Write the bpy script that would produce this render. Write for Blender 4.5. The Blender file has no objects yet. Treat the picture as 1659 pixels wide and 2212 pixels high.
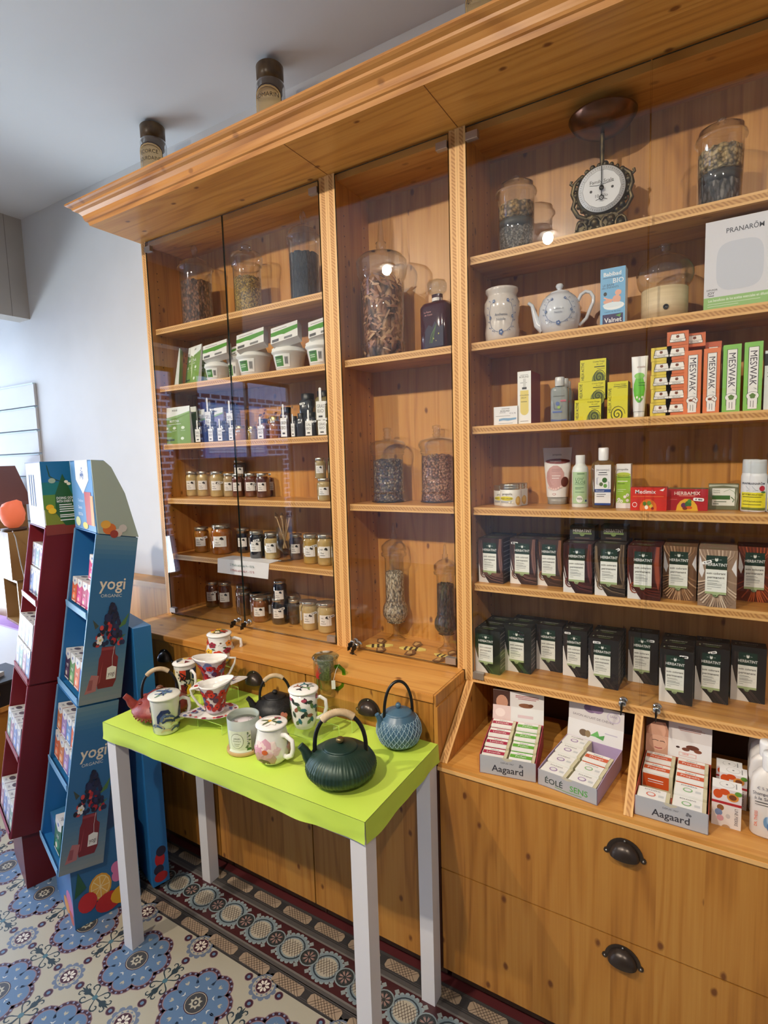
import bpy, math, random
from mathutils import Vector, Matrix
random.seed(7)
C = bpy.context.scene.collection
PI = math.pi
# ------------------------------------------------------------------ camera
F_PX = 1179.7
CAM = Vector((0.4953, -1.5046, 1.5585)); YAW, PITCH, ROLL = -0.5464, -0.1017, 0.0301
fwd = Vector((math.sin(YAW)*math.cos(PITCH), math.cos(YAW)*math.cos(PITCH), math.sin(PITCH)))
r0 = Vector((math.cos(YAW), -math.sin(YAW), 0)); d0 = fwd.cross(r0)
RT = math.cos(ROLL)*r0 + math.sin(ROLL)*d0; DN = -math.sin(ROLL)*r0 + math.cos(ROLL)*d0
cd = bpy.data.cameras.new('camera'); cam = bpy.data.objects.new('camera', cd); C.objects.link(cam)
cd.sensor_fit = 'VERTICAL'; cd.sensor_height = 36.0; cd.lens = F_PX/2212*36.0; cd.clip_start = .01; cd.clip_end = 200
mw = Matrix(((RT.x, -DN.x, -fwd.x, CAM.x), (RT.y, -DN.y, -fwd.y, CAM.y), (RT.z, -DN.z, -fwd.z, CAM.z), (0, 0, 0, 1)))
cam.matrix_world = mw
sc = bpy.context.scene; sc.camera = cam
sc.view_settings.view_transform = 'Standard'; sc.view_settings.look = 'None'; sc.view_settings.gamma = 1
sc.view_settings.use_curve_mapping = False
sc.view_settings.exposure = 0.12
# ------------------------------------------------------------------ world + daylight
w = bpy.data.worlds.new('World'); sc.world = w; w.use_nodes = True
nt = w.node_tree; bg = nt.nodes['Background']
bg.inputs[0].default_value = (.16, .36, .95, 1); bg.inputs[1].default_value = 3.2
def area(name, loc, tgt, sx, sy, power, col):
    l = bpy.data.lights.new(name, 'AREA'); l.shape = 'RECTANGLE'; l.size = sx; l.size_y = sy; l.energy = power; l.color = col
    o = bpy.data.objects.new(name, l); C.objects.link(o); o.location = loc
    o.rotation_euler = (Vector(tgt)-Vector(loc)).to_track_quat('-Z', 'Y').to_euler(); return o
# daylight pouring in through the shop window on the left (sky above the street, and the bright pavement)
area('daylight_sky', (-6.4, -1.6, 3.6), (-2.0, -.8, 1.2), 3.4, 2.2, 380, (.74, .87, 1.0))
area('daylight_street', (-5.9, -1.4, .12), (-2.9, .2, 2.2), 3.2, 1.2, 250, (.78, .90, 1.0))
CEIL = 2.945
sn = bpy.data.lights.new('sun', 'SUN'); sn.energy = 5; sn.angle = .01; sn.color = (1, .95, .88); so = bpy.data.objects.new('sun', sn); C.objects.link(so)   # sunlit house front across the street
so.rotation_euler = Vector((-.8, .25, -.75)).to_track_quat('-Z', 'Y').to_euler()
SPOTS = [(-1.60, -2.08, 175), (-.46, -2.18, 180), (1.15, -2.2, 150)]  # last spot is added to light the right bay, beyond the mirrored view
def add_spot(x, y, e):
    l = bpy.data.lights.new('ceiling_spot', 'SPOT'); l.energy = e; l.color = (1.0, .87, .70)
    l.spot_size = R(105); l.spot_blend = .9; l.shadow_soft_size = .028
    o = bpy.data.objects.new('ceiling_spot', l); C.objects.link(o); o.location = (x, y, CEIL-.04)
    o.rotation_euler = (Vector((x+.25, -.15, .95))-o.location).to_track_quat('-Z', 'Y').to_euler()
R = math.radians
for s in SPOTS: add_spot(*s)
# ------------------------------------------------------------------ measuring helpers (pixel of the 1659x2212 photograph -> point on a real plane)
def ray(px, py): return RT*(px-829.5) + DN*(py-1106) + fwd*F_PX
def on(px, py, ax, val):
    d = ray(px, py); return CAM + d*((val-CAM[ax])/d[ax])
def onp(px, py, P, n):
    d = ray(px, py); return CAM + d*((P-CAM).dot(n)/d.dot(n))
def xat(px, y, z):            # x of the point (y, z) seen in image column px
    py = 1106.0
    for _ in range(6):
        P = on(px, py, 1, y); Q = on(px, py+10, 1, y); py += 10*(z-P.z)/(Q.z-P.z)
    return on(px, py, 1, y).x
def hdir(P):
    n = Vector((P.x-CAM.x, P.y-CAM.y, 0)); return n.normalized()
def rnd(pl, pr, pt, z, pb=None, y=None, base=1.0):
    """round thing: centre, radius and height"""
    px = (pl+pr)/2; r = .03
    for _ in range(4):
        if pb is not None:
            P = on(px, pb, 2, z); c = P + hdir(P)*r*base
        else: c = Vector((xat(px, y, z), y, z))
        n = hdir(c); pm = (pt+(pb if pb else pt+60))/2
        r = (onp(pl, pm, c, n)-onp(pr, pm, c, n)).length/2
    if z > .88 and c.y-r < .024: c = c + hdir(c)*((.024+r-c.y)/max(.2, hdir(c).y))     # stays behind the glass doors
    h = onp(px, pt, c, hdir(c)).z - z
    return Vector((c.x, c.y, z)), r, h
def bxf(pl, pr, pt, z, pb=None, y=None):
    """box facing the room: x of the centre, y of the front, width, height"""
    px = (pl+pr)/2
    if pb is not None: y = max(.022, on(px, pb, 2, z).y) if z > .88 else on(px, pb, 2, z).y
    if pb is None: pb = pt+80
    pm = (pt+pb)/2
    a = on(pl, pm, 1, y).x; b = on(pr, pm, 1, y).x
    return (a+b)/2, y, b-a, on(px, pt, 1, y).z - z
# ------------------------------------------------------------------ materials
MATS = {}
def lin(c): return tuple(((v/255)/12.92 if v/255 <= .04045 else ((v/255+.055)/1.055)**2.4) for v in c)
def pbr(name, col, rough=.5, metal=0, spec=.5, coat=0, trans=0, emit=None, es=0, sss=0):
    m = bpy.data.materials.new(name); m.use_nodes = True
    b = m.node_tree.nodes['Principled BSDF']; b.inputs['Base Color'].default_value = (*col, 1)
    b.inputs['Roughness'].default_value = rough; b.inputs['Metallic'].default_value = metal
    b.inputs['Specular IOR Level'].default_value = spec; b.inputs['Coat Weight'].default_value = coat
    b.inputs['Transmission Weight'].default_value = trans
    if emit: b.inputs['Emission Color'].default_value = (*emit, 1); b.inputs['Emission Strength'].default_value = es
    return m
def col(r, g=None, b=None, rough=.45, metal=0, coat=0):
    if g is None: r, g, b = r
    k = (r, g, b, rough, metal, coat)
    if k not in MATS: MATS[k] = pbr('paint_%d_%d_%d' % (r, g, b), lin((r, g, b)), rough, metal, coat=coat)
    return MATS[k]
def nodes(m):
    nt = m.node_tree; return nt, nt.nodes, nt.links, nt.nodes['Principled BSDF']
def mth(N, L, op, a, b=None, c=None):
    n = N.new('ShaderNodeMath'); n.operation = op
    for i, v in enumerate((a, b, c)):
        if v is None: continue
        if isinstance(v, (int, float)): n.inputs[i].default_value = v
        else: L.new(v, n.inputs[i])
    return n.outputs[0]
def ramp(N, L, fac, stops):
    n = N.new('ShaderNodeValToRGB'); e = n.color_ramp.elements
    e[0].position, e[0].color = stops[0][0], (*stops[0][1], 1); e[1].position, e[1].color = stops[-1][0], (*stops[-1][1], 1)
    for p, c in stops[1:-1]:
        k = e.new(p); k.color = (*c, 1)
    L.new(fac, n.inputs[0]); return n.outputs[0]
def pine(name, grain, across, tone=(1, 1, 1), board=.085, seed=0., rough=.36, knot=1.0):
    m = pbr(name, (.6, .3, .1), rough); nt, N, L, b = nodes(m)
    tc = N.new('ShaderNodeTexCoord'); sp = N.new('ShaderNodeSeparateXYZ'); L.new(tc.outputs['Object'], sp.inputs[0])
    g = sp.outputs['XYZ'.index(grain)]; a = sp.outputs['XYZ'.index(across)]
    bi = mth(N, L, 'FLOOR', mth(N, L, 'DIVIDE', mth(N, L, 'ADD', a, seed*.31+5), board))
    wn = N.new('ShaderNodeTexWhiteNoise'); wn.noise_dimensions = '1D'; L.new(mth(N, L, 'ADD', bi, seed), wn.inputs['W'])
    off = mth(N, L, 'MULTIPLY', wn.outputs['Value'], 13.)
    def vec(sa, sg):
        c = N.new('ShaderNodeCombineXYZ'); L.new(mth(N, L, 'MULTIPLY', a, sa), c.inputs[0])
        L.new(mth(N, L, 'ADD', mth(N, L, 'MULTIPLY', g, sg), off), c.inputs[1]); L.new(off, c.inputs[2]); return c.outputs[0]
    n1 = N.new('ShaderNodeTexNoise'); n1.inputs['Scale'].default_value = 1; n1.inputs['Detail'].default_value = 2; L.new(vec(7, .7), n1.inputs['Vector'])
    rings = mth(N, L, 'SINE', mth(N, L, 'MULTIPLY', mth(N, L, 'ADD', n1.outputs['Fac'], mth(N, L, 'MULTIPLY', a, .9)), 60))
    rings = mth(N, L, 'ADD', mth(N, L, 'MULTIPLY', rings, .5), .5)
    n2 = N.new('ShaderNodeTexNoise'); n2.inputs['Scale'].default_value = 1; n2.inputs['Detail'].default_value = 3; L.new(vec(160, 3.5), n2.inputs['Vector'])
    f = mth(N, L, 'ADD', mth(N, L, 'MULTIPLY', mth(N, L, 'POWER', rings, 2.5), .24), mth(N, L, 'MULTIPLY', n2.outputs['Fac'], .5))
    f = mth(N, L, 'ADD', f, mth(N, L, 'MULTIPLY', wn.outputs['Value'], .28))
    T = lambda c: tuple(x*y for x, y in zip(lin(c), tone))
    cr = ramp(N, L, f, [(.12, T((214, 160, 86))), (.5, T((197, 137, 64))), (.95, T((152, 94, 38)))])
    vo = N.new('ShaderNodeTexVoronoi'); vo.voronoi_dimensions = '2D'; vo.inputs['Scale'].default_value = 1; L.new(vec(9, 5.5), vo.inputs['Vector'])
    n3 = N.new('ShaderNodeTexNoise'); n3.inputs['Scale'].default_value = 3; L.new(vec(20, 9), n3.inputs['Vector'])
    dd = mth(N, L, 'ADD', vo.outputs['Distance'], mth(N, L, 'MULTIPLY', n3.outputs['Fac'], .06))
    k = N.new('ShaderNodeMapRange'); k.inputs['From Min'].default_value = .105; k.inputs['From Max'].default_value = .06; L.new(dd, k.inputs['Value'])
    sc_ = N.new('ShaderNodeSeparateColor'); L.new(vo.outputs['Color'], sc_.inputs[0])
    kk = mth(N, L, 'MULTIPLY', mth(N, L, 'MULTIPLY', k.outputs[0], mth(N, L, 'GREATER_THAN', sc_.outputs[0], .35)), .9*knot)
    mx = N.new('ShaderNodeMix'); mx.data_type = 'RGBA'; L.new(kk, mx.inputs['Factor']); L.new(cr, mx.inputs['A']); mx.inputs['B'].default_value = (*T((112, 60, 26)), 1)
    L.new(mx.outputs['Result'], b.inputs['Base Color'])
    bp = N.new('ShaderNodeBump'); bp.inputs['Strength'].default_value = .12; bp.inputs['Distance'].default_value = .002; L.new(f, bp.inputs['Height']); L.new(bp.outputs[0], b.inputs['Normal'])
    return m
P_BACK = pine('pine_back_panel', 'Z', 'X', seed=3); P_SIDE = pine('pine_side_panel', 'Z', 'Y', seed=1, board=.07)
P_SHELF = pine('pine_shelf', 'X', 'Y', seed=2, board=.05, knot=.6); P_TOP = pine('pine_counter', 'X', 'Y', seed=5, board=.06)
P_FRONT = pine('pine_drawer_front', 'Z', 'X', tone=(.76, .72, .58), seed=8, board=.095)
P_CORN = pine('pine_cornice', 'X', 'Z', tone=(1.0, .97, 1.12), seed=4, board=.4, knot=.6); P_SOFF = pine('pine_soffit', 'X', 'Y', seed=6, board=.09, tone=(1, .94, .8))
def endgrain(name, ax1, ax2, tone=1.0):
    m = pbr(name, (.5, .3, .1), .5); nt, N, L, b = nodes(m)
    tc = N.new('ShaderNodeTexCoord'); mp = N.new('ShaderNodeMapping'); L.new(tc.outputs['Object'], mp.inputs[0])
    sp = N.new('ShaderNodeSeparateXYZ'); L.new(mp.outputs[0], sp.inputs[0]); nz = N.new('ShaderNodeTexNoise'); nz.inputs['Scale'].default_value = 9; nz.inputs['Detail'].default_value = 2; L.new(mp.outputs[0], nz.inputs['Vector'])
    ph = mth(N, L, 'ADD', mth(N, L, 'MULTIPLY', mth(N, L, 'ADD', sp.outputs[0], sp.outputs[2]), 620), mth(N, L, 'MULTIPLY', nz.outputs['Fac'], 34)); wvo = mth(N, L, 'ADD', mth(N, L, 'MULTIPLY', mth(N, L, 'SINE', ph), .5), .5)
    c = ramp(N, L, wvo, [(.1, tuple(v*tone for v in lin((176, 122, 66)))), (.8, tuple(v*tone for v in lin((206, 156, 94))))])
    L.new(c, b.inputs['Base Color']); return m
P_END = endgrain('pine_end_grain', 'X', 'Z'); P_LITE = pbr('pine_edge_light', lin((224, 176, 112)), .45)
P_GROOVE = pbr('pine_dark_joint', lin((120, 72, 34)), .6)
def noisy(name, c1, c2, scale, rough=.6, bump=.3, detail=4, metal=0, dist=.002, stretch=(1, 1, 1), lo=.35, hi=.65):
    m = pbr(name, lin(c1), rough, metal); nt, N, L, b = nodes(m)
    tc = N.new('ShaderNodeTexCoord'); mp = N.new('ShaderNodeMapping'); mp.inputs['Scale'].default_value = stretch; L.new(tc.outputs['Object'], mp.inputs[0])
    n = N.new('ShaderNodeTexNoise'); n.inputs['Scale'].default_value = scale; n.inputs['Detail'].default_value = detail; L.new(mp.outputs[0], n.inputs['Vector'])
    L.new(ramp(N, L, n.outputs['Fac'], [(lo, lin(c1)), (hi, lin(c2))]), b.inputs['Base Color'])
    bp = N.new('ShaderNodeBump'); bp.inputs['Strength'].default_value = bump; bp.inputs['Distance'].default_value = dist; L.new(n.outputs['Fac'], bp.inputs['Height']); L.new(bp.outputs[0], b.inputs['Normal'])
    return m
def grains(name, cols, scale, stretch=(1, 1, 1), bump=1.0, rough=.8, dist=.004):
    """loose dried stuff: every voronoi cell its own tint, dark gaps"""
    m = pbr(name, (.5, .5, .5), rough); nt, N, L, b = nodes(m)
    tc = N.new('ShaderNodeTexCoord'); nz = N.new('ShaderNodeTexNoise'); nz.inputs['Scale'].default_value = scale*.5; L.new(tc.outputs['Object'], nz.inputs['Vector'])
    vm = N.new('ShaderNodeVectorMath'); vm.operation = 'SCALE'; L.new(nz.outputs['Color'], vm.inputs[0]); vm.inputs['Scale'].default_value = 1.2/scale
    va = N.new('ShaderNodeVectorMath'); va.operation = 'ADD'; L.new(tc.outputs['Object'], va.inputs[0]); L.new(vm.outputs[0], va.inputs[1])
    mp = N.new('ShaderNodeMapping'); mp.inputs['Scale'].default_value = stretch; mp.inputs['Rotation'].default_value = (.5, .7, .3); L.new(va.outputs[0], mp.inputs[0])
    v = N.new('ShaderNodeTexVoronoi'); v.inputs['Scale'].default_value = scale; L.new(mp.outputs[0], v.inputs['Vector'])
    sc_ = N.new('ShaderNodeSeparateColor'); L.new(v.outputs['Color'], sc_.inputs[0])
    k = len(cols); c = ramp(N, L, sc_.outputs[0], [(i/(k-1)*.9+.05, lin(q)) for i, q in enumerate(cols)])
    g = N.new('ShaderNodeMapRange'); g.inputs['From Min'].default_value = .35; g.inputs['From Max'].default_value = .75; g.inputs['To Min'].default_value = 1; g.inputs['To Max'].default_value = .25
    L.new(v.outputs['Distance'], g.inputs['Value'])
    mx = N.new('ShaderNodeMix'); mx.data_type = 'RGBA'; mx.blend_type = 'MULTIPLY'; mx.inputs['Factor'].default_value = 1; L.new(c, mx.inputs['A'])
    cc = N.new('ShaderNodeCombineColor'); [L.new(g.outputs[0], cc.inputs[i]) for i in range(3)]; L.new(cc.outputs[0], mx.inputs['B']); L.new(mx.outputs['Result'], b.inputs['Base Color'])
    bp = N.new('ShaderNodeBump'); bp.inputs['Strength'].default_value = bump; bp.inputs['Distance'].default_value = dist; bp.invert = True; L.new(v.outputs['Distance'], bp.inputs['Height']); L.new(bp.outputs[0], b.inputs['Normal'])
    return m
def glassy(name, tint=(1, 1, 1), rough=.0, ior=1.45, fac=1.0, edge=None):
    m = bpy.data.materials.new(name); m.use_nodes = True; nt = m.node_tree; N, L = nt.nodes, nt.links; N.clear()
    o = N.new('ShaderNodeOutputMaterial'); t = N.new('ShaderNodeBsdfTransparent'); t.inputs[0].default_value = (*tint, 1)
    g = N.new('ShaderNodeBsdfGlossy'); g.inputs['Roughness'].default_value = rough; g.inputs[0].default_value = (1, 1, 1, 1)
    ge = N.new('ShaderNodeNewGeometry'); dt = N.new('ShaderNodeVectorMath'); dt.operation = 'DOT_PRODUCT'
    L.new(ge.outputs['Normal'], dt.inputs[0]); L.new(ge.outputs['Incoming'], dt.inputs[1])
    f0 = ((ior-1)/(ior+1))**2; cs = mth(N, L, 'SUBTRACT', 1, mth(N, L, 'ABSOLUTE', dt.outputs['Value'])); x = N.new('ShaderNodeMixShader')
    fr_ = mth(N, L, 'ADD', mth(N, L, 'MULTIPLY', mth(N, L, 'POWER', cs, 5), 1-f0), f0)
    if edge:      # light crosses more glass at a grazing angle and loses more
        q = mth(N, L, 'POWER', cs, 2.5); c3 = N.new('ShaderNodeCombineColor')
        for i in range(3): L.new(mth(N, L, 'ADD', mth(N, L, 'MULTIPLY', q, edge[i]-tint[i]), tint[i]), c3.inputs[i])
        L.new(c3.outputs[0], t.inputs[0])
    L.new(mth(N, L, 'MULTIPLY', fr_, fac), x.inputs[0]); L.new(t.outputs[0], x.inputs[1]); L.new(g.outputs[0], x.inputs[2]); L.new(x.outputs[0], o.inputs[0]); return m
G_PANE = glassy('door_glass', (.985, .99, .985), ior=1.5); G_JAR = glassy('jar_glass', (.97, .975, .975), rough=.02, ior=1.6, fac=2.0, edge=(.40, .44, .46))
G_EDGE = pbr('glass_edge', lin((34, 46, 42)), .2); G_ACR = glassy('acrylic', (.95, .98, .95), ior=1.55); G_FROST = pbr('frosted_glass', lin((205, 216, 205)), .45, trans=.55)
G_RIM = pbr('acrylic_edge', lin((190, 225, 120)), .2); G_GREEN = glassy('green_glass', (.35, .75, .12), ior=1.5)
M_CHROME = pbr('chrome', lin((205, 203, 198)), .18, 1); M_BLACK = pbr('black_plastic', lin((18, 18, 18)), .35); M_GUN = pbr('bronze_pull', lin((58, 48, 42)), .3, .4)
M_WHITE = pbr('white_lacquer', lin((222, 220, 222)), .4); M_IRON = noisy('cast_iron', (24, 24, 25), (40, 40, 42), 220, .45, .4, metal=.3, dist=.0008)
M_CHINA = pbr('china', lin((240, 238, 234)), .12, coat=.4); M_GOLD = pbr('gold_lid', lin((190, 165, 100)), .28, .9); M_LID = pbr('tin_lid', lin((205, 200, 185)), .25, .9)
# ------------------------------------------------------------------ mesh builder
class MB:
    def __init__(s): s.v = []; s.f = []; s.m = []; s.sm = []; s.mats = []
    def mi(s, m):
        if isinstance(m, tuple): m = col(*m)
        if m not in s.mats: s.mats.append(m)
        return s.mats.index(m)
    def add(s, vs, fs, m, smooth=False, T=None):
        o = len(s.v); k = s.mi(m)
        s.v += [tuple(T @ Vector(v)) if T else tuple(v) for v in vs]
        for f in fs: s.f.append([i+o for i in f]); s.m.append(k); s.sm.append(smooth)
        return s
    def box(s, a, b, m, T=None, fm=None):
        (x0, y0, z0), (x1, y1, z1) = a, b
        vs = [(x0, y0, z0), (x1, y0, z0), (x1, y1, z0), (x0, y1, z0), (x0, y0, z1), (x1, y0, z1), (x1, y1, z1), (x0, y1, z1)]
        fs = dict(bot=(0, 3, 2, 1), top=(4, 5, 6, 7), front=(0, 1, 5, 4), right=(1, 2, 6, 5), back=(2, 3, 7, 6), left=(3, 0, 4, 7))
        for k, f in fs.items(): s.add(vs, [f], (fm or {}).get(k, m), False, T)
        return s
    def prism(s, pts, a, b, m, axis=0, T=None, capm=None, smooth=False):
        """polygon in the two other axes, extruded along axis from a to b"""
        def mk(t, p):
            q = list(p); q.insert(axis, t); return tuple(q)
        n = len(pts); vs = [mk(a, p) for p in pts]+[mk(b, p) for p in pts]
        s.add(vs, [(i, (i+1) % n, n+(i+1) % n, n+i) for i in range(n)], m, smooth, T)
        s.add(vs, [tuple(range(n-1, -1, -1)), tuple(range(n, 2*n))], capm or m, False, T); return s
    def lathe(s, prof, m, seg=32, T=None, close=False, rib=None, sq=None):
        vs = []; n = len(prof)
        for i in range(seg):
            a = 2*PI*i/seg; k = 1.0
            for (r, z) in prof:
                rr = r*(1+rib(a, z)) if rib else r
                if sq:      # superellipse cross-section: (exponent, y ratio)
                    e, yr = sq; ca, sa = math.cos(a), math.sin(a); q = (abs(ca)**e+abs(sa)**e)**(-1/e); vs.append((rr*q*ca, rr*q*sa*yr, z))
                else: vs.append((rr*math.cos(a), rr*math.sin(a), z))
        fs = []
        for i in range(seg):
            j = (i+1) % seg
            for q in range(n-1):
                fs.append((i*n+q, j*n+q, j*n+q+1, i*n+q+1))
        s.add(vs, fs, m, True, T)
        for q, rev in ((0, True), (n-1, False)):
            if prof[q][0] > 1e-5 and close:
                c = [i*n+q for i in range(seg)]; s.add(vs, [tuple(c[::-1] if rev else c)], m, False, T)
        return s
    def tube(s, pts, rad, m, seg=10, T=None, flat=1.0):
        pts = [Vector(p) for p in pts]; n = len(pts); vs = []; up = Vector((0, 0, 1))
        prev = None
        for i, p in enumerate(pts):
            t = (pts[min(i+1, n-1)]-pts[max(i-1, 0)]).normalized()
            if prev is None:
                a = t.cross(up);
                if a.length < .1: a = t.cross(Vector((0, 1, 0)))
                a.normalize()
            else: a = (prev - t*prev.dot(t)).normalized()
            prev = a; b = t.cross(a); r = rad[i] if isinstance(rad, (list, tuple)) else rad
            for k in range(seg):
                q = 2*PI*k/seg; vs.append(p + a*r*math.cos(q) + b*r*flat*math.sin(q))
        fs = [(i*seg+k, i*seg+(k+1) % seg, (i+1)*seg+(k+1) % seg, (i+1)*seg+k) for i in range(n-1) for k in range(seg)]
        s.add(vs, fs, m, True, T); s.add(vs, [tuple(range(seg-1, -1, -1)), tuple(range((n-1)*seg, n*seg))], m, False, T); return s
    def ball(s, c, r, m, seg=14, sc=(1, 1, 1), T=None):
        pr = [(math.sin(PI*i/8)*r, -math.cos(PI*i/8)*r) for i in range(9)]; pr[0] = (1e-4, -r); pr[-1] = (1e-4, r)
        M_ = Matrix.Translation(c) @ Matrix.Diagonal((*sc, 1)); return s.lathe(pr, m, seg, (T @ M_) if T else M_)
    def build(s, name, parent=None, loc=None, rot=None):
        me = bpy.data.meshes.new(name); me.from_pydata(s.v, [], s.f)
        for m in s.mats: me.materials.append(m)
        me.polygons.foreach_set('material_index', s.m); me.polygons.foreach_set('use_smooth', s.sm); me.update()
        o = bpy.data.objects.new(name, me); C.objects.link(o)
        if parent: o.parent = parent
        if loc is not None: o.location = loc
        if rot is not None: o.rotation_euler = rot if isinstance(rot, tuple) else (0, 0, rot)
        return o
def tag(o, label, cat, group=None, kind=None):
    o['label'] = label; o['category'] = cat
    if group: o['group'] = group
    if kind: o['kind'] = kind
    return o
def thing(name, label, cat, loc=(0, 0, 0), rz=0, group=None):
    o = bpy.data.objects.new(name, None); C.objects.link(o); o.empty_display_size = .02; o.location = loc; o.rotation_euler = (0, 0, rz)
    return tag(o, label, cat, group)
def struct(o): o['kind'] = 'structure'; return o
def Tm(x=0, y=0, z=0, rx=0, ry=0, rz=0): return Matrix.Translation((x, y, z)) @ Matrix.Rotation(rz, 4, 'Z') @ Matrix.Rotation(ry, 4, 'Y') @ Matrix.Rotation(rx, 4, 'X')
# ------------------------------------------------------------------ printed graphics (flat coloured shapes laid on a surface)
TXT = {}
def text2d(s, bold=0.0, shear=0.0):
    k = (s, bold, shear)
    if k in TXT: return TXT[k]
    cu = bpy.data.curves.new('t', 'FONT'); cu.body = s; cu.size = 1; cu.resolution_u = 2; cu.fill_mode = 'FRONT'; cu.offset = bold; cu.shear = shear
    ob = bpy.data.objects.new('t', cu); C.objects.link(ob); bpy.context.view_layer.update()
    me = bpy.data.meshes.new_from_object(ob.evaluated_get(bpy.context.evaluated_depsgraph_get()))
    vs = [(v.co.x, v.co.y) for v in me.vertices]; fs = [tuple(p.vertices) for p in me.polygons]
    bpy.data.objects.remove(ob); bpy.data.curves.remove(cu); bpy.data.meshes.remove(me)
    if vs:
        x0 = min(v[0] for v in vs); x1 = max(v[0] for v in vs); vs = [((x-x0), y) for x, y in vs]; wd = x1-x0
    else: wd = 0
    TXT[k] = (vs, fs, wd); return TXT[k]
def circ(cx, cy, rx, ry=None, n=14, a0=0, a1=2*PI):
    ry = rx if ry is None else ry
    return [(cx+rx*math.cos(a0+(a1-a0)*i/n), cy+ry*math.sin(a0+(a1-a0)*i/n)) for i in range(n if a1-a0 > 6.2 else n+1)]
def items2polys(items, W, H):
    """-> list of (verts, faces, material, layer); sizes in fractions of W x H; returned coordinates in metres"""
    out = []; boxes = []
    for it in items:
        k = it[0]
        if k == 'r': _, x0, y0, x1, y1, c = it; vs = [(x0*W, y0*H), (x1*W, y0*H), (x1*W, y1*H), (x0*W, y1*H)]; fs = [(0, 1, 2, 3)]
        elif k == 'e': _, x, y, rx, ry, c = it; vs = circ(x*W, y*H, rx*W, ry*H); fs = [tuple(range(len(vs)))]
        elif k == 'p': _, pts, c = it; vs = [(x*W, y*H) for x, y in pts]; fs = [tuple(range(len(vs)))]
        elif k == 's':      # stroke: points, width (fraction of W), colour
            _, pts, wd, c = it; P = [Vector((x*W, y*H)) for x, y in pts]; vs = []; fs = []
            for i, p in enumerate(P):
                t = (P[min(i+1, len(P)-1)]-P[max(i-1, 0)]); t = t.normalized() if t.length > 0 else Vector((1, 0)); n = Vector((-t.y, t.x))
                q = wd*W/2*(.35+.65*math.sin(PI*(i+.5)/len(P)) if len(P) > 3 else 1); vs += [tuple(p+n*q), tuple(p-n*q)]
            fs = [(2*i, 2*i+1, 2*i+3, 2*i+2) for i in range(len(P)-1)]
        elif k == 't':      # text, cx, cy, cap height (of H), colour, max width (of W), rotation quarter turns, bold
            s, x, y, h, c = it[1:6]; mw_ = it[6] if len(it) > 6 else 9; q = it[7] if len(it) > 7 else 0; bd = it[8] if len(it) > 8 else 0.0
            vs, fs, wd = text2d(s, min(bd, .012)); sc_ = h*(W if q % 2 else H)/.73
            lim = mw_*(H if q % 2 else W); sx = sc_ if wd*sc_ <= lim else lim/wd
            vs = [((vx-wd/2)*sx, (vy-.36)*sc_) for vx, vy in vs]
            a = q*PI/2; ca, sa = math.cos(a), math.sin(a); vs = [(x*W+vx*ca-vy*sa, y*H+vx*sa+vy*ca) for vx, vy in vs]
        if not vs: continue
        bb = (min(v[0] for v in vs), min(v[1] for v in vs), max(v[0] for v in vs), max(v[1] for v in vs))
        ly = 1
        for (b2, l2) in boxes:
            if bb[0] < b2[2] and b2[0] < bb[2] and bb[1] < b2[3] and b2[1] < bb[3]: ly = max(ly, l2+1)
        boxes.append((bb, ly)); out.append((vs, fs, c, ly))
    return out
def gfx(mb, items, W, H, fr, step=.00022, sub=None):
    """fr(u, v, h) -> point; sub = max cell width for curved surfaces"""
    for vs, fs, c, ly in items2polys(items, W, H):
        if sub and len(fs) == 1 and len(vs) > 4 and max(v[0] for v in vs)-min(v[0] for v in vs) > sub*.6:
            n = len(vs); cx = sum(v[0] for v in vs)/n; cy = sum(v[1] for v in vs)/n      # rings, so that the shape follows the curve
            vs = [(cx+(x-cx)*k, cy+(y-cy)*k) for k in (1, .66, .33) for x, y in vs]+[(cx, cy)]
            fs = [(q*n+i, q*n+(i+1) % n, (q+1)*n+(i+1) % n, (q+1)*n+i) for q in (0, 1) for i in range(n)]+[(2*n+i, 2*n+(i+1) % n, 3*n) for i in range(n)]
        if sub and len(fs) == 1 and len(vs) == 4:
            x0, x1 = vs[0][0], vs[1][0]; n = max(1, int(abs(x1-x0)/sub+.99)); y0, y1 = vs[0][1], vs[2][1]; q = max(1, int(abs(y1-y0)/sub+.5))
            vs = [(x0+(x1-x0)*i/n, y0+(y1-y0)*j/q) for j in range(q+1) for i in range(n+1)]; fs = [(j*(n+1)+i, j*(n+1)+i+1, (j+1)*(n+1)+i+1, (j+1)*(n+1)+i) for j in range(q) for i in range(n)]
        mb.add([fr(u, v, ly*step) for u, v in vs], fs, c)
def front(x0, y0, z0): return lambda u, v, h: (x0+u, y0-h, z0+v)
def rightf(x0, y0, z0): return lambda u, v, h: (x0+h, y0+u, z0+v)
def topf(x0, y0, z0): return lambda u, v, h: (x0+u, y0+v, z0+h)
def wrap(prof, ang, W, sq=None):
    """label frame on a turned body given by profile (r, z); u centred on angle ang (0 = facing -y)"""
    def rz(z):
        for (r1, z1), (r2, z2) in zip(prof, prof[1:]):
            if z1 <= z <= z2 and z2 > z1: return r1+(r2-r1)*(z-z1)/(z2-z1)
        return prof[-1][0]
    rm = max(r for r, z in prof)
    def f(u, v, h, z0=0):
        a = ang+(u-W/2)/rm; r = rz(v)+h+.0003; return (r*math.sin(a), -r*math.cos(a), v)
    return f
def lines(x0, x1, ys, hgt, c, seed=1):
    rg = random.Random(seed); return [('r', x0, y, x0+(x1-x0)*rg.uniform(.6, 1), y+hgt, c) for y in ys]
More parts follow.
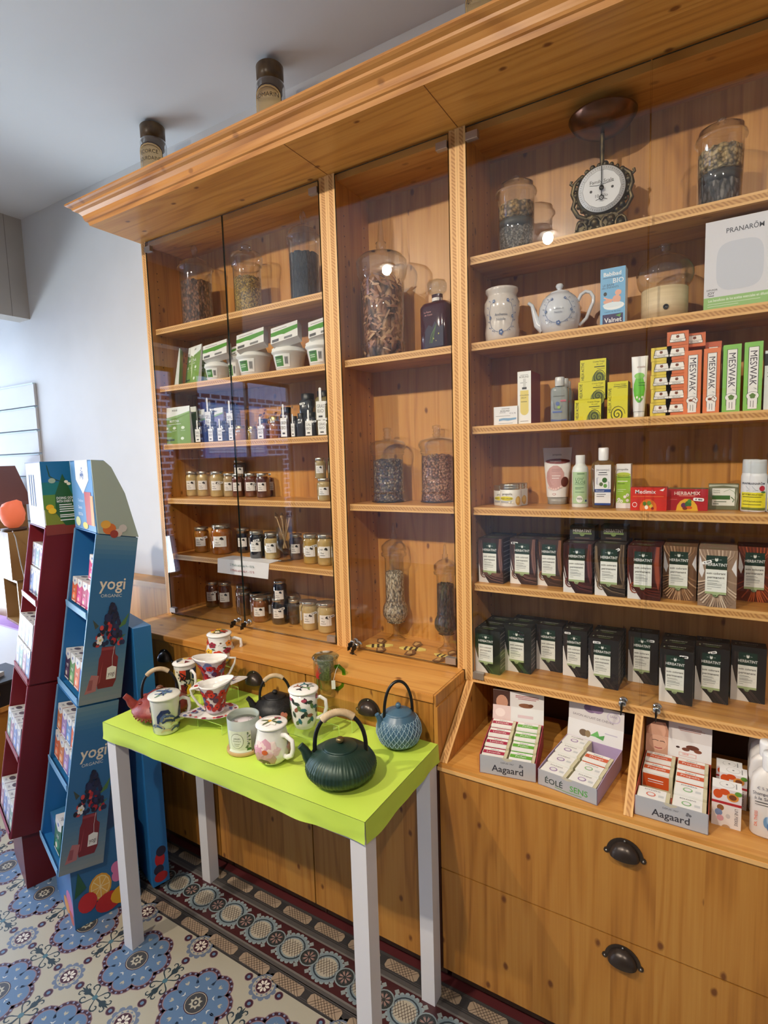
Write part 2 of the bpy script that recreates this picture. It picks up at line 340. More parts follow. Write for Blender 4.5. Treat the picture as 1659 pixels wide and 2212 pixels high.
def sticker(parent, fr, u, v, w=.024, h=.009, ang=.15):
    """small white shaped price label"""
    mb = MB(); ca, sa = math.cos(ang), math.sin(ang)
    pts = [(-.5, -.3), (-.42, -.5), (.42, -.5), (.5, -.3), (.5, .3), (.42, .5), (-.42, .5), (-.5, .3)]
    q = [(u+w*x*ca-h*y*sa, v+w*x*sa+h*y*ca) for x, y in pts]
    mb.add([fr(a, b, .0022) for a, b in q], [tuple(range(8))], (245, 245, 245))
    for i, x in enumerate((-.28, -.02, .1, .24)):
        q = [(u+w*a*ca-h*b*sa, v+w*a*sa+h*b*ca) for a, b in ((x, -.22), (x+.09, -.22), (x+.09, .22), (x, .22))]
        mb.add([fr(a, b, .0026) for a, b in q], [(0, 1, 2, 3)], (50, 50, 60))
    return mb.build('price_sticker', parent)
def facing(c): return math.atan2(CAM.x-c.x, -(CAM.y-c.y))   # angle that turns a label towards the room side where one stands
# ================================================================== THE ROOM
XW, YW = -2.89, .222          # bulkhead plane, back wall plane
WALL = noisy('plaster', (212, 212, 212), (218, 218, 219), 3, .55, .03); CEILM = noisy('ceiling_paint', (228, 231, 232), (232, 234, 235), 2, .8, .02)
BULK = noisy('plaster_taupe', (176, 170, 162), (184, 178, 170), 3, .7, .03)
struct(MB().box((-4.6, YW, 0), (3.2, YW+.08, CEIL), WALL).build('wall_back'))
struct(MB().box((-4.6, -5.4, CEIL), (3.2, YW+.08, CEIL+.08), CEILM).build('ceiling'))
struct(MB().box((3.2, -5.4, 0), (3.28, YW+.08, CEIL), WALL).build('wall_right'))
struct(MB().box((-4.6, -5.48, 0), (3.28, -5.4, CEIL), WALL).build('wall_front'))
# bulkhead over the display window, then the street front with its two windows
b = MB().box((XW-.12, -1.9, 2.40), (XW, YW, CEIL), BULK)
b.box((XW-.004, .1295, 2.40), (XW+.0005, .1315, CEIL), (120, 112, 104))
struct(b.build('trim_1'))
WX = -4.4
m = MB()
m.box((WX-.1, -5.4, 0), (WX, YW, .35), WALL).box((WX-.1, -5.4, 2.55), (WX, YW, CEIL), WALL)
m.box((WX-.1, -2.66, .35), (WX, -2.40, 2.55), WALL).box((WX-.1, -5.4, .35), (WX, -4.25, 2.55), WALL)
struct(m.build('wall_left'))
for i, (ya, yb) in enumerate(((-2.40, YW), (-4.25, -2.66))):
    f = MB()
    for y in (ya, yb-.04, (ya+yb)/2-.02): f.box((WX-.07, y, .35), (WX-.03, y+.04, 2.55), (70, 70, 72))
    for z in (.35, 2.51): f.box((WX-.07, ya, z), (WX-.03, yb, z+.04), (70, 70, 72))
    fo = f.build('window_%d' % (i+1)); struct(fo)
    MB().box((WX-.053, ya+.04, .39), (WX-.047, yb-.04, 2.51), G_PANE).build('pane', fo)
# ledge of wood panelling along the back wall, left of the cabinet
lg = MB(); PINK = pine('pine_ledge', 'Z', 'X', tone=(1.0, .92, .95), seed=11, knot=.2, board=.12)
lg.box((-2.88, .13, 0), (-1.566, YW-.001, .965), PINK).box((-2.88, .115, .965), (-1.566, YW-.001, .99), P_TOP)
struct(lg.build('trim_2'))
# white slat panels in the display window
sl = MB()
for k in range(8):
    z = 1.09+.136*k
    sl.box((-4.35, YW-.016, z-.128), (-2.892, YW-.0015, z-.006), WALL); sl.box((-4.35, YW-.02, z-.006), (-2.892, YW-.003, z), (205, 225, 230))
struct(sl.build('trim_3'))
# street outside: brick house with a roller shutter, pavement
def brickmat():
    m = pbr('brick', (.4, .2, .15), .8); nt, N, L, b = nodes(m); tc = N.new('ShaderNodeTexCoord'); sp = N.new('ShaderNodeSeparateXYZ'); L.new(tc.outputs['Object'], sp.inputs[0])
    cb = N.new('ShaderNodeCombineXYZ'); L.new(sp.outputs[1], cb.inputs[0]); L.new(sp.outputs[2], cb.inputs[1])
    t = N.new('ShaderNodeTexBrick'); L.new(cb.outputs[0], t.inputs['Vector']); t.inputs['Color1'].default_value = (*lin((128, 82, 84)), 1); t.inputs['Color2'].default_value = (*lin((104, 62, 70)), 1)
    t.inputs['Mortar'].default_value = (*lin((205, 200, 205)), 1); t.inputs['Scale'].default_value = 1; t.inputs['Brick Width'].default_value = .3; t.inputs['Row Height'].default_value = .13; t.inputs['Mortar Size'].default_value = .022
    L.new(t.outputs[0], b.inputs['Base Color']); return m
hs = thing('brick_house', 'brick house across the street with white roller shutter, mirrored in the glass doors', 'house', (-9.5, -6.5, 0))
MB().box((-.3, -6, 0), (0, 5, 3.1), brickmat()).build('wall', hs)
MB().prism([(-6, 3.1), (5, 3.1), (5, 3.3), (-.2, 5.0), (-1.8, 5.0), (-6, 3.3)], -.3, 0, (190, 195, 205), 0).build('gable', hs)
MB().box((0, -2.6, 1.5), (.06, -.6, 2.9), (150, 165, 205)).build('window_frame', hs)
sh = MB()
for k in range(16): sh.box((.06, -2.5, 1.75+k*.07), (.075, -.7, 1.81+k*.07), (225, 230, 240))
sh.build('shutter', hs)
struct(MB().box((-12, -14, -.12), (WX-.1, 6, -.02), noisy('paving', (150, 150, 150), (175, 175, 172), 12)).build('floor_street'))
# ------------------------------------------------------------------ FLOOR of encaustic tiles
CREAM, MAR, BLU, PINKL, GRN, GREY = (172, 165, 146), (66, 36, 48), (92, 118, 148), (134, 108, 112), (46, 60, 66), (104, 116, 136)
RF = .38
def fm(c): return col(c[0], c[1], c[2], RF)
fl = MB()
fl.box((-4.6, -5.4, -.05), (3.2, YW, 0), fm((150, 138, 122)))
def fpoly(cx, cy, pts, c, ly): fl.add([(cx+x, cy+y, ly*.00012) for x, y in pts], [tuple(range(len(pts)))], fm(c))
def frect(x0, y0, x1, y1, c, ly): fpoly(0, 0, [(x0, y0), (x1, y0), (x1, y1), (x0, y1)], c, ly)
def rotp(pts, a, ox=0, oy=0): ca, sa = math.cos(a), math.sin(a); return [(ox+x*ca-y*sa, oy+x*sa+y*ca) for x, y in pts]
def stroke(cx, cy, pts, wd, c, ly):
    P = [Vector(p) for p in pts]; L_ = []; R_ = []
    for i, p in enumerate(P):
        t = (P[min(i+1, len(P)-1)]-P[max(i-1, 0)]).normalized(); n = Vector((-t.y, t.x))*wd/2*(.4+.6*math.sin(PI*(i+.5)/len(P))); L_.append(tuple(p+n)); R_.append(tuple(p-n))
    vs = [(cx+x, cy+y, ly*.00012) for x, y in L_+R_]; n = len(P)
    fl.add(vs, [(i, i+1, n+i+1, n+i) for i in range(n-1)], fm(c))
Tt = .2735
frect(-2.3, -2.6, 1.2, -.436, CREAM, 1)
def rosette(cx, cy):
    for k in range(8):
        a = PI/8+k*PI/4; dx, dy = .068*math.cos(a), .068*math.sin(a)
        fpoly(cx+dx, cy+dy, circ(0, 0, .044, n=14), PINKL, 2); fpoly(cx+dx, cy+dy, circ(0, 0, .0415, n=14), MAR, 3)
        fpoly(cx+dx, cy+dy, circ(0, 0, .0325, n=14), PINKL, 4); fpoly(cx+dx*.99, cy+dy*.99, circ(0, 0, .030, n=14), BLU, 5)
        for q in range(-2, 3):
            b_ = a+q*.45; fpoly(cx+dx+.037*math.cos(b_), cy+dy+.037*math.sin(b_), circ(0, 0, .0034, n=7), (120, 130, 156), 5)
        fpoly(cx, cy, rotp([(.026, -.0006), (.082, -.0006), (.082, .0006), (.026, .0006)], a+PI/8), (78, 96, 124), 7)
        fpoly(cx, cy, rotp([(.067, 0), (.073, -.006), (.080, -.0055), (.075, 0), (.086, 0), (.075, .001), (.080, .0055), (.073, .006)], a), CREAM, 7)
        fpoly(cx, cy, rotp([(.046, -.002), (.053, -.008), (.050, 0), (.053, .008), (.046, .002)], a+PI/8), (205, 205, 200), 7)
    fpoly(cx, cy, circ(0, 0, .062, n=24), BLU, 6); fpoly(cx, cy, circ(0, 0, .034, n=18), MAR, 8); fpoly(cx, cy, circ(0, 0, .0315, n=18), CREAM, 9); fpoly(cx, cy, circ(0, 0, .0295, n=18), (66, 66, 68), 10)
    st = []
    for k in range(16): rr = .020 if k % 2 == 0 else .0125; st.append((rr*math.cos(k*PI/8), rr*math.sin(k*PI/8)))
    fpoly(cx, cy, st, CREAM, 11); fpoly(cx, cy, circ(0, 0, .009, n=10), (66, 66, 68), 12); fpoly(cx, cy, circ(0, 0, .004, n=8), CREAM, 13)
def daisy(cx, cy):
    for k in range(12): a = k*PI/6; fpoly(cx+.036*math.cos(a), cy+.036*math.sin(a), circ(0, 0, .0095, n=8), GREY, 2)
    fpoly(cx, cy, circ(0, 0, .038, n=20), GREY, 3); fpoly(cx, cy, circ(0, 0, .033, n=20), CREAM, 4)
    for k in range(12): a = k*PI/6; fpoly(cx, cy, rotp([(.026, -.005), (.032, 0), (.026, .005)], a), GREY, 5)
    fpoly(cx, cy, circ(0, 0, .0245, n=16), PINKL, 6); fpoly(cx, cy, circ(0, 0, .0228, n=16), MAR, 7)
    for k in range(8): a = k*PI/4+.2; fpoly(cx, cy, rotp([(.005, -.0015), (.014, -.0042), (.020, 0), (.014, .0042), (.005, .0015)], a), (214, 205, 190), 8)
def scroll(cx, cy, a):
    for sgn in (1, -1):
        c0 = (.026, sgn*.020); sp_ = [(.004, sgn*.003), (.010, sgn*.014)]+[(c0[0]+.0125*(1-t*.62)*math.cos(PI*.95-t*5.2), c0[1]+sgn*.0125*(1-t*.62)*math.sin(PI*.95-t*5.2)) for t in (0, .15, .3, .45, .6, .75, .9, 1)]
        stroke(cx, cy, rotp(sp_, a), .0048, GRN, 2)
        c1 = (.050, sgn*.013); sp2 = [(.022, sgn*.002), (.034, sgn*.004)]+[(c1[0]+.009*(1-t*.6)*math.cos(-PI*.6+t*4.6), c1[1]+sgn*.009*(1-t*.6)*math.sin(-PI*.6+t*4.6)) for t in (0, .2, .4, .6, .8, 1)]
        stroke(cx, cy, rotp(sp2, a), .0042, GRN, 3)
        fpoly(cx, cy, rotp([(.020, 0), (.034, sgn*.010), (.044, sgn*.009), (.038, sgn*.003), (.030, 0)][::sgn], a), GRN, 4)
    fpoly(cx, cy, rotp([(.006, -.002), (.030, -.0035), (.046, -.0045), (.064, 0), (.046, .0045), (.030, .0035), (.006, .002)], a), GRN, 5)
for i in range(-5, 5):
    for j in range(0, 8):
        cx, cy = -1.024+Tt*i, -.588-Tt*j
        if cy > -2.4 and -2.25 < cx < 1.1: rosette(cx, cy)
for i in range(-5, 5):
    for j in range(0, 8):
        cx, cy = -1.161+Tt*i, -.452-Tt*j
        if -2.25 < cx < 1.15 and cy > -2.5:
            if j > 0: daisy(cx, cy)
            else: daisy(cx, cy-.0)
            for k in range(4):
                a = k*PI/2
                if j == 0 and k == 1: continue
                fpoly(cx+.060*math.cos(a), cy+.060*math.sin(a), circ(0, 0, .0135, n=12), PINKL, 2); fpoly(cx+.060*math.cos(a), cy+.060*math.sin(a), circ(0, 0, .0118, n=12), MAR, 3)
                fpoly(cx+.060*math.cos(a), cy+.060*math.sin(a), circ(0, 0, .0055, n=8), (96, 124, 150), 4)
for i in range(-10, 10):
    for j in range(0, 16):
        if (i+j) % 2: continue
for i in range(-5, 5):
    for j in range(0, 8):
        for (ox, oy) in ((Tt/2, 0), (0, -Tt/2)):
            cx, cy = -1.024+Tt*i+ox, -.588-Tt*j+oy
            if not (-2.25 < cx < 1.1 and cy > -2.5): continue
            for k in range(4): scroll(cx, cy, PI/4+k*PI/2) if False else None
            d = PI/2 if ox else 0
            scroll(cx, cy, d+.0); scroll(cx, cy, d+PI)
            fpoly(cx, cy, circ(0, 0, .008, n=10), (74, 110, 120), 6)
# border bands along the cabinets
DK, GR1, GR2 = (58, 56, 56), (84, 80, 78), (112, 108, 104)
Y = [(-.436, -.386, DK, 2), (-.388, -.376, GR1, 2), (-.376, -.370, GR2, 3), (-.370, -.252, (66, 30, 34), 2), (-.252, -.246, GR2, 3), (-.246, -.232, GR1, 2), (-.232, -.178, DK, 2), (-.178, -.12, (84, 36, 38), 2)]
for y0, y1, c, l in Y: frect(-2.3, y0, 1.2, y1, c, l)
for yy in (-.430, -.425, -.396, -.391, -.228, -.223, -.186, -.182): frect(-2.3, yy, 1.2, yy+.0016, GR1, 4)
frect(-2.88, -5.39, -2.3, YW-.09, (150, 110, 100), 1)
Pb = .137
for k in range(-10, 17):
    cx = -.829+Pb*k
    if not (-2.2 < cx < 1.1): continue
    for yc, off in ((-.4115, 0), (-.205, 0)):
        x = cx+off
        fpoly(x, yc, [(-.056, -.009), (-.049, -.0165), (.049, -.0165), (.056, -.009), (.056, .009), (.049, .0165), (-.049, .0165), (-.056, .009)], (160, 140, 118), 5)
        for q in range(-8, 9):
            for s_ in (1, -1):
                xx = q*.0115; a_ = (xx-.0165*s_, -.0165); b_ = (xx+.0165*s_, .0165)
                if abs(a_[0]) > .052 or abs(b_[0]) > .052: continue
                n_ = .0009; fpoly(x, yc, [(a_[0]-n_, a_[1]), (a_[0]+n_, a_[1]), (b_[0]+n_, b_[1]), (b_[0]-n_, b_[1])], (60, 44, 40), 6+(s_ > 0))
    yc = -.311; x = cx+Pb/2
    for q in range(20): a = q*PI/10; fpoly(x+.050*math.cos(a), yc+.048*math.sin(a), circ(0, 0, .0075, n=7), (136, 150, 152), 4)
    fpoly(x, yc, circ(0, 0, .050, .048, n=22), (122, 138, 144), 5); fpoly(x, yc, circ(0, 0, .043, .041, n=22), (48, 62, 72), 6)
    fpoly(x, yc, circ(0, 0, .038, .0365, n=22), (132, 146, 148), 7); fpoly(x, yc, circ(0, 0, .034, .032, n=20), (176, 168, 150), 8)
    for q in range(-4, 5):
        for s_ in (1, -1):
            t = q*.0105; hh = math.sqrt(max(0, .031**2-(t*.75)**2))
            if hh < .008: continue
            a_ = (t-.6*hh*s_, -.8*hh); b_ = (t+.6*hh*s_, .8*hh); fpoly(x, yc, [(a_[0]-.0009, a_[1]), (a_[0]+.0009, a_[1]), (b_[0]+.0009, b_[1]), (b_[0]-.0009, b_[1])], (70, 56, 52), 9+(s_ > 0))
    for sx, sy in ((1, 1), (1, -1), (-1, 1), (-1, -1)): fpoly(cx+sx*.022, yc+sy*.040, [(-.009, 0), (0, -.009), (.009, 0), (0, .009)], (140, 148, 146), 4)
    fpoly(cx, yc, circ(0, 0, .0315, n=18), (132, 146, 148), 11); fpoly(cx, yc, circ(0, 0, .0275, n=18), (46, 52, 54), 12)
    for q in range(8): fpoly(cx, yc, rotp([(.005, -.0006), (.013, -.003), (.022, -.0026), (.016, 0), (.022, .0026), (.013, .003), (.005, .0006)], q*PI/4), (150, 122, 114), 13)
struct(fl.build('floor'))
# pale square tiles of the display window floor
wf = MB(); wf.box((-4.4, -2.2, 0.0), (-2.32, .12, .002), (168, 156, 140))
for i in range(14):
    for j in range(14):
        wf.box((-4.38+i*.148, -2.19+j*.155, .002), (-4.38+i*.148+.143, -2.19+j*.155+.15, .0035), (206, 196, 180))
struct(wf.build('floor_window'))
# ================================================================== CABINETS
ZS, ZC, ZN, ZF = 2.459, .90, .8923, .7079
YB = .207; YF = -.2065; ZP = .08
X0, X1a, X1m, X1b, X2a, X2m, X2b, X3 = -1.5496, -.6295, -.5985, -.5674, -.1701, -.1455, -.1204, .83
SH = dict(A=2.1127, B=1.8778, C=1.6364, D=1.4064, E=1.164, G=1.8783, H=1.4003, I=2.1154, J=1.8764, K=1.6377, L=1.3989, M=1.1687)
YS = .019; TH = .0225
def vpanel(x0, x1, z0, z1, y0=0., y1=YB):
    """three-ply upright board, its edge showing to the front"""
    m = MB(); m.box((x0, y0+.0004, z0), (x1, y1, z1), P_SIDE)
    t = (x1-x0)*.26; m.box((x0, y0-.0006, z0), (x0+t, y0+.003, z1), P_LITE).box((x0+t, y0-.0004, z0), (x1-t, y0+.003, z1), P_END).box((x1-t, y0-.0006, z0), (x1, y0+.003, z1), P_LITE); return m
def board(x0, x1, y0, y1, zt, th=TH):
    m = MB(); m.box((x0, y0+.001, zt-th), (x1, y1, zt), P_SHELF); t = th*.26
    m.box((x0, y0, zt-t), (x1, y0+.002, zt-.0002), P_LITE).box((x0, y0+.0002, zt-th+t), (x1, y0+.002, zt-t), P_END).box((x0, y0, zt-th+.0002), (x1, y0+.002, zt-th+t), P_LITE); return m
def pinholes(m, x, sgn, z0, z1):
    z = z0
    while z < z1:
        for y in (.045, .165):
            c = circ(0, 0, .0026, n=8); m.add([(x+sgn*.0003, y+a, z+b_) for a, b_ in c], [tuple(range(8))], (58, 34, 18))
        z += .032
def hinge(par, x, z): MB().box((x, -.012, z), (x+.034, .010, z+.022), M_CHROME).build('hinge', par)
def lock(par, x, z):
    o = MB().lathe([(.0001, 0), (.011, 0), (.011, .004), (.0075, .005), (.0075, .012), (.0095, .013), (.0095, .024), (.007, .026), (.0001, .026)], M_CHROME, 20, Tm(x, -.004, z, rx=PI/2)).build('lock', par)
    MB().box((x-.002, -.05, z-.012), (x+.002, -.030, z+.006), M_BLACK).box((x-.001, -.056, z-.018), (x+.001, -.04, z-.005), M_BLACK).build('key', o)
def bay(name, label, xl, xi0, xi1, xr, zb, shelves, doors, group=None):
    t = thing(name, label, 'cabinet', ((xl+xr)/2, YB/2, zb), 0, group); L0 = -t.location
    def put(m, n, par=None):
        o = m.build(n, par or t); o.location = L0 if par is None else (0, 0, 0); return o
    a = vpanel(xl, xi0, zb, ZS); pinholes(a, xi0, 1, zb+.1, ZS-.1); put(a, 'side_panel')
    a = vpanel(xi1, xr, zb, ZS); pinholes(a, xi1, -1, zb+.1, ZS-.1); put(a, 'side_panel')
    put(MB().box((xi0, YB-.012, zb), (xi1, YB, ZS-.02), P_BACK), 'back_panel')
    put(MB().box((xi0, .012, ZS-.02), (xi1, YB, ZS), P_SHELF), 'top_panel')
    for z in shelves: put(board(xi0+.001, xi1-.001, YS, YB-.013, z), 'shelf')
    e = .0035
    for (da, db, hx, lx) in doors:
        m = MB(); g = dict(left=G_EDGE, right=G_EDGE, top=G_EDGE, bot=G_EDGE); m.box((da, -.004, zb+.006), (db, .0015, ZS-.006), G_PANE, fm=g)
        d = put(m, 'glass_door')
        for hz in (ZS-.045, zb+.012): h_ = MB().box((hx, -.010, hz), (hx+.034, .006, hz+.020), (176, 168, 160, .35, .7)).build('hinge', d)
        if lx is not None: lock(d, lx, zb+.03)
    return t, put
b1, put1 = bay('display_cabinet', 'tall pine cabinet bay on the left, two glass doors over honey jars', X0, X0+.0285, X1a, X1m-.0005, ZC, [SH[k] for k in 'ABCDE'],
    [(X0+.030, -1.0765, X0+.031, -1.1), (-1.0735, X1a-.002, X1a-.037, -1.045)], 'upper glass-fronted cabinet bays')
b2, put2 = bay('display_cabinet', 'narrow pine cabinet bay in the middle with glass jars behind one door', X1m, X1b, X2a, X2m-.0005, ZC, [SH['G'], SH['H']],
    [(X1b+.002, X2a-.002, X2a-.037, -.545)], 'upper glass-fronted cabinet bays')
b3, put3 = bay('display_cabinet', 'wide pine cabinet bay on the right with cosmetics and hair colour cartons', X2m, X2b, X3-.028, X3, ZN-.024, [SH[k] for k in 'IJKLM'],
    [(X2b+.002, .3425, X2b+.004, .305), (.3455, X3-.03, X3-.066, .385)], 'upper glass-fronted cabinet bays')
o = board(X2b, X3-.028, -.006, YB, ZN, .024).build('bottom_board', b3); o.location = -b3.location
# cornice and soffit over the three bays
cn = thing('cornice', 'moulded pine cornice projecting over the whole cabinet top', 'cornice', (-.36, -.1, ZS))
prof = [(0, 0), (.004, .012), (.010, .014), (.013, .020), (.017, .033), (.026, .043), (.036, .047), (.040, .050), (.042, .056), (.052, .060), (.058, .064), (.058, .070), (.0, .072)]
yb0, xb0, xe = -.212, X0-.006, X3+.04
m = MB(); n = len(prof)
pts = [(xe, yb0-p, ZS+z) for p, z in prof]+[(xb0-p, yb0-p, ZS+z) for p, z in prof]+[(xb0-p, YB+.01, ZS+z) for p, z in prof]
m.add(pts, [(q*n+i, q*n+i+1, (q+1)*n+i+1, (q+1)*n+i) for q in range(2) for i in range(n-1)], P_CORN)
m.add(pts, [tuple(range(n))[::-1], tuple(range(2*n, 3*n))], P_CORN)
m.build('moulding', cn, loc=-cn.location)
m = MB().box((xb0, yb0, ZS), (xe, YB+.01, ZS+.012), P_SOFF).box((xb0, yb0, ZS+.012), (xe, YB+.01, ZS+.066), P_CORN)
for x in (-.592, -.142): m.box((x, yb0+.001, ZS-.0006), (x+.0016, -.004, ZS+.001), P_GROOVE)
m.build('soffit', cn, loc=-cn.location)
# worktop
ct = thing('worktop', 'pine worktop ledge in front of the left and middle bays', 'worktop', (-.85, -.1, ZC)); L0 = -ct.location
m = MB().box((X0-.01, YF-.003, ZC-.022), (X1m, YB, ZC), P_TOP).box((X1m+.001, YF-.003, ZC-.022), (X2m-.008, YB, ZC), P_TOP)
m.box((X0-.012, YF-.005, ZC-.022), (X2m-.006, YF-.003, ZC-.001), pine('pine_edge', 'X', 'Z', tone=(.95, .84, .74), board=.5, seed=9))
m.build('board', ct, loc=L0)
# base cabinets under the worktop
def pull(par, x, y, z):
    m = MB(); V = []; N_ = 16; K = 8
    for i in range(N_+1):
        a = PI*i/N_                          # left to right over the top
        for k in range(K+1):
            b_ = PI/2*k/K; V.append((x-.033*math.cos(a), y-.001-.026*math.sin(b_)*math.sin(a)**.7, z-.020+.034*math.cos(b_)*math.sin(a)))
    m.add(V, [(i*(K+1)+k, (i+1)*(K+1)+k, (i+1)*(K+1)+k+1, i*(K+1)+k+1) for i in range(N_) for k in range(K)], M_GUN, True)
    ou = [(x-.041*math.cos(PI*i/14), z-.020+.042*math.sin(PI*i/14)) for i in range(15)]; inn = [(x-.031*math.cos(PI*i/14), z-.020+.031*math.sin(PI*i/14)) for i in range(15)]
    for i in range(14): m.prism([ou[i], ou[i+1], inn[i+1], inn[i]], y-.0025, y, M_GUN, 1)
    for s_ in (-1, 1):
        m.prism(circ(x+s_*.040, z-.019, .0065, n=10), y-.003, y, M_GUN, 1); m.ball((x+s_*.040, y-.003, z-.019), .0028, M_CHROME, 8)
    m.ball((x, y-.003, z+.017), .0026, M_CHROME, 8)
    return m.build('cup_pull', par)
def unit(label, x0, x1, fronts, group, zt, toe=P_END):
    t = thing('base_cabinet', label, 'cabinet', ((x0+x1)/2, 0, 0), 0, group); L0 = -t.location
    MB().box((x0+.001, YF+.02, ZP), (x1-.001, YB, zt), P_SIDE).build('body', t, loc=L0)
    MB().box((x0+.001, -.15, .003), (x1-.001, -.135, ZP), (92, 66, 46, .6)).build('plinth', t, loc=L0)
    for (nm, a, b_, z0, z1, px_, pz) in fronts:
        f = MB().box((a+.0015, YF, z0+.0015), (b_-.0015, YF+.019, z1-.0015), P_FRONT).build(nm, t, loc=L0)
        if px_ is not None: pull(f, px_, YF, pz)
    return t
LU = 'base cabinets under the pine worktop'
unit('leftmost pine base cabinet, behind the blue display stand', -1.555, -1.055, [('drawer', -1.555, -1.055, .69, ZC-.024, -1.30, .823), ('door', -1.555, -1.055, ZP, .69, None, None)], LU, ZC-.023)
unit('pine base cabinet behind the left half of the green table', -1.053, -.607, [('drawer', -1.053, -.607, .69, ZC-.024, -.83, .823), ('door', -1.053, -.607, ZP, .69, None, None)], LU, ZC-.023)
unit('pine base cabinet with cup pull above the tabletop, behind the blue teapot', -.605, X2m-.008, [('drawer', -.605, X2m-.008, .69, ZC-.024, -.367, .823), ('door', -.605, X2m-.008, ZP, .69, None, None)], LU, ZC-.023)
t = unit('wide pine chest with two big drawers below the soap cartons', X2m+.005, X3, [('drawer', X2m+.005, X3, .393, ZF-.022, .338, .631), ('drawer', X2m+.005, X3, ZP, .3925, .337, .357)], None, ZF-.021)
L0 = -t.location
MB().box((X2m+.004, YF-.004, ZF-.021), (X3, YB, ZF), P_TOP).box((X2m+.003, YF-.006, ZF-.020), (X3, YF-.0042, ZF-.010), P_LITE).build('ledge_board', t, loc=L0)
def slope(x0, x1, nm):
    pts = [(YB, ZF), (YF+.004, ZF), (-.004, ZN-.024), (YB, ZN-.024)]
    m = MB().prism(pts, x0, x1, P_SIDE, 0); tt = (x1-x0)*.24
    a, b_ = Vector((YF+.004, ZF)), Vector((-.004, ZN-.024)); nn = Vector((-(b_-a).y, (b_-a).x)).normalized()*.0012
    for xa, xb, mm in ((x0, x0+tt, P_LITE), (x0+tt, x1-tt, P_END), (x1-tt, x1, P_LITE)):
        q = [a, b_, b_+nn, a+nn]; m.prism([tuple(v) for v in q], xa, xb, mm, 0)
    return m.build(nm, t, loc=L0)
slope(-.139, -.117, 'slanted_divider'); slope(.333, .353, 'slanted_divider')
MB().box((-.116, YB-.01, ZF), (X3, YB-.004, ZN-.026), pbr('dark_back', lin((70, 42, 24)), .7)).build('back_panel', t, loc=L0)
MB().box((X2m-.0075, YF, ZF-.0), (X2m+.004, YB, .866), P_SIDE).box((X2m-.0075, YF, .8661), (X2m-.0008, -.006, ZC-.001), P_SIDE).box((X2m-.006, YF-.004, ZP), (X2m+.004, YF+.02, ZF), (70, 34, 20, .6)).build('end_panel', t, loc=L0)
# ceiling lamps (two recessed spots, one more added for the right bay)
for i, (x, y, e) in enumerate(SPOTS):
    t = tag(MB().lathe([(.038, 0), (.052, -.003), (.056, -.006), (.056, -.001)], M_WHITE, 28, Tm(x, y, CEIL-.0012)).build('ceiling_spotlight'), 
        ['recessed round ceiling spotlight reflected in the middle glass door', 'recessed round ceiling spotlight reflected beside the kitchen scale', 'added round ceiling spotlight lighting the right bay, its reflection out of view'][i], 'ceiling light', 'recessed ceiling spotlights')
    MB().lathe([(.0001, .0), (.028, .0), (.031, .002), (.031, .02), (.022, .035)], pbr('lamp_glow', (1, .9, .75), emit=(1, .93, .82), es=90), 24, Matrix.Translation((x, y, CEIL-.036)) @ Vector((-.1, -1, .85)).to_track_quat('Z', 'Y').to_matrix().to_4x4()).build('bulb', t, loc=(0, 0, 0))
# opposite shelving of the shop (seen only mirrored in the glass doors)
os_ = thing('wall_shelving', 'pine shelving on the opposite side of the shop, mirrored in the glass doors', 'shelf', (0.6, -5.2, 0))
m = MB()
for k in range(6): m.box((-1.6, 0, .3+k*.36), (1.8, .3, .325+k*.36), P_SHELF)
for x in (-1.6, -.75, .1, .95, 1.8): m.box((x-.015, 0, 0), (x+.015, .3, 2.3), P_SIDE)
m.build('frame', os_)
rg = random.Random(3)
for k in range(5):
    x = -1.5
    while x < 1.7:
        w_ = rg.uniform(.04, .07); h_ = rg.uniform(.09, .2)
        if rg.random() < .72:
            m = MB(); c_ = rg.choice([(226, 224, 220), (220, 215, 190), (170, 120, 80), (236, 236, 236), (150, 160, 110)])
            m.lathe([(.0001, 0), (w_/2, 0), (w_/2, h_*.75), (w_*.28, h_*.82), (w_*.28, h_), (.0001, h_)], c_, 12)
            o = m.build('bottle'); o.location = (.6+x, -4.98, .326+k*.36)
            tag(o, 'small bottle on the opposite shelving, seen only as a faint reflection', 'bottle', 'bottles on the opposite shelving')
        x += w_+rg.uniform(.01, .05)
# ================================================================== JARS AND BOTTLES
H_BARK = grains('bark_chips', [(92, 60, 44), (140, 92, 66), (176, 126, 92), (70, 46, 36), (160, 112, 84)], 135, (1, 1, .6))
H_YEL = grains('yellow_flowers', [(190, 150, 60), (224, 190, 96), (150, 110, 44), (214, 176, 84)], 170)
H_BLK = grains('black_tea', [(30, 28, 30), (52, 48, 52), (20, 18, 20), (66, 62, 64)], 140, (1, 1, .4))
H_LONG = grains('wood_shavings', [(130, 84, 62), (190, 140, 104), (214, 170, 130), (96, 60, 46), (170, 118, 88)], 42, (1.6, 1.2, .55), dist=.01)
H_BLUE = grains('blue_flowers', [(52, 50, 76), (196, 178, 150), (84, 70, 74), (150, 110, 86), (66, 60, 92), (110, 96, 84)], 150)
H_ROSE = grains('pink_petals', [(190, 140, 110), (214, 166, 134), (150, 96, 72), (120, 74, 58), (200, 150, 118)], 150)
H_SEED = grains('pale_seeds', [(196, 178, 150), (226, 212, 186), (150, 128, 100), (210, 190, 160)], 190, (1, 1, .5))
H_DARK = grains('dark_leaves', [(70, 48, 42), (104, 74, 60), (46, 34, 32), (92, 84, 60)], 170, (1, 1, .4))
H_ROOT = grains('pale_root_cubes', [(196, 160, 108), (216, 184, 134), (160, 122, 78), (206, 172, 120)], 100)
H_PEP = grains('grey_seeds', [(120, 112, 104), (160, 150, 140), (80, 74, 70), (190, 180, 170)], 210)
H_NUT = grains('beige_nuts', [(206, 178, 128), (224, 198, 148), (170, 138, 92)], 115)
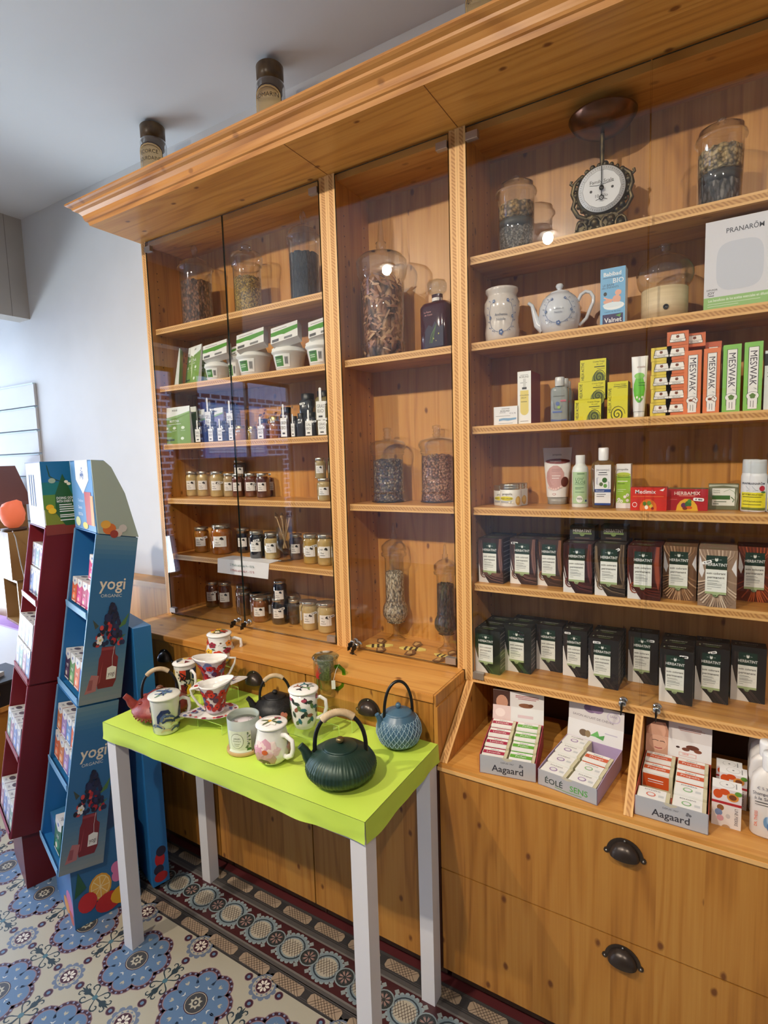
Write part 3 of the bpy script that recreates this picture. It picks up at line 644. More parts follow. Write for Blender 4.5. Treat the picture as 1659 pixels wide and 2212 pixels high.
def glass(mb, prof, seg=36, T=None): mb.lathe(prof, G_JAR, seg, T)
def fill(label, c, r, z0, z1, m, prof=None, lump=.0025):
    rg = random.Random(sum(map(ord, label)) % 999); mb = MB(); seg = 36
    pr = [(r*.2, z0), (r, z0+.0008)]+([(q, z) for q, z in prof if z0 < z < z1-.002] if prof else [])+[(prof_r(prof, z1, r) if prof else r, z1-.002), (r*.8*(prof_r(prof, z1, r)/r if prof else 1), z1+.001), (r*.45, z1+.003), (r*.001, z1+.002)]
    mb.lathe(pr, m, seg); nv = []
    for (x, y, z) in mb.v:
        k = rg.uniform(-lump, lump); q = z > z1-.003; nv.append((x, y, z+(k*1.6 if q else 0)))
    mb.v = nv; o = mb.build('jar_filling', loc=c); return tag(o, label, 'dried herbs', None, 'stuff')
def prof_r(prof, z, d):
    for (r1, z1), (r2, z2) in zip(prof, prof[1:]):
        if z1 <= z <= z2 and z2 > z1: return r1+(r2-r1)*(z-z1)/(z2-z1)
    return d
def stopper_jar(label, c, r, h, body, lid, fills, group='stoppered glass jars of dried herbs', name='glass_jar', foot=None):
    """body, lid: profiles in fractions of (r, h)"""
    t = thing(name, label, 'jar', c, 0, group)
    bp = [(a*r, b_*h) for a, b_ in body]; mb = MB(); glass(mb, bp); mb.build('jar_body', t)
    lp = [(a*r, b_*h) for a, b_ in lid]; mb = MB(); glass(mb, lp); mb.build('lid', t)
    for (lab, z0, z1, m) in fills:
        ip = [(max(.001, a*r-.0022), b_*h) for a, b_ in body]; rr = prof_r(ip, (z0+z1)/2*h, r*.9)
        fill(lab, c, rr, z0*h+.003, z1*h, m, ip)
    return t
CYL = [(.05, .0), (.95, .0), (1.0, .012), (.97, .03), (.94, .05), (.94, .60), (.95, .66), (1.02, .69)]
DOME = [(1.05, .69), (1.06, .705), (.98, .715), (.9, .76), (.55, .80), (.2, .83), (.10, .85), (.13, .875), (.20, .91), (.19, .95), (.10, .985), (.01, 1.0)]
BULGE = [(.9, .66), (1.0, .67), (1.02, .70), (1.10, .76), (1.12, .80), (1.0, .85), (.6, .885), (.25, .90), (.15, .92), (.32, .94), (.34, .965), (.2, .985), (.01, 1.0)]
def J(pl, pr, pt, z, y, **k): return rnd(pl, pr, pt, z, y=y)
# bay 1, top shelf
c, r, h = J(392, 467, 528, SH['A'], .10)
stopper_jar('tall glass jar of brown bark chips, leftmost on the top left shelf', c, r, h, CYL, DOME, [('brown bark chips in the leftmost jar of the top left shelf', .0, .53, H_BARK)])
c, r, h = J(503, 574, 528, SH['A'], .10)
stopper_jar('glass jar of yellow blossoms with swollen lid, middle of the top left shelf', c, r*.92, h, CYL, BULGE, [('yellow blossom granules in the middle jar of the top left shelf', .0, .52, H_YEL)])
c, r, h = J(624, 699, 453, SH['A'], .10)
stopper_jar('tall glass jar of black tea leaves, right on the top left shelf', c, r*.95, h, CYL, DOME, [('black leaves in the right jar of the top left shelf', .0, .52, H_BLK)])
# bay 2 big jar
c, r, h = J(772, 888, 467, SH['G'], .095)
BIG = [(.05, 0), (.86, 0), (.96, .004), (.90, .03), (.84, .05), (.83, .10), (.86, .105), (.86, .112), (.83, .115), (.83, .55), (.90, .565), (.92, .585)]
BIGL = [(.90, .59), (.94, .595), (.94, .61), (.98, .64), (.99, .68), (.85, .72), (.5, .745), (.22, .755), (.17, .77), (.20, .79), (.17, .80), (.21, .815), (.13, .83), (.10, .9), (.06, .985), (.01, 1.0)]
stopper_jar('very large glass jar of wood shavings with tall spire lid in the middle bay', c, r, h, BIG, BIGL, [])
# shavings: a core and individual curls
rg = random.Random(5); mb = MB(); rr = r*.80; h0, h1 = .012*h, .56*h
mb.lathe([(.001, h0), (rr*.93, h0), (rr*.93, h1*.9), (rr*.6, h1*.97), (.001, h1*.96)], H_LONG, 28)
wc = [(196, 146, 110), (160, 108, 80), (214, 172, 132), (120, 78, 58), (180, 128, 96)]
for k in range(420):
    a = rg.uniform(0, 2*PI); z = rg.uniform(h0+.012, h1); L_ = rg.uniform(.018, .05); wd = rg.uniform(.004, .010); q = rg.uniform(-1.2, 1.2)
    P0 = Vector((math.cos(a), math.sin(a), 0))*(rr*rg.uniform(.92, .97)); tn = Vector((-math.sin(a), math.cos(a), 0))*math.cos(q)+Vector((0, 0, 1))*math.sin(q); nn = Vector((math.cos(a), math.sin(a), 0)); sd = tn.cross(nn)
    vs = []; bad = False
    for i in range(5):
        s_ = (i/4-.5)*L_; p = P0+tn*s_+nn*(-(s_*s_)*14+rg.uniform(-.001, .001)); p.z += z
        f_ = wd*(.3+.7*math.sin(PI*(i+.5)/5)); vs += [p+sd*f_/2, p-sd*f_/2]; bad |= not (h0+.004 < p.z < h1+.012)
    if not bad: mb.add(vs, [(2*i, 2*i+1, 2*i+3, 2*i+2) for i in range(4)], rg.choice(wc), True)
tag(mb.build('jar_filling', loc=c), 'curled wood shavings filling the very large jar', 'dried herbs', None, 'stuff')
# square liqueur bottle
c, r, h = J(910, 984, 607, SH['G'], .09)
t = thing('liqueur_bottle', 'square glass decanter of dark red liqueur with flower print and glass stopper', 'bottle', c, R(-8))
mb = MB(); sqp = lambda w_, z: [(w_, z)]
mb.lathe([(.01, 0), (r*.92, 0), (r*.95, .004), (r*.95, h*.62), (r*.8, h*.68), (r*.34, h*.70), (r*.30, h*.72), (r*.30, h*.81)], pbr('red_liqueur', lin((62, 20, 26)), .12, coat=.5), 40, sq=(5, .7)); mb.build('flask', t)
fr_ = front(-r*.62, -r*.69, .01); mb = MB()
gfx(mb, [('t', 'La Reine', .3, .86, .045, (200, 150, 140)), ('t', 'de Cassis', .35, .79, .045, (200, 150, 140)), ('p', [(.1, .0), (1.15, .0), (1.15, .5), (.9, .45), (.7, .62), (.55, .48), (.35, .55), (.15, .4)], (34, 24, 52)),
    ('p', [(.45, .1), (.55, .1), (.8, .55), (.7, .5)], (70, 96, 40)), ('e', .62, .2, .03, .02, (196, 190, 90)), ('e', .9, .3, .03, .02, (196, 190, 90)), ('e', .75, .14, .02, .015, (200, 180, 120)), ('s', [(.4, .1), (.5, .3), (.7, .45)], .02, (110, 150, 60))], r*1.24, h*.58, fr_)
mb.build('flower_print', t)
mb = MB(); mb.lathe([(r*.32, h*.71), (r*.32, h*.755)], (225, 222, 218), 20); mb.build('neck_band', t)
mb = MB(); mb.lathe([(.002, h*.79), (r*.34, h*.80), (r*.62, h*.86), (r*.66, h*.94), (r*.5, h), (.002, h)], glassy('cut_glass', (.85, .88, .9), ior=1.9), 6); mb.build('stopper', t)
# bay 2 middle shelf
MID = [(.05, 0), (.98, 0), (1.0, .01), (.92, .04), (.90, .10), (.88, .13), (.92, .135), (.92, .15), (.88, .155), (.88, .62), (.94, .63), (.94, .645)]
MIDL = [(.94, .65), (.97, .655), (.92, .68), (1.04, .72), (1.05, .76), (.95, .80), (.6, .83), (.25, .845), (.2, .86), (.26, .875), (.16, .89), (.22, .91), (.16, .93), (.24, .95), (.24, .985), (.01, 1.0)]
c, r, h = rnd(801, 881, 923, SH['H'], pb=1087, base=.95)
stopper_jar('glass jar of blue and beige dried flowers on the middle shelf of the narrow bay', c, r*.95, h, MID, MIDL, [('blue and beige dried flowers in the left jar of the middle bay', .0, .56, H_BLUE)])
c, r, h = rnd(905, 987, 917, SH['H'], pb=1087, base=.95)
stopper_jar('glass jar of pink dried petals, right on the middle shelf of the middle bay', c, r*.95, h, MID, MIDL, [('pinkish dried petals in the right jar of the middle bay', .0, .60, H_ROSE)])
# footed jars at the bottom of bay 2
FT = [(.75, .0), (.80, .006), (.45, .02), (.25, .05), (.22, .09), (.30, .12), (.30, .125), (.7, .16), (1.0, .215), (1.02, .25), (.95, .29), (.78, .33), (.78, .34), (.80, .345), (.78, .35), (.76, .36), (.76, .70), (.82, .715)]
FTL = [(.82, .72), (1.0, .725), (1.0, .745), (.90, .755), (.98, .78), (.95, .81), (.6, .845), (.3, .86), (.22, .87), (.28, .88), (.2, .89), (.26, .90), (.16, .91), (.14, .95), (.08, .995), (.01, 1.0)]
def footed(label, flab, pl, pr, pt, pb, m, top):
    c, r, h = rnd(pl, pr, pt, ZC, pb=pb, base=.8)
    t = stopper_jar(label, c, r, h, FT, FTL, [(flab, .145, top, m)], 'footed glass jars at the bottom of the middle bay'); return c, r, h
footed('slim footed glass jar of pale seeds with pointed lid', 'pale seeds in the footed jar with pointed lid', 829, 884, 1129, 1387, H_SEED, .58)
footed('slim footed glass jar of dark leaves, beside the right post of the middle bay', 'dark leaf cuttings in the footed jar beside the post', 939, 991, 1175, 1409, H_DARK, .62)
# bay 3 top shelf
TALL = [(.05, 0), (.96, 0), (1.0, .01), (.95, .03), (.95, .72), (1.05, .735)]
TALLL = [(1.06, .74), (1.10, .75), (1.10, .78), (.98, .79), (.95, .86), (.6, .90), (.2, .925), (.1, .93), (.16, .95), (.2, .97), (.12, .99), (.01, 1.0)]
c, r, h = J(1071, 1160, 378, SH['I'], .09)
stopper_jar('glass jar layered with pale root pieces over grey seeds, left of the kitchen scale', c, r*.92, h, TALL, TALLL,
    [('grey seeds in the lower half of the jar left of the scale', .0, .32, H_PEP), ('pale root pieces in the upper half of the jar left of the scale', .42, .62, H_ROOT)])
mb = MB().lathe([(.001, h*.34), (r*.83, h*.34), (r*.83, h*.415), (.001, h*.415)], (84, 80, 72), 30); tag(mb.build('jar_filling', loc=c), 'dark layer between the roots and the seeds in the jar beside the scale', 'dried herbs', None, 'stuff')
c, r, h = J(1498, 1608, 255, SH['I'], .09)
stopper_jar('wide glass jar layered with beige nuts over grey stalks, right of the kitchen scale', c, r*.92, h, TALL, TALLL,
    [('grey stalks in the lower half of the wide jar at the right', .0, .27, grains('stalks', [(110, 106, 106), (70, 66, 68), (150, 144, 140)], 150, (1, .5, .35))), ('beige nuts in the upper half of the wide jar at the right', .38, .64, H_NUT)])
mb = MB().lathe([(.001, h*.29), (r*.83, h*.29), (r*.83, h*.375), (.001, h*.375)], (70, 66, 62), 30); tag(mb.build('jar_filling', loc=c), 'dark layer between nuts and stalks in the wide jar at the right', 'dried herbs', None, 'stuff')
# jars on top of the cornice
BROWNL = noisy('brown_lid', (70, 50, 26), (96, 72, 40), 30, .3, .05)
def topjar(label, pl, pr, pt, y, words):
    z0 = ZS+.074; c, r, h = J(pl, pr, pt, z0, y); t = thing('pharmacy_jar', label, 'jar', c, 0, 'brown-capped pharmacy jars on top of the cornice')
    bp = [(.001, 0), (r*.95, 0), (r, .006), (r, h-.085), (r*1.02, h-.072), (r*.97, h-.060), (r*.90, h-.056)]
    MB().lathe(bp, G_JAR, 32).build('jar_body', t)
    MB().lathe([(.001, h-.088), (r*.80, h-.088), (r*.82, h-.058), (r*.92, h-.056), (r*.94, h-.004), (r*.88, h), (.001, h)], BROWNL, 32).build('cap', t)
    None
    W, Hh = r*2.2, .105; lb = MB(); f = wrap(bp, 0, W); a = math.sin
    fr2 = lambda u, v, hh: f(u, v+h-.188, hh+.0008)
    its = [('r', 0, 0, 1, .72, (66, 44, 34)), ('p', [(0, .7)]+[(.5-.5*math.cos(PI*i/10), .7+.3*math.sin(PI*i/10)) for i in range(11)], (66, 44, 34)), ('r', .03, .03, .97, .70, (216, 184, 120)),
           ('p', [(.03, .68)]+[(.5-.47*math.cos(PI*i/10), .68+.27*math.sin(PI*i/10)) for i in range(11)], (216, 184, 120)), ('s', [(.1, .68)]+[(.5-.4*math.cos(PI*i/8), .68+.2*math.sin(PI*i/8)) for i in range(9)]+[(.9, .68)], .02, (80, 50, 36))]
    for i, wd in enumerate(words): its.append(('t', wd, .5, .66-.25*i, .14, (40, 26, 20), .82))
    for vs, fs, cc, ly in items2polys(its, W, Hh):
        lb.add([fr2(u, v, ly*.0003) for u, v in vs], fs, cc)
    lb.build('paper_label', t); t.rotation_euler = (0, 0, facing(c)*.55)
topjar('brown-capped pharmacy jar reading ECORCE BOURDAINE, leftmost on top of the cornice', 311, 372, 277, -.02, ['ECORCE', 'BOURDAINE'])
topjar('brown-capped pharmacy jar reading ROMARIN on top of the cornice', 559, 626, 146, -.02, ['ROMARIN'])
topjar('brown-capped pharmacy jar reading FUMETERRE, cut by the top of the photo', 1004, 1084, -82, -.02, ['FUMETERRE'])
# ------------------------------------------------------------------ honey jars
HONEY = {}
def honeymat(c):
    if c not in HONEY: HONEY[c] = pbr('honey_%d_%d_%d' % c, lin(c), .12, coat=.6)
    return HONEY[c]
HN = [0]
def honey(label, pl, pr, pt, z, pb=None, y=None, c=(206, 176, 112), fillto=.86, group='honey jars in the left bay', lab=True, price=None, ang=None, lid=None):
    if y and z < .95: y = max(y, .138)
    ce, r, h = rnd(pl, pr, pt, z, pb=pb, y=y, base=.9); r *= .97; h = min(h, .125 if pb else .100); r = max(r, .28*h)
    if ce.x+r > X1a-.001: ce.x = X1a-.001-r
    t = thing('honey_jar', label, 'jar', ce, facing(ce)*.75 if ang is None else ang, group); HN[0] += 1
    bp = [(.001, 0), (r*.88, 0), (r*.97, h*.03), (r, h*.08), (r, h*.74), (r*.96, h*.80), (r*.84, h*.855), (r*.82, h*.92)]
    MB().lathe(bp, G_JAR, 28).build('jar_body', t)
    ip = [(.001, .0015)]+[(max(.001, a-.0015), b_) for a, b_ in bp[1:] if b_ <= h*fillto]+[(prof_r(bp, h*fillto, r)-.0015, h*fillto), (.001, h*fillto+.0003)]
    MB().lathe(ip, honeymat(c), 28).build('honey', t)
    MB().lathe([(r*.86, h*.885), (r*.88, h*.90), (r*.88, h*.985), (r*.84, h), (.001, h)], lid or M_LID, 28).build('lid', t)
    if lab:
        W, Hh = r*1.25, h*.36; f = wrap(bp, 0, W); fr2 = lambda u, v, hh: f(u, v+h*.27, hh+.0006)
        its = [('r', 0, 0, 1, 1, (236, 234, 232))]; mb = MB()
        its += [('t', 'MIEL', .25, .72, .10, (90, 90, 90)), ('p', [(.5, .72), (.54, .86), (.66, .92), (.78, .80), (.80, .62), (.72, .66), (.64, .62), (.62, .70), (.56, .68)], (30, 30, 32)),
                ('t', 'Miel', .3, .42, .14, (70, 70, 70)), ('r', .1, .18, .55, .23, (110, 110, 110))]
        gfx(mb, its, W, Hh, fr2, .0003, r*.25); mb.build('paper_label', t)
        if price: sticker(t, lambda u, v, hh: f(u+W/2, v, hh+.001), r*price[0], h*price[1], r*.75, r*.28, price[2] if len(price) > 2 else .2)
    return t
CR, AM, DKH, BLK, YE = (208, 180, 118), (176, 104, 26), (96, 44, 16), (26, 18, 16), (196, 158, 60)
z = SH['D']
honey('small cream honey jar, leftmost of the row on the fourth shelf of the left bay', 404, 430, 1018, z, 1072, c=CR)
honey('cream honey jar second from the left on the fourth shelf of the left bay', 430, 454, 1018, z, 1072, c=CR)
honey('larger cream honey jar with price label, third from the left on the fourth shelf', 454, 488, 1018, z, 1074, c=CR, price=(.55, .55))
honey('cream honey jar half hidden just left of the door gap, fourth shelf', 487, 508, 1020, z, y=.15, c=(196, 168, 120))
honey('brown honey jar right behind the door gap on the fourth shelf', 503, 529, 1023, z, 1074, c=(110, 54, 20))
honey('brown honey jar with price label right of the door gap on the fourth shelf', 528, 562, 1022, z, 1074, c=(112, 56, 20), price=(.6, .52))
honey('dark honey jar with glossy lid standing half hidden behind the brown jars', 559, 580, 1022, z, y=.14, c=DKH)
honey('reddish brown honey jar, last of the brown row on the fourth shelf', 577, 612, 1021, z, 1072, c=(140, 70, 22))
tj = honey('dark honey jar behind the door gap, lifted on a jar of the fourth shelf', 504, 535, 1035, z, y=.165, c=(70, 46, 26), lab=False)
honey('dark honey jar stacked on top at the back behind the door gap', 504, 535, 994, z+.072, y=.165, c=(70, 50, 34))
honey('pale honey jar at the right end of the fourth shelf, bottom of the stack', 684, 722, 1033, z, 1088, c=(196, 170, 110))
lz = z+.0785
honey('pale honey jar stacked on the right end of the fourth shelf', 680, 706, 989, lz, y=.075, c=(186, 164, 112), group=None)
honey('pale honey jar cut by the post, stacked at the right end of the fourth shelf', 707, 735, 988, lz, y=.11, c=(186, 164, 112))
honey('pale honey jar in the back under the stacked pair at the right end', 704, 738, 1032, z, y=.11, c=(186, 164, 112), lab=False)
z = SH['E']
honey('small amber honey jar, leftmost on the fifth shelf of the left bay', 420, 456, 1138, z, 1194, c=(170, 110, 36), price=(.5, .60))
honey('big amber honey jar on the fifth shelf, left of the white offer sheet', 457, 505, 1131, z, 1198, c=AM)
honey('black honey jar at the door gap on the fifth shelf', 513, 542, 1140, z, 1195, c=BLK, fillto=.78)
honey('black honey jar with price label right of the door gap, fifth shelf', 541, 573, 1146, z, 1207, c=BLK, price=(.1, .68))
honey('cream honey jar left of the goblet of dippers', 571, 608, 1150, z, 1209, c=CR, fillto=.8)
honey('dark honey jar behind the black ones on the fifth shelf', 541, 567, 1136, z, y=.15, c=DKH, lab=False)
honey('dark honey jar behind the cream one, fifth shelf', 572, 600, 1138, z, y=.15, c=DKH, lab=False)
honey('grey-brown honey jar behind the goblet of dippers', 628, 655, 1146, z, y=.14, c=(90, 66, 56))
honey('yellow honey jar with price label right of the goblet, fifth shelf', 657, 690, 1153, z, 1219, c=YE, price=(.5, .62))
honey('layered cream honey jar right of the yellow one, fifth shelf', 686, 724, 1153, z, 1223, c=(204, 172, 100))
honey('honey jar mostly hidden by the post at the right end of the fifth shelf', 719, 748, 1152, z, y=.075, c=(204, 172, 100))
z = ZC+.0005
honey('dark amber honey jar, leftmost at the bottom of the left bay', 446, 476, 1255, z, 1312, c=(96, 50, 18), price=(.4, .6))
honey('dark amber honey jar second from the left at the bottom of the left bay', 472, 507, 1256, z, 1315, c=(96, 50, 18))
honey('tall honey jar with grey label just left of the door gap at the bottom', 515, 542, 1262, z, 1326, c=(130, 82, 40), price=(.5, .66))
honey('amber honey jar with label under the door locks, bottom of the left bay', 545, 584, 1288, z, 1345, c=(150, 88, 30))
honey('honey jar behind the amber one over the door locks', 540, 570, 1272, z, y=.10, c=(120, 70, 30))
honey('honey jar in the rear row right of the door gap, only lid and rim showing', 564, 594, 1276, z, y=.10, c=(90, 50, 26))
honey('rear honey jar in front of the back panel, left of the stacked one', 516, 544, 1256, z, y=.13, c=(110, 70, 40), lab=False)
honey('rear honey jar against the back panel behind the amber one', 543, 570, 1259, z, y=.15, c=(90, 56, 34), lab=False)
honey('rear honey jar against the back panel under the offer sheet', 566, 593, 1262, z, y=.16, c=(90, 56, 34), lab=False)
honey('black honey jar with price label at the bottom of the left bay', 587, 624, 1290, z, 1350, c=(34, 26, 20), price=(.4, .62))
honey('black honey jar right of the price-labelled black one, bottom of the left bay', 619, 650, 1284, z, 1343, c=(30, 22, 20))
honey('cream honey jar with price label near the post at the bottom', 652, 691, 1297, z, 1363, c=CR, price=(.55, .62))
honey('cream honey jar beside the post at the bottom, rightmost in front', 686, 729, 1300, z, 1369, c=CR, price=(.6, .58))
honey('cream honey jar in the second row behind the price-labelled cream one', 648, 676, 1288, z, y=.085, c=CR)
honey('honey jar in the rear row under the stacked dark jar', 592, 622, 1274, z, y=.115, c=(70, 46, 34), lab=False)
honey('honey jar in the rear row right of the stacked dark jar', 624, 652, 1277, z, y=.125, c=(60, 44, 34), lab=False)
honey('dark honey jar stacked on another in the rear row, tallest at the bottom', 591, 622, 1232, z+.077, y=.115, c=(50, 34, 28))
honey('cream honey jar in the rear row behind the front cream pair', 676, 706, 1284, z, y=.12, c=(190, 160, 110), lab=False)
honey('cream honey jar in the rear corner beside the post', 706, 736, 1290, z, y=.09, c=(190, 160, 110), lab=False)
# offer sheet folded over the shelf edge
t = thing('offer_sheet', 'white paper sheet folded over the shelf edge reading 2 Miels achetes', 'sign', (-1.05, YS, SH['E']))
xl, xr = on(471, 1225, 1, YS-.002).x-t.location.x, on(582, 1235, 1, YS-.002).x-t.location.x; zb = on(525, 1243, 1, YS-.003).z-SH['E']
mb = MB(); yy = -.0015
V = [(xl+.012, .07, .0012), (xr-.002, .07, .0012), (xr, yy, .0014), (xl, yy, .0014), (xl-.003, yy-.002, zb), (xr-.006, yy-.004, zb-.002)]
V2 = [(a, b_+(.0006 if i < 2 else .0006), c_-.0005) for i, (a, b_, c_) in enumerate(V)]
mb.add(V+V2, [(0, 1, 2, 3), (3, 2, 5, 4), (7, 6, 9, 8), (8, 9, 10, 11), (0, 3, 9, 6), (1, 7, 8, 2)], (232, 232, 238))
gfx(mb, [('t', '2 Miels achet\u00e9s = - 10 %', .5, .70, .17, (52, 110, 108), .62), ('t', '3 Miels achet\u00e9s = - 15 %', .5, .32, .17, (168, 50, 62), .62)], xr-xl, -zb, lambda u, v, h_: (xl+u, yy-.005-h_, zb+v)); mb.build('sheet', t)
# goblet with honey dippers
c, r, h = rnd(598, 636, 1137, SH['E'], pb=1214, base=.8)
t = thing('glass_goblet', 'stemmed glass goblet holding wooden honey dippers on the fifth shelf', 'glass', c)
MB().lathe([(.001, .002), (r*.85, 0), (r*.82, .003), (r*.2, .008), (r*.16, h*.14), (r*.24, h*.18), (r*.16, h*.22), (r*.4, h*.28), (r*.85, h*.38), (r*.95, h*.5), (r*.98, h), (r*.94, h), (r*.9, h*.5), (r*.6, h*.34), (.001, h*.3)], glassy('goblet_glass', (.93, .95, .96), ior=1.55), 32).build('bowl', t)
WD = pbr('beech', lin((196, 160, 116)), .5)
for i, (dx, dy, lab) in enumerate(((-.028, .0, 'wooden honey dipper leaning to the left in the goblet'), (0, -.006, 'wooden honey dipper standing upright at the front of the goblet'), (.003, .012, 'wooden honey dipper standing upright at the back of the goblet'), (.022, .004, 'wooden honey dipper leaning to the right in the goblet'), (.016, .012, 'wooden honey dipper leaning right behind the others'))):
    o = thing('honey_dipper', lab, 'honey dipper', c+Vector((-dx*.35, -dy*.3, h*.36)), 0, 'honey dippers in the glass goblet')
    mb = MB(); ax = Vector((dx*1.5, dy*1.5, h*.62+.03)); T = Matrix.Translation((0, 0, 0)) @ ax.to_track_quat('Z', 'Y').to_matrix().to_4x4(); L_ = ax.length
    MB().lathe([(.0015, 0), (.0028, .004), (.0024, L_*.5), (.0026, L_)], WD, 10, T).build('handle', o)
    pr_ = []
    for k in range(6): zz = L_+k*.0045; q = .0075*math.sin(PI*(k+1.2)/7.4); pr_ += [(.003, zz), (q, zz+.0004), (q, zz+.0026), (.003, zz+.003)]
    MB().lathe([(.001, L_)]+pr_+[(.001, L_+.028)], WD, 14, T).build('head', o)
# ================================================================== PACKAGES
def carton(name, label, cat, pl, pr, pt, z, depth, body, items, pb=None, y=None, group=None, side=None, right=None, topc=None, rz=0., top_items=None, price=None, dims=None):
    xc, yf, W, H = bxf(pl, pr, pt, z, pb, y) if dims is None else dims
    m = MB(); B = body; m.box((-W/2, 0, .0003), (W/2, depth, H), B, fm=dict(right=side or B, left=side or B, top=topc or B))
    gfx(m, items, W, H, front(-W/2, 0, 0))
    if right: gfx(m, right, depth, H, rightf(W/2, 0, 0))
    if top_items: gfx(m, top_items, W, depth, topf(-W/2, 0, H))
    o = m.build(name, loc=(xc, yf, z), rot=rz); tag(o, label, cat, group)
    if price: sticker(o, front(-W/2, 0, 0), W*price[0], H*price[1], W*.26, W*.09, price[2])
    return o, W, H
K, WH = (30, 30, 32), (240, 240, 240)
# --- bay 1 second shelf : pouches and compostable tubs
def pouch(name, label, pl, pr, pt, z, c1, title, pb=None, y=None, rz=0, group='green stand-up tea pouches', tilt=0, small=False):
    xc, yf, W, H = bxf(pl, pr, pt, z, pb, y); m = MB(); T = Tm(rx=tilt); nx, nz = 6, 8; D = .028
    def P(u, v, sgn): 
        bul = D/2*(1-v)**.7*(1-(2*u-1)**2*.55)+.0012; return (W*(u-.5)*(1-.04*v), D/2+sgn*bul, H*v)
    for sgn in (-1, 1):
        vs = [P(i/nx, j/nz, sgn) for j in range(nz+1) for i in range(nx+1)]
        fs = [(j*(nx+1)+i, j*(nx+1)+i+1, (j+1)*(nx+1)+i+1, (j+1)*(nx+1)+i) for j in range(nz) for i in range(nx)]; m.add(vs, fs, col(*c1, .35), True, T)
    for i0 in (0, nx):
        a = [P(i0/nx, j/nz, -1) for j in range(nz+1)]; b_ = [P(i0/nx, j/nz, 1) for j in range(nz+1)]; m.add(a+b_, [(j, j+1, nz+2+j, nz+1+j) for j in range(nz)], (225, 228, 225), False, T)
    fr = lambda u, v, h_: tuple(T @ Vector((P(min(max(u/W, 0), 1), min(v/H, 1), -1)[0], P(min(max(u/W, 0), 1), min(v/H, 1), -1)[1]-h_-.0006, v)))
    pale = (235, 238, 234)
    its = [('p', [(0, .78), (.25, .72), (.55, .74), (.8, .80), (1, .86), (1, 1), (.66, 1), (.33, 1), (0, 1)], pale), ('s', [(0, .66), (.3, .70), (.6, .74), (1, .84)], .05, (150, 185, 120)),
           ('t', 'INOLAB', .5, .91, .05, (60, 62, 64)), ('t', title, .5, .62, .075 if not small else .07, (240, 244, 236), .78, 0, .02), ('r', .28, .53, .72, .545, (220, 228, 210))]
    for q in (.22, .5, .78): its += [('e', q, .43, .055, .04, (225, 235, 215)), ('r', q-.07, .35, q+.07, .36, (215, 228, 205))]
    its += [('r', .12, .09, .5, .13, (60, 84, 70)), ('e', .76, .14, .05, .04, (226, 236, 216))]
    gfx(m, its, W, H, fr, .0004, W/7); o = m.build(name, loc=(xc, yf, z), rot=rz); return tag(o, label, 'pouch', group)
G1 = (124, 158, 72)
z = SH['B']+.0005
pouch('tea_pouch', 'green matcha pouch turned sideways, leftmost on the second left shelf', 361, 390, 754, z, G1, 'MATCHA', y=.05, rz=R(-48), tilt=R(-8), small=True)
pouch('tea_pouch', 'green matcha pouch standing in the middle of three on the second left shelf', 386, 428, 743, z, G1, 'MATCHA', y=.055, rz=R(-14), tilt=R(-8))
pouch('tea_pouch', 'green matcha pouch leaning beside the first white tub', 418, 450, 745, z, G1, 'MATCHA', y=.075, rz=R(38), tilt=R(-8), small=True)
TUBM = pbr('pressed_fibre', lin((226, 226, 222)), .6)
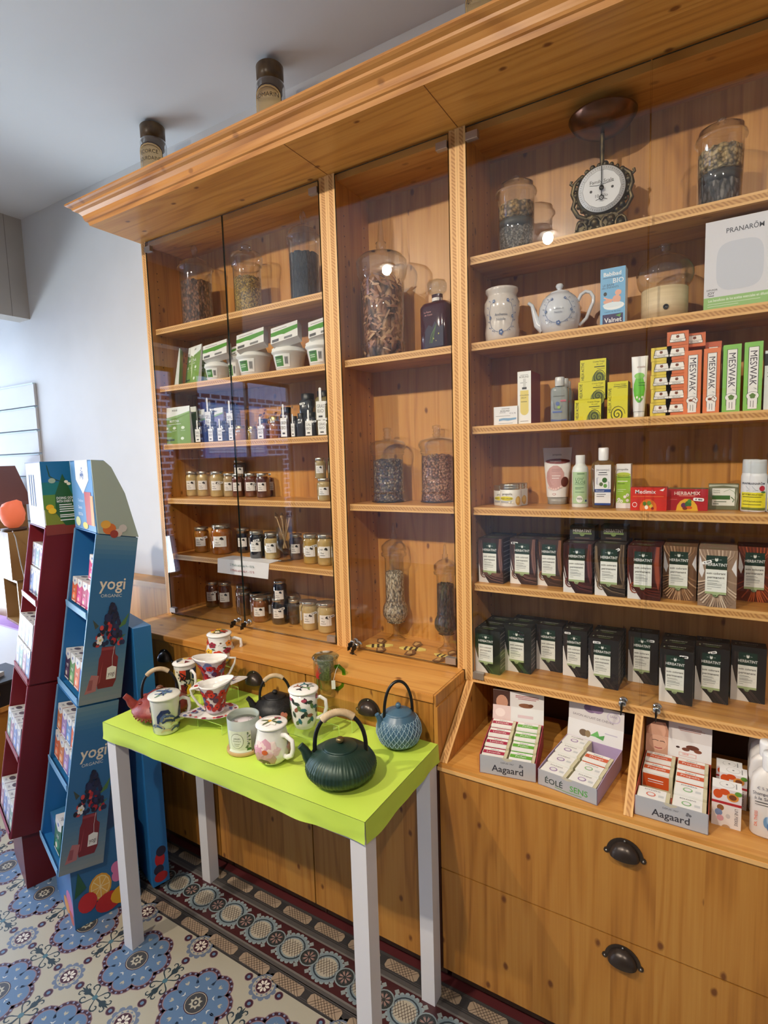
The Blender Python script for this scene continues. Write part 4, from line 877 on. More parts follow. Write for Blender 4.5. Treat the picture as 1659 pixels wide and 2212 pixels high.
def tub(label, pl, pr, prim, z, y, box, top=None):
    c, r, h = rnd(pl, pr, prim, z, y=y); t = thing('fibre_tub', label, 'tub', c, facing(c)*.5, 'white fibre tubs on the second left shelf')
    bp = [(.001, 0), (r*.72, 0), (r*.76, .004), (r*.93, h*.86), (r*1.0, h*.9), (r*1.01, h*.97), (r*.95, h)]
    MB().lathe(bp, TUBM, 36).build('bowl', t)
    hh = h*.8 if top is None else top
    MB().lathe([(r*.97, h*.98), (r*.97, h*1.10), (r*.84, h*1.13), (r*.78, h*1.2), (r*.56, h+hh*.9), (r*.52, h+hh), (.001, h+hh)], TUBM, 36).build('lid', t)
    W = r*1.15; f = wrap(bp, -.2, W); lb = MB(); its = [('r', 0, 0, 1, 1, (238, 238, 236)), ('r', .06, .08, .62, .86, (70, 130, 50)), ('r', .12, .72, .55, .78, (40, 40, 40)), ('r', .14, .52, .5, .58, (200, 220, 190)), ('r', .14, .38, .5, .44, (200, 220, 190)), ('r', .7, .2, .92, .8, (205, 205, 205))]
    its += [('r', .72+.03*k, .25, .735+.03*k, .75, (60, 60, 60)) for k in range(6)]
    gfx(lb, its, W, h*.62, lambda u, v, q: f(u, v+h*.16, q+.0008), .0003, r*.15); lb.build('paper_label', t)
    if box:
        bl, br, btp, bbt = box; yb_ = y-r*.35; A = on(bl, (btp+bbt)/2+8, 1, yb_); B2 = on(br, (btp+bbt)/2, 1, yb_); W2 = (B2.x-A.x)*.78; H2 = (on((bl+br)/2, btp, 1, yb_).z-on((bl+br)/2, bbt, 1, yb_).z)*.86; ctr = on((bl+br)/2, (btp+bbt)/2, 1, yb_)
        m = MB(); T = Tm(ry=R(-12), rx=R(-28)); D = .034; m.box((-W2/2, -D/2, -H2/2), (W2/2, D/2, H2/2), (228, 228, 226), T=T, fm=dict(right=(196, 192, 188), left=(196, 192, 188)))
        gfx(m, [('p', [(0, .45), (.4, .36), (1, .5), (1, .75), (0, .68)], (82, 150, 48)), ('r', .1, .8, .6, .84, (150, 150, 150)), ('r', .05, .05, .3, .22, (90, 90, 90)), ('r', .5, .06, .8, .2, (120, 120, 120)), ('e', .3, .36, .2, .07, (235, 235, 235))], W2, H2, lambda u, v, q: tuple(T @ Vector((u-W2/2, -D/2-q, v-H2/2))))
        o = m.build('wrapped_carton', loc=ctr, rot=facing(ctr)*.4); tag(o, label.replace('white fibre tub', 'film-wrapped carton on the fibre tub').replace('with green label, ', ''), 'carton', 'wrapped cartons on the fibre tubs')
tub('white fibre tub with green label, leftmost, beside the matcha pouches', 443, 500, 792, z, .075, (443, 495, 738, 783), .02)
tub('white fibre tub half hidden at the door gap', 492, 532, 776, z, .12, (490, 520, 752, 778), .02)
tub('white fibre tub with tall lid just right of the door gap', 512, 590, 770, z, .072, (514, 576, 713, 762))
tub('white fibre tub with tall lid in the middle of the right half', 588, 665, 760, z, .072, (587, 650, 698, 750))
tub('white fibre tub with tall lid next to the post', 661, 735, 748, z, .078, (667, 728, 685, 738))
# --- bay 1 third shelf
z = SH['C']+.0004
pouch('tea_pouch', 'green matcha pouch at the front left of the third left shelf', 342, 410, 879, z, G1, 'MATCHA', y=.032, rz=R(-3))
pouch('tea_pouch', 'green pouch hidden behind the front matcha pouch', 366, 422, 880, z, (110, 150, 76), 'MATCHA', y=.075, rz=R(0))
pouch('tea_pouch', 'pale violet ube pouch behind the small jars on the third left shelf', 420, 480, 882, z, (132, 130, 168), 'UBE', y=.10)
def sjar(label, pl, pr, pt, z, y, c, tagx=True, price=None, lidc=M_BLACK, name='spice_jar', sq=(4.5, 1), group='small square jars with white tags', word='SEL'):
    ce, r, h = rnd(pl, pr, pt, z, y=y); t = thing(name, label, 'jar', ce, facing(ce)*.35, group); r *= .95
    bp = [(.001, 0), (r*.96, .0005), (r, .004), (r, h*.72), (r*.8, h*.8)]
    MB().lathe(bp, pbr('jar_fill', lin(c), .15, coat=.5) if c not in HONEY else HONEY[c], 32, sq=sq).build('jar_body', t); HONEY.setdefault(c, t.children[0].data.materials[0])
    MB().lathe([(r*.86, h*.78), (r*.88, h*.99), (r*.84, h), (.001, h)], lidc, 24).build('lid', t)
    if tagx:
        lb = MB(); W = r*1.15; its = [('r', 0, 0, 1, .62, (240, 240, 238)), ('p', [(.36, .62), (.36, 1.05), (.5, 1.08), (.64, 1.05), (.64, .62)], (240, 240, 238)), ('t', word, .5, .46, .12, (70, 70, 70), .8), ('t', 'BIO', .5, .30, .12, (90, 90, 90), .7), ('r', .25, .08, .7, .14, (60, 60, 60))]
        gfx(lb, its, W, h*.98, lambda u, v, q: (u-W/2-r*.1, -r-.0012-q, v+h*.04)); lb.build('paper_tag', t)
    if price: sticker(t, lambda u, v, q: (u, -r-.0015-q, v), r*price[0], h*price[1], r*.8, r*.28, .1)
    return t
DG = (36, 36, 40)
sjar('small dark jar with white tag, nearest the ube pouch', 424, 446, 912, z, .06, DG)
sjar('small dark jar with white tag, second right of the ube pouch', 452, 472, 911, z, .06, DG, word='POIV')
sjar('small dark jar with white tag just left of the door gap, third shelf', 472, 492, 909, z, .06, DG, word='THYM', price=(.9, .5))
sjar('small dark jar with white tag at the door gap, third shelf', 496, 514, 908, z, .06, DG, word='CURR', price=(.5, .6))
sjar('dark jar with white tag raised behind the small ones left of the door gap', 446, 472, 866, z+.0425, .115, DG, price=(1.0, .7))
sjar('jar under the raised dark jar left of the door gap', 446, 472, 905, z, .115, (44, 44, 50), tagx=False)
sjar('dark jar raised behind at the door gap', 492, 520, 872, z+.0425, .115, (60, 64, 84), price=(.3, .7))
sjar('jar under the raised one at the door gap', 492, 520, 905, z, .115, (50, 54, 66), tagx=False)
sjar('small honey-coloured jar with gold lid right of the door gap', 508, 534, 920, z, .06, (176, 120, 50), tagx=False, price=(.1, .62), lidc=M_GOLD, sq=None)
sjar('small olive-coloured jar with gold lid, second right of the door gap', 535, 557, 921, z, .06, (150, 120, 50), tagx=False, price=(.1, .7), lidc=M_GOLD, sq=None)
sjar('slim jar with long white tag right of the olive-coloured jar', 558, 583, 905, z, .085, (120, 80, 40), word='RHUM')
sjar('amber jar with price label in the middle of the third shelf right half', 582, 609, 900, z, .065, (150, 92, 34), tagx=False, price=(.1, .75), lidc=M_GOLD, sq=None)
sjar('dark bottle with long white tag, tallest on the third shelf', 608, 634, 880, z, .07, (60, 40, 34), word='SIROP')
sjar('small dark jar with narrow white tag beside the tall tagged bottle', 630, 645, 899, z, .055, DG, word='SEL')
sjar('black square tin without tag on the third shelf', 643, 662, 893, z, .06, (46, 46, 50), tagx=False, price=(.1, .6))
sjar('black square tin with white tag, front right of the third shelf', 661, 688, 891, z, .06, (46, 46, 50), word='SAL', price=(1.0, .6))
sjar('olive square jar with white tag beside the post, lower of two', 688, 722, 891, z, .06, (116, 104, 60), word='GRAS', price=(.8, .7))
sjar('black tin stacked on the others, third shelf right', 650, 684, 851, z+.0495, .085, (34, 36, 40), tagx=False, price=(-.3, .65))
sjar('black tin underneath the stacked black tin', 650, 684, 894, z, .105, (34, 36, 40), tagx=False)
sjar('olive square jar stacked beside the post, upper of two', 684, 722, 845, z+.0505, .062, (116, 104, 60), word='GRAS', price=(.8, .6))
# dried flower garland mirrored? : brown dried bouquet standing behind the jars of the third shelf
rg = random.Random(2); mb = MB(); cx_ = xat(590, .15, z); 
for k in range(70):
    p = Vector((cx_+rg.gauss(0, .05), .15+rg.uniform(-.03, .03), z+.04+abs(rg.gauss(0, .035)))); s_ = rg.uniform(.006, .012); a = rg.uniform(0, 6)
    mb.add([p+Vector((math.cos(a)*s_, .002, math.sin(a)*s_)), p+Vector((-math.sin(a)*s_*.5, -.002, math.cos(a)*s_*.5)), p-Vector((math.cos(a)*s_, .001, math.sin(a)*s_)), p+Vector((math.sin(a)*s_*.5, .003, -math.cos(a)*s_*.5))], [(0, 1, 2, 3)], rg.choice([(120, 84, 40), (150, 110, 50), (90, 54, 34)]))
for k in range(8): mb.tube([(cx_, .15, z), (cx_+rg.uniform(-.07, .07), .15, z+.08)], .0008, (90, 60, 34), 5)
tag(mb.build('dried_bouquet'), 'brown dried leaf bunch behind the jars on the third left shelf', 'dried flowers')
# --- bay 3
z = SH['K']
carton('skincare_carton', 'small white carton with blue wave at the left end of the yellow-box shelf', 'carton', 1067, 1118, 878, z, .05, (236, 236, 238),
    [('t', 'ANNEMARIE', .5, .88, .06, (90, 90, 90)), ('t', 'BORLIND', .48, .76, .09, K), ('r', .25, .66, .5, .68, (120, 120, 120)), ('t', '\u20ac 51.95', .8, .62, .08, (80, 80, 90)), ('r', .08, .48, .7, .5, (130, 130, 130)),
     ('p', [(.22, .22), (.4, .26), (.6, .22), (.95, .28), (.95, .38), (.7, .36), (.4, .38), (.22, .34)], (130, 170, 205)), ('r', .2, .08, .8, .1, (120, 120, 120))], y=.045, side=(120, 108, 96), group='skincare cartons')
carton('skincare_carton', 'tall white carton with yellow vial picture and red side', 'carton', 1118, 1147, 802, z, .095, (238, 238, 236),
    [('t', 'ANNEMARIE', .5, .93, .02, (90, 90, 90)), ('t', 'BORLIND', .5, .895, .032, K, .8), ('r', .34, .66, .68, .70, (60, 60, 60)), ('r', .2, .78, .7, .79, (150, 150, 150)), ('r', .42, .70, .62, .86, (210, 210, 208)), ('r', .2, .25, .82, .64, (228, 208, 120)), ('e', .51, .25, .31, .08, (228, 208, 120)),
     ('t', 'HYALURON', .5, .55, .024, (80, 60, 30), .7), ('t', 'SERUM', .45, .50, .024, (80, 60, 30)), ('r', .25, .42, .7, .43, (90, 80, 50)), ('r', .2, .05, .8, .06, (130, 130, 130))], y=.05, side=(140, 26, 22), group='skincare cartons')
def gelbottle(label, pl, pr, pt, y):
    ce, r, h = rnd(pl, pr, pt, z, y=y); t = thing('gel_bottle', label, 'bottle', ce, facing(ce)*.3, 'clear gel bottles one behind the other')
    MB().lathe([(.001, 0), (r*.96, 0), (r, .004), (r, h*.70), (r*.9, h*.76), (r*.5, h*.79), (r*.45, h*.82)], pbr('clear_gel', lin((176, 182, 180)), .12, trans=.35, coat=.5), 32, sq=(5, .6)).build('bottle_body', t)
    MB().lathe([(r*.55, h*.80), (r*.56, h*.97), (r*.5, h), (.001, h)], (206, 206, 206, .2), 24).build('cap', t)
    m = MB(); gfx(m, [('r', .15, .80, .85, .82, (110, 110, 110)), ('e', .42, .56, .13, .07, (90, 110, 160)), ('e', .5, .44, .10, .05, (150, 180, 90)), ('s', [(.2, .6), (.2, .4), (.6, .38), (.7, .5)], .03, (60, 80, 130)), ('r', .6, .62, .95, .68, (190, 110, 130)), ('r', .1, .27, .7, .32, (90, 110, 170)), ('p', [(0, .0), (1, .0), (1, .05), (.5, .03), (0, .06)], (70, 90, 150))], r*1.8, h*.68, front(-r*.9, -r*.6-.001, .003)); m.build('print', t)
gelbottle('clear gel bottle, front one of three on the yellow-box shelf', 1190, 1228, 815, .055)
gelbottle('clear gel bottle, middle one of the three one behind the other', 1201, 1236, 818, .105)
gelbottle('clear gel bottle, hindmost of the three one behind the other', 1208, 1240, 824, .15)
def spiral(cx, cy, r, asp, turns=2.6, n=34): return [(cx+r*(1-i/n)*math.cos(i/n*turns*2*PI), cy+asp*r*(1-i/n)*math.sin(i/n*turns*2*PI)) for i in range(n)]
def helix(label, pl, pr, pt, zz, y=.05, tall=False):
    dk = (40, 52, 22)
    if not tall: its = [('e', .72, .02, .26, .42, (120, 130, 40)), ('r', .0, -.0, 1, .001, dk), ('s', spiral(.74, .16, .24, 1.5), .045, dk), ('t', 'HELIX ACTIVE', .10, .48, .11, dk, .8, 1, .01), ('t', 'Creme Visage', .72, .88, .08, dk, .45), ('t', 'Bio actif', .76, .76, .06, dk), ('r', .55, .62, .95, .66, dk), ('r', .65, .54, .95, .555, dk)]
    else: its = [('s', spiral(.5, .12, .38, .62), .06, dk), ('t', 'HELIX ACTIVE', .12, .5, .15, dk, .7, 1), ('t', 'Creme Visage', .62, .92, .04, dk, .7), ('r', .3, .86, .95, .875, dk), ('r', .5, .82, .95, .83, dk)]
    return carton('snail_cream_carton', label, 'carton', pl, pr, pt, zz, .05, (216, 208, 40), its, y=y, side=(84, 88, 30), topc=(120, 130, 40), group='yellow snail cream cartons')
_, _, h1 = helix('yellow carton with snail drawing, bottom of the stack of three', 1241, 1298, 863, z, .042)
_, _, h2 = helix('yellow carton with snail drawing, middle of the stack of three', 1249, 1307, 824, z+h1+.0005, .046)
helix('yellow carton with snail drawing, top of the stack of three', 1253, 1309, 776, z+h1+h2+.001, .05)
helix('upright yellow carton with snail drawing right of the stack', 1312, 1356, 824, z, .045, True)
# flat tube standing on its cap
def tube_std(label, pl, pr, pt, zz, body, items, y=None, pb=None, capc=(224, 224, 222), capf=.10, rz=None, group='standing cream tubes'):
    ce, r, h = rnd(pl, pr, pt, zz, y=y, pb=pb, base=.6); t = thing('cream_tube', label, 'tube', ce, facing(ce)*.5 if rz is None else rz, group)
    nz, sg = 10, 24; m = MB(); vs = []
    def sec(v):
        rx = r*(.72+.28*v); ry = r*.62*(1-v)**.8+.0012; return rx, ry, h*(capf+(1-capf)*v)
    for j in range(nz+1):
        rx, ry, zz_ = sec(j/nz); vs += [(rx*math.cos(2*PI*i/sg), ry*math.sin(2*PI*i/sg), zz_) for i in range(sg)]
    m.add(vs, [(j*sg+i, j*sg+(i+1) % sg, (j+1)*sg+(i+1) % sg, (j+1)*sg+i) for j in range(nz) for i in range(sg)], col(*body, .3), True); m.add(vs, [tuple(range(nz*sg, (nz+1)*sg))], col(*body, .3)); m.build('tube_body', t)
    MB().lathe([(.001, 0), (r*.64, 0), (r*.66, .002), (r*.68, h*capf), (.001, h*capf)], col(*capc, .25), 24, sq=(2.4, .85)).build('cap', t)
    m = MB()
    def fr(u, v, q):
        vv = (v/h-capf)/(1-capf); rx, ry, _ = sec(min(max(vv, 0), 1)); x = (u/(2*r)-.5)*2*rx*.97; return (x, -ry*math.sqrt(max(0, 1-(x/rx)**2))-q-.0008, v)
    gfx(m, items, 2*r, h, fr, .0005, r*.3); m.build('print', t); return t
tube_std('white tube with green leaf circle and daisies beside the yellow mini box stack', 1362, 1398, 770, z, (236, 236, 236),
    [('t', 'propolia', .6, .83, .03, (150, 80, 70), .5), ('e', .5, .46, .42, .22, (96, 190, 40)), ('e', .5, .68, .35, .05, (130, 200, 90)), ('r', .45, .56, .9, .57, (40, 110, 30)), ('r', .45, .52, .9, .53, (40, 110, 30))]+[('e', .35+.2*i, .33-.03*(i % 2), .07, .02, (245, 245, 240)) for i in range(3)]+[('e', .35+.2*i, .33-.03*(i % 2), .02, .007, (220, 190, 60)) for i in range(3)], y=.06)
def tealogo(c): return [('p', [(.2, .22), (.8, .22), (.86, .5), (.8, .82), (.2, .82), (.14, .5)], (60, 40, 30)), ('p', [(.22, .25), (.78, .25), (.83, .5), (.78, .79), (.22, .79), (.17, .5)], (244, 240, 234)), ('e', .5, .62, .08, .10, (120, 60, 40)), ('s', [(.45, .75), (.5, .62), (.55, .76)], .02, (60, 40, 40)), ('r', .12, .24, .88, .44, (60, 40, 30)), ('r', .14, .26, .86, .42, (244, 240, 234)), ('t', 'MESWAK', .5, .34, .10, (60, 40, 30), .6)]
zz = z
for i in range(5):
    pt = 873-24.6*i
    o, W_, H_ = carton('chewing_stick_carton', 'small yellow carton in the five-high stack, %s' % ['bottom one', 'second from the bottom', 'middle one', 'second from the top', 'top one'][i], 'carton', 1409+(1 if i % 2 else 3), 1441+(1 if i % 2 else 3), pt, z, .06, (226, 202, 74), tealogo(0), group='stack of small yellow cartons', dims=(xat(1425.5+(i % 2)*1.5, .042, z), .042, .0455, .0335)); o.location.z = zz; zz += .0338
for k, px in enumerate((1460, 1496)):
    zz = z
    for i in range(6 if k == 0 else 6):
        if k == 1 and i < 5: continue
        o, W_, H_ = carton('chewing_stick_carton', ('small orange carton in the six-high stack, %s' % ['bottom one', 'second from the bottom', 'third from the bottom', 'third from the top', 'second from the top', 'top one'][i]) if k == 0 else 'small orange carton peeking out above the first long orange carton', 'carton', 0, 0, 0, z, .06 if k == 0 else .045, (214, 112, 66), tealogo(0),
            group='stack of small orange cartons', dims=(xat(px, .042 if k == 0 else .062, z), .042 if k == 0 else .062, .0465, .0335)); o.location.z = (z+.0338*i if k == 0 else z+.164)
MB_ = None
def meswak(label, pl, pr, pt, c, leaf, y=.040, backs=None):
    its = [('r', .22, .10, .80, .93, K), ('r', .25, .105, .77, .925, (240, 238, 236)), ('t', 'MESWAK', .52, .62, .40, (50, 44, 60), .56, 3), ('e', .51, .22, .36, .065, K), ('e', .51, .22, .34, .060, (240, 238, 236)), ('r', .26, .03, .76, .2, (240, 238, 236)), ('r', .40, .06, .43, .15, (90, 90, 90)), ('r', .55, .05, .58, .15, (90, 90, 90))]
    if leaf: its += [('e', .51+.09*math.cos(a), .22+.022*math.sin(a), .09, .018, (96, 130, 60)) for a in (.3, 1.6, 2.8, 4.2, 5.3)]
    else: its += [('e', .42, .22, .12, .02, (130, 70, 44)), ('s', [(.5, .22), (.62, .26), (.75, .22)], .05, (110, 60, 44)), ('s', [(.5, .21), (.65, .19), (.72, .17)], .04, (110, 60, 44))]
    return carton('toothpaste_carton', label, 'carton', pl, pr, pt, z, .035, c, its, y=y, group='long toothpaste cartons standing on end', price=(.62, .33, -.5))
meswak('long orange toothpaste carton beside the small orange stack', 1478, 1515, 757, (226, 124, 76), False)
meswak('long orange toothpaste carton, right one of the two', 1520, 1556, 752, (226, 124, 76), False)
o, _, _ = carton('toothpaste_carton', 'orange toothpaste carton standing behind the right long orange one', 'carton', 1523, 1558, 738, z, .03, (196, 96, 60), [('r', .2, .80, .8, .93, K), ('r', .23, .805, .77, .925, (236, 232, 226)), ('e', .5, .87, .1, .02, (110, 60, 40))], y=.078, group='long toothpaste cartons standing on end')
meswak('long green toothpaste carton, left one of the two', 1562, 1601, 744, (134, 196, 92), True)
meswak('long green toothpaste carton, right one of the two', 1608, 1648, 738, (134, 196, 92), True)
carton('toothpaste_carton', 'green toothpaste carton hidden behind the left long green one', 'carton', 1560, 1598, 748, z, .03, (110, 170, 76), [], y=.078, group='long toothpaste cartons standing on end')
carton('skincare_carton', 'white and black carton cut by the right edge of the photo', 'carton', 1652, 1690, 756, z, .05, (226, 232, 234), [('r', 0, .75, 1, .95, K), ('t', 'X', .3, .6, .08, K)], y=.05, side=(40, 40, 40))
# second shelf of bay 3
z = SH['J']
DBL = (88, 112, 160)
def blueflow(its, cx, cy, s_, c=DBL):
    its += [('e', cx+s_*.5*math.cos(a), cy+s_*.5*math.sin(a)*1.1, s_*.35, s_*.35, c) for a in (0, 1.25, 2.5, 3.75, 5.0)]+[('e', cx, cy, s_*.25, s_*.25, (220, 224, 232))]
def blueprint(word1, word2):
    its = []
    for sg in (-1, 1):
        its += [('s', [(.5+sg*.16, .86), (.5+sg*.30, .80), (.5+sg*.37, .62), (.5+sg*.38, .42), (.5+sg*.30, .26), (.5+sg*.16, .16), (.5, .13)], .012, DBL)]
        for (x, y_) in ((.30, .84), (.38, .70), (.42, .55), (.40, .38), (.32, .22), (.2, .14)): its += [('s', [(.5+sg*x, y_), (.5+sg*(x+.06), y_+.05)], .014, DBL), ('e', .5+sg*(x+.05), y_+.04, .016, .014, DBL)]
        blueflow(its, .5+sg*.20, .86, .05); blueflow(its, .5+sg*.36, .50, .05)
    blueflow(its, .5, .13, .08)
    its += [('t', word1, .5, .55, .06, (96, 106, 128)), ('t', word2, .5, .44, .06, (96, 106, 128))]; return its
PORC = pbr('porcelain', lin((208, 212, 220)), .12, coat=.5); PORCW = pbr('stoneware', lin((214, 206, 200)), .15, coat=.5)
c, r, h = rnd(1046, 1124, 626, z, y=.085)
t = thing('ceramic_jar', 'white waisted stoneware jar painted with blue flowers, left of the teapot', 'vase', c, facing(c)*.8)
bp = [(.001, 0), (r*.82, 0), (r*.92, h*.06), (r*.96, h*.2), (r*.90, h*.36), (r*.91, h*.46), (r*.99, h*.6), (r*.98, h*.74), (r*.82, h*.84), (r*.80, h*.88), (r*.9, h*.94), (r*.92, h*.99), (r*.88, h), (r*.8, h*.98), (r*.74, h*.85)]
MB().lathe(bp, PORCW, 40).build('jar_body', t); m = MB(); W = r*1.9; f = wrap(bp[:10], 0, W); gfx(m, blueprint('Anthemis', 'Nobilis'), W, h*.78, lambda u, v, q: f(u, v+h*.05, q+.0006), .0003, r*.1); m.build('painted_flowers', t)
c, r, h = rnd(1163, 1254, 612, z, y=.09)
t = thing('teapot', 'pale blue porcelain teapot with blue flower wreath on the upper right shelf', 'teapot', c, facing(c)*.75)
bp = [(.001, 0), (r*.62, 0), (r*.66, .003), (r*.9, h*.14), (r*1.0, h*.36), (r*.97, h*.54), (r*.82, h*.69), (r*.6, h*.775), (r*.46, h*.80)]
MB().lathe(bp, PORC, 44).build('pot_body', t); MB().lathe([(r*.48, h*.79), (r*.46, h*.82), (r*.2, h*.86), (r*.10, h*.88), (r*.14, h*.90), (r*.19, h*.94), (r*.15, h*.98), (.001, h)], PORC, 32).build('lid', t)
MB().tube([(-r*.75, 0, h*.16), (-r*1.05, 0, h*.26), (-r*1.2, 0, h*.46), (-r*1.32, 0, h*.64), (-r*1.5, 0, h*.70)], [r*.26, r*.2, r*.13, r*.09, r*.085], PORC, 14).build('spout', t)
MB().tube([(r*.86, 0, h*.62)]+[(r*1.24+r*.34*math.cos(a), 0, h*.62+r*.42*math.sin(a)) for a in (2.4, 1.7, 1.0, .3, -.3, -.8)]+[(r*1.25, 0, h*.28), (r*.92, 0, h*.16)], r*.085, PORC, 12).build('handle', t)
m = MB(); W = r*1.7; f = wrap(bp, 0, W); gfx(m, blueprint('Anthemis', 'Nobilis'), W, h*.62, lambda u, v, q: f(u, v+h*.10, q+.0008), .0003, r*.1); m.build('painted_flowers', t)
SKIN = (226, 168, 146)
carton('baby_bath_carton', 'light blue carton with a baby in a bath, right of the pale teapot', 'carton', 1297, 1351, 578, z, .04, (112, 172, 214),
    [('t', 'Babibad', .48, .90, .07, WH, .75, 0, .01), ('r', .1, .83, .85, .84, (50, 80, 120)), ('t', 'BIO', .72, .775, .085, WH), ('t', 'LE BAIN', .32, .71, .04, (40, 60, 100)), ('t', 'des ENFANTS', .40, .665, .035, (40, 60, 100)),
     ('e', .55, .34, .42, .07, (236, 240, 244)), ('e', .66, .45, .17, .07, SKIN), ('e', .72, .56, .13, .05, SKIN), ('e', .3, .42, .18, .04, SKIN), ('s', [(.15, .5), (.3, .46), (.5, .44), (.6, .48)], .08, SKIN), ('e', .2, .56, .07, .035, K), ('e', .5, .36, .40, .045, (220, 232, 240)),
     ('t', '\u00e0 partir de 36 mois', .5, .245, .025, (40, 60, 100)), ('r', .10, .03, .92, .20, (44, 30, 84)), ('t', 'Valnet', .52, .10, .085, WH, .7, 0, .03), ('p', [(.62, .17), (.85, .19), (.8, .13)], (90, 150, 70))], y=.045, side=(226, 232, 240))
# glass dome diffuser on wooden base
c, r, h = rnd(1371, 1497, 530, z, y=.105)
t = thing('aroma_diffuser', 'glass globe diffuser on a pale wooden drum beside the white boxed diffuser', 'diffuser', c, facing(c)*.6)
rb = r*.80; hb = h*.42
MB().lathe([(.001, 0), (rb, 0), (rb, hb), (rb*.8, hb), (.001, hb)], noisy('birch', (206, 184, 146), (222, 202, 166), 4, .5, .05, stretch=(1, 1, 22)), 44).build('wooden_base', t)
gl = [(rb*.86, hb*1.0)]+[(r*math.sin(a), h*.60-r*.80*math.cos(a)) for a in [PI*(.32+.66*i/14) for i in range(15)]]+[(.006, h*.60+r*.80)]
gl = [(a, min(b_, h)) for a, b_ in gl]; MB().lathe(gl, G_JAR, 44).build('globe', t)
MB().lathe([(.003, h*.90), (.012, h*.93), (.010, h*.96), (.016, h)], G_JAR, 16).build('glass_nozzle', t)
MB().lathe([(.006, 0), (.0065, .002), (.004, .002), (.004, 0), (.001, .001)], M_BLACK, 16, Tm(rb*.1, -rb-.0005, hb*.35, rx=PI/2)).build('socket', t)
carton('boxed_diffuser', 'big white and green carton with a rounded white diffuser picture at the right', 'box', 1524, 1680, 466, z, .10, (214, 214, 222),
    [('r', 0, 0, 1, .15, (146, 190, 118)), ('t', 'PRANAR\u014cM', .56, .87, .055, (70, 74, 88), .52, 0, .01), ('p', [(.17+.66*(.5-.5*math.cos(a)*(abs(math.cos(a))**-.45 if abs(math.cos(a)) > .01 else 0)*1.0), .48+.27*math.sin(a)*(abs(math.sin(a))**-.45 if abs(math.sin(a)) > .01 else 0)) for a in [2*PI*i/28 for i in range(28)]], (196, 200, 212)),
     ('t', 'DIFUSOR', .12, .235, .02, (60, 60, 66)), ('t', 'JOY', .105, .20, .03, (60, 60, 66), 9, 0, .02), ('r', .07, .165, .15, .173, (60, 60, 66)), ('t', 'Los beneficios de los aceites esenciales en difusi\u00f3n', .50, .115, .03, (234, 240, 230), .86, 0, .01), ('r', .06, .07, .8, .075, (220, 232, 214)), ('r', .06, .045, .5, .05, (220, 232, 214))], y=.04, side=(104, 140, 90))
# kitchen scale
z = SH['I']; BRZ = noisy('aged_bronze', (62, 54, 40), (112, 98, 70), 60, .38, .5, metal=.75, dist=.003)
c, r, h = rnd(1238, 1360, 248, z, y=.10); t = thing('kitchen_scale', 'ornate bronze kitchen scale with round white dial and dish on top', 'scale', c, facing(c)*.75)
dz = on(1297, 402, 1, .07).z-z; rd = r*.84
m = MB(); m.lathe([(.001, -.022), (rd*1.02, -.022), (rd*1.10, -.012), (rd*1.08, .004), (rd*.98, .008)], BRZ, 44, Tm(0, 0, dz, rx=PI/2))
rg = random.Random(8)
for k in range(26):
    a = 2*PI*k/26; m.ball((rd*1.10*math.cos(a), -.0, dz+rd*1.10*math.sin(a)), rg.uniform(.005, .009), BRZ, 8)
for sg in (-1, 1):
    m.tube([(sg*rd*.9, 0, dz+rd*.7), (sg*rd*1.15, 0, dz+rd*.5), (sg*rd*1.24, 0, dz+rd*.1), (sg*rd*1.12, 0, dz-.2*rd), (sg*rd*1.22, 0, dz-rd*.5), (sg*rd*1.0, 0, dz-rd*.9), (sg*rd*.55, 0, dz-rd*1.15)], .006, BRZ, 8)
    m.tube([(sg*rd*1.2, 0, dz+rd*.45), (sg*rd*1.32, 0, dz+rd*.55), (sg*rd*1.28, 0, dz+rd*.66)], .004, BRZ, 8)
m.build('case', t)
m = MB(); m.prism([(-rd*1.0, 0), (rd*1.0, 0), (rd*1.15, .012), (rd*.9, dz*.25), (rd*.55, dz*.4), (-rd*.55, dz*.4), (-rd*.9, dz*.25), (-rd*1.15, .012)], -.035, .03, BRZ, 1)
for k in range(22): m.ball((rg.uniform(-1, 1)*rd, -.036, rg.uniform(.1, 1)*dz*.3), rg.uniform(.005, .012), BRZ, 8)
for sg in (-1, 1):
    m.tube([(sg*rd*(.25+.25*math.cos(a)), -.04, dz*.2+.018*math.sin(a)) for a in [i*.7 for i in range(8)]], .0035, BRZ, 7); m.tube([(sg*rd*(.8+.22*math.cos(a)), -.04, dz*.14+.02*math.sin(a)) for a in [i*.7 for i in range(8)]], .0035, BRZ, 7)
m.build('base', t)
m = MB(); m.lathe([(.001, .001), (rd*.97, .001), (rd*.97, 0)], (226, 228, 232, .3), 48, Tm(0, -.012, dz, rx=PI/2))
D_ = 2*rd; its = [('e', .5, .5, .40, .40, (150, 152, 156)), ('e', .5, .5, .392, .392, (228, 230, 234))]
for k in range(60):
    a = 2*PI*k/60; l_ = .05 if k % 5 == 0 else .03; its.append(('p', [(.5+.46*math.cos(a-.006), .5+.46*math.sin(a-.006)), (.5+.46*math.cos(a+.006), .5+.46*math.sin(a+.006)), (.5+(.46-l_)*math.cos(a+.006), .5+(.46-l_)*math.sin(a+.006)), (.5+(.46-l_)*math.cos(a-.006), .5+(.46-l_)*math.sin(a-.006))], K))
its += [('t', 'Family Scale', .5, .66, .075, K, .55), ('s', [(.25, .60), (.4, .575), (.6, .60), (.75, .62)], .012, K), ('t', '10 Kilo', .5, .36, .07, K, .4), ('e', .28, .47, .028, .028, K), ('e', .72, .50, .028, .028, K), ('s', [(.38, .27), (.5, .31), (.62, .26)], .012, K)]
gfx(m, its, D_, D_, front(-rd, -.0135, dz-rd), .0003); m.build('dial', t)
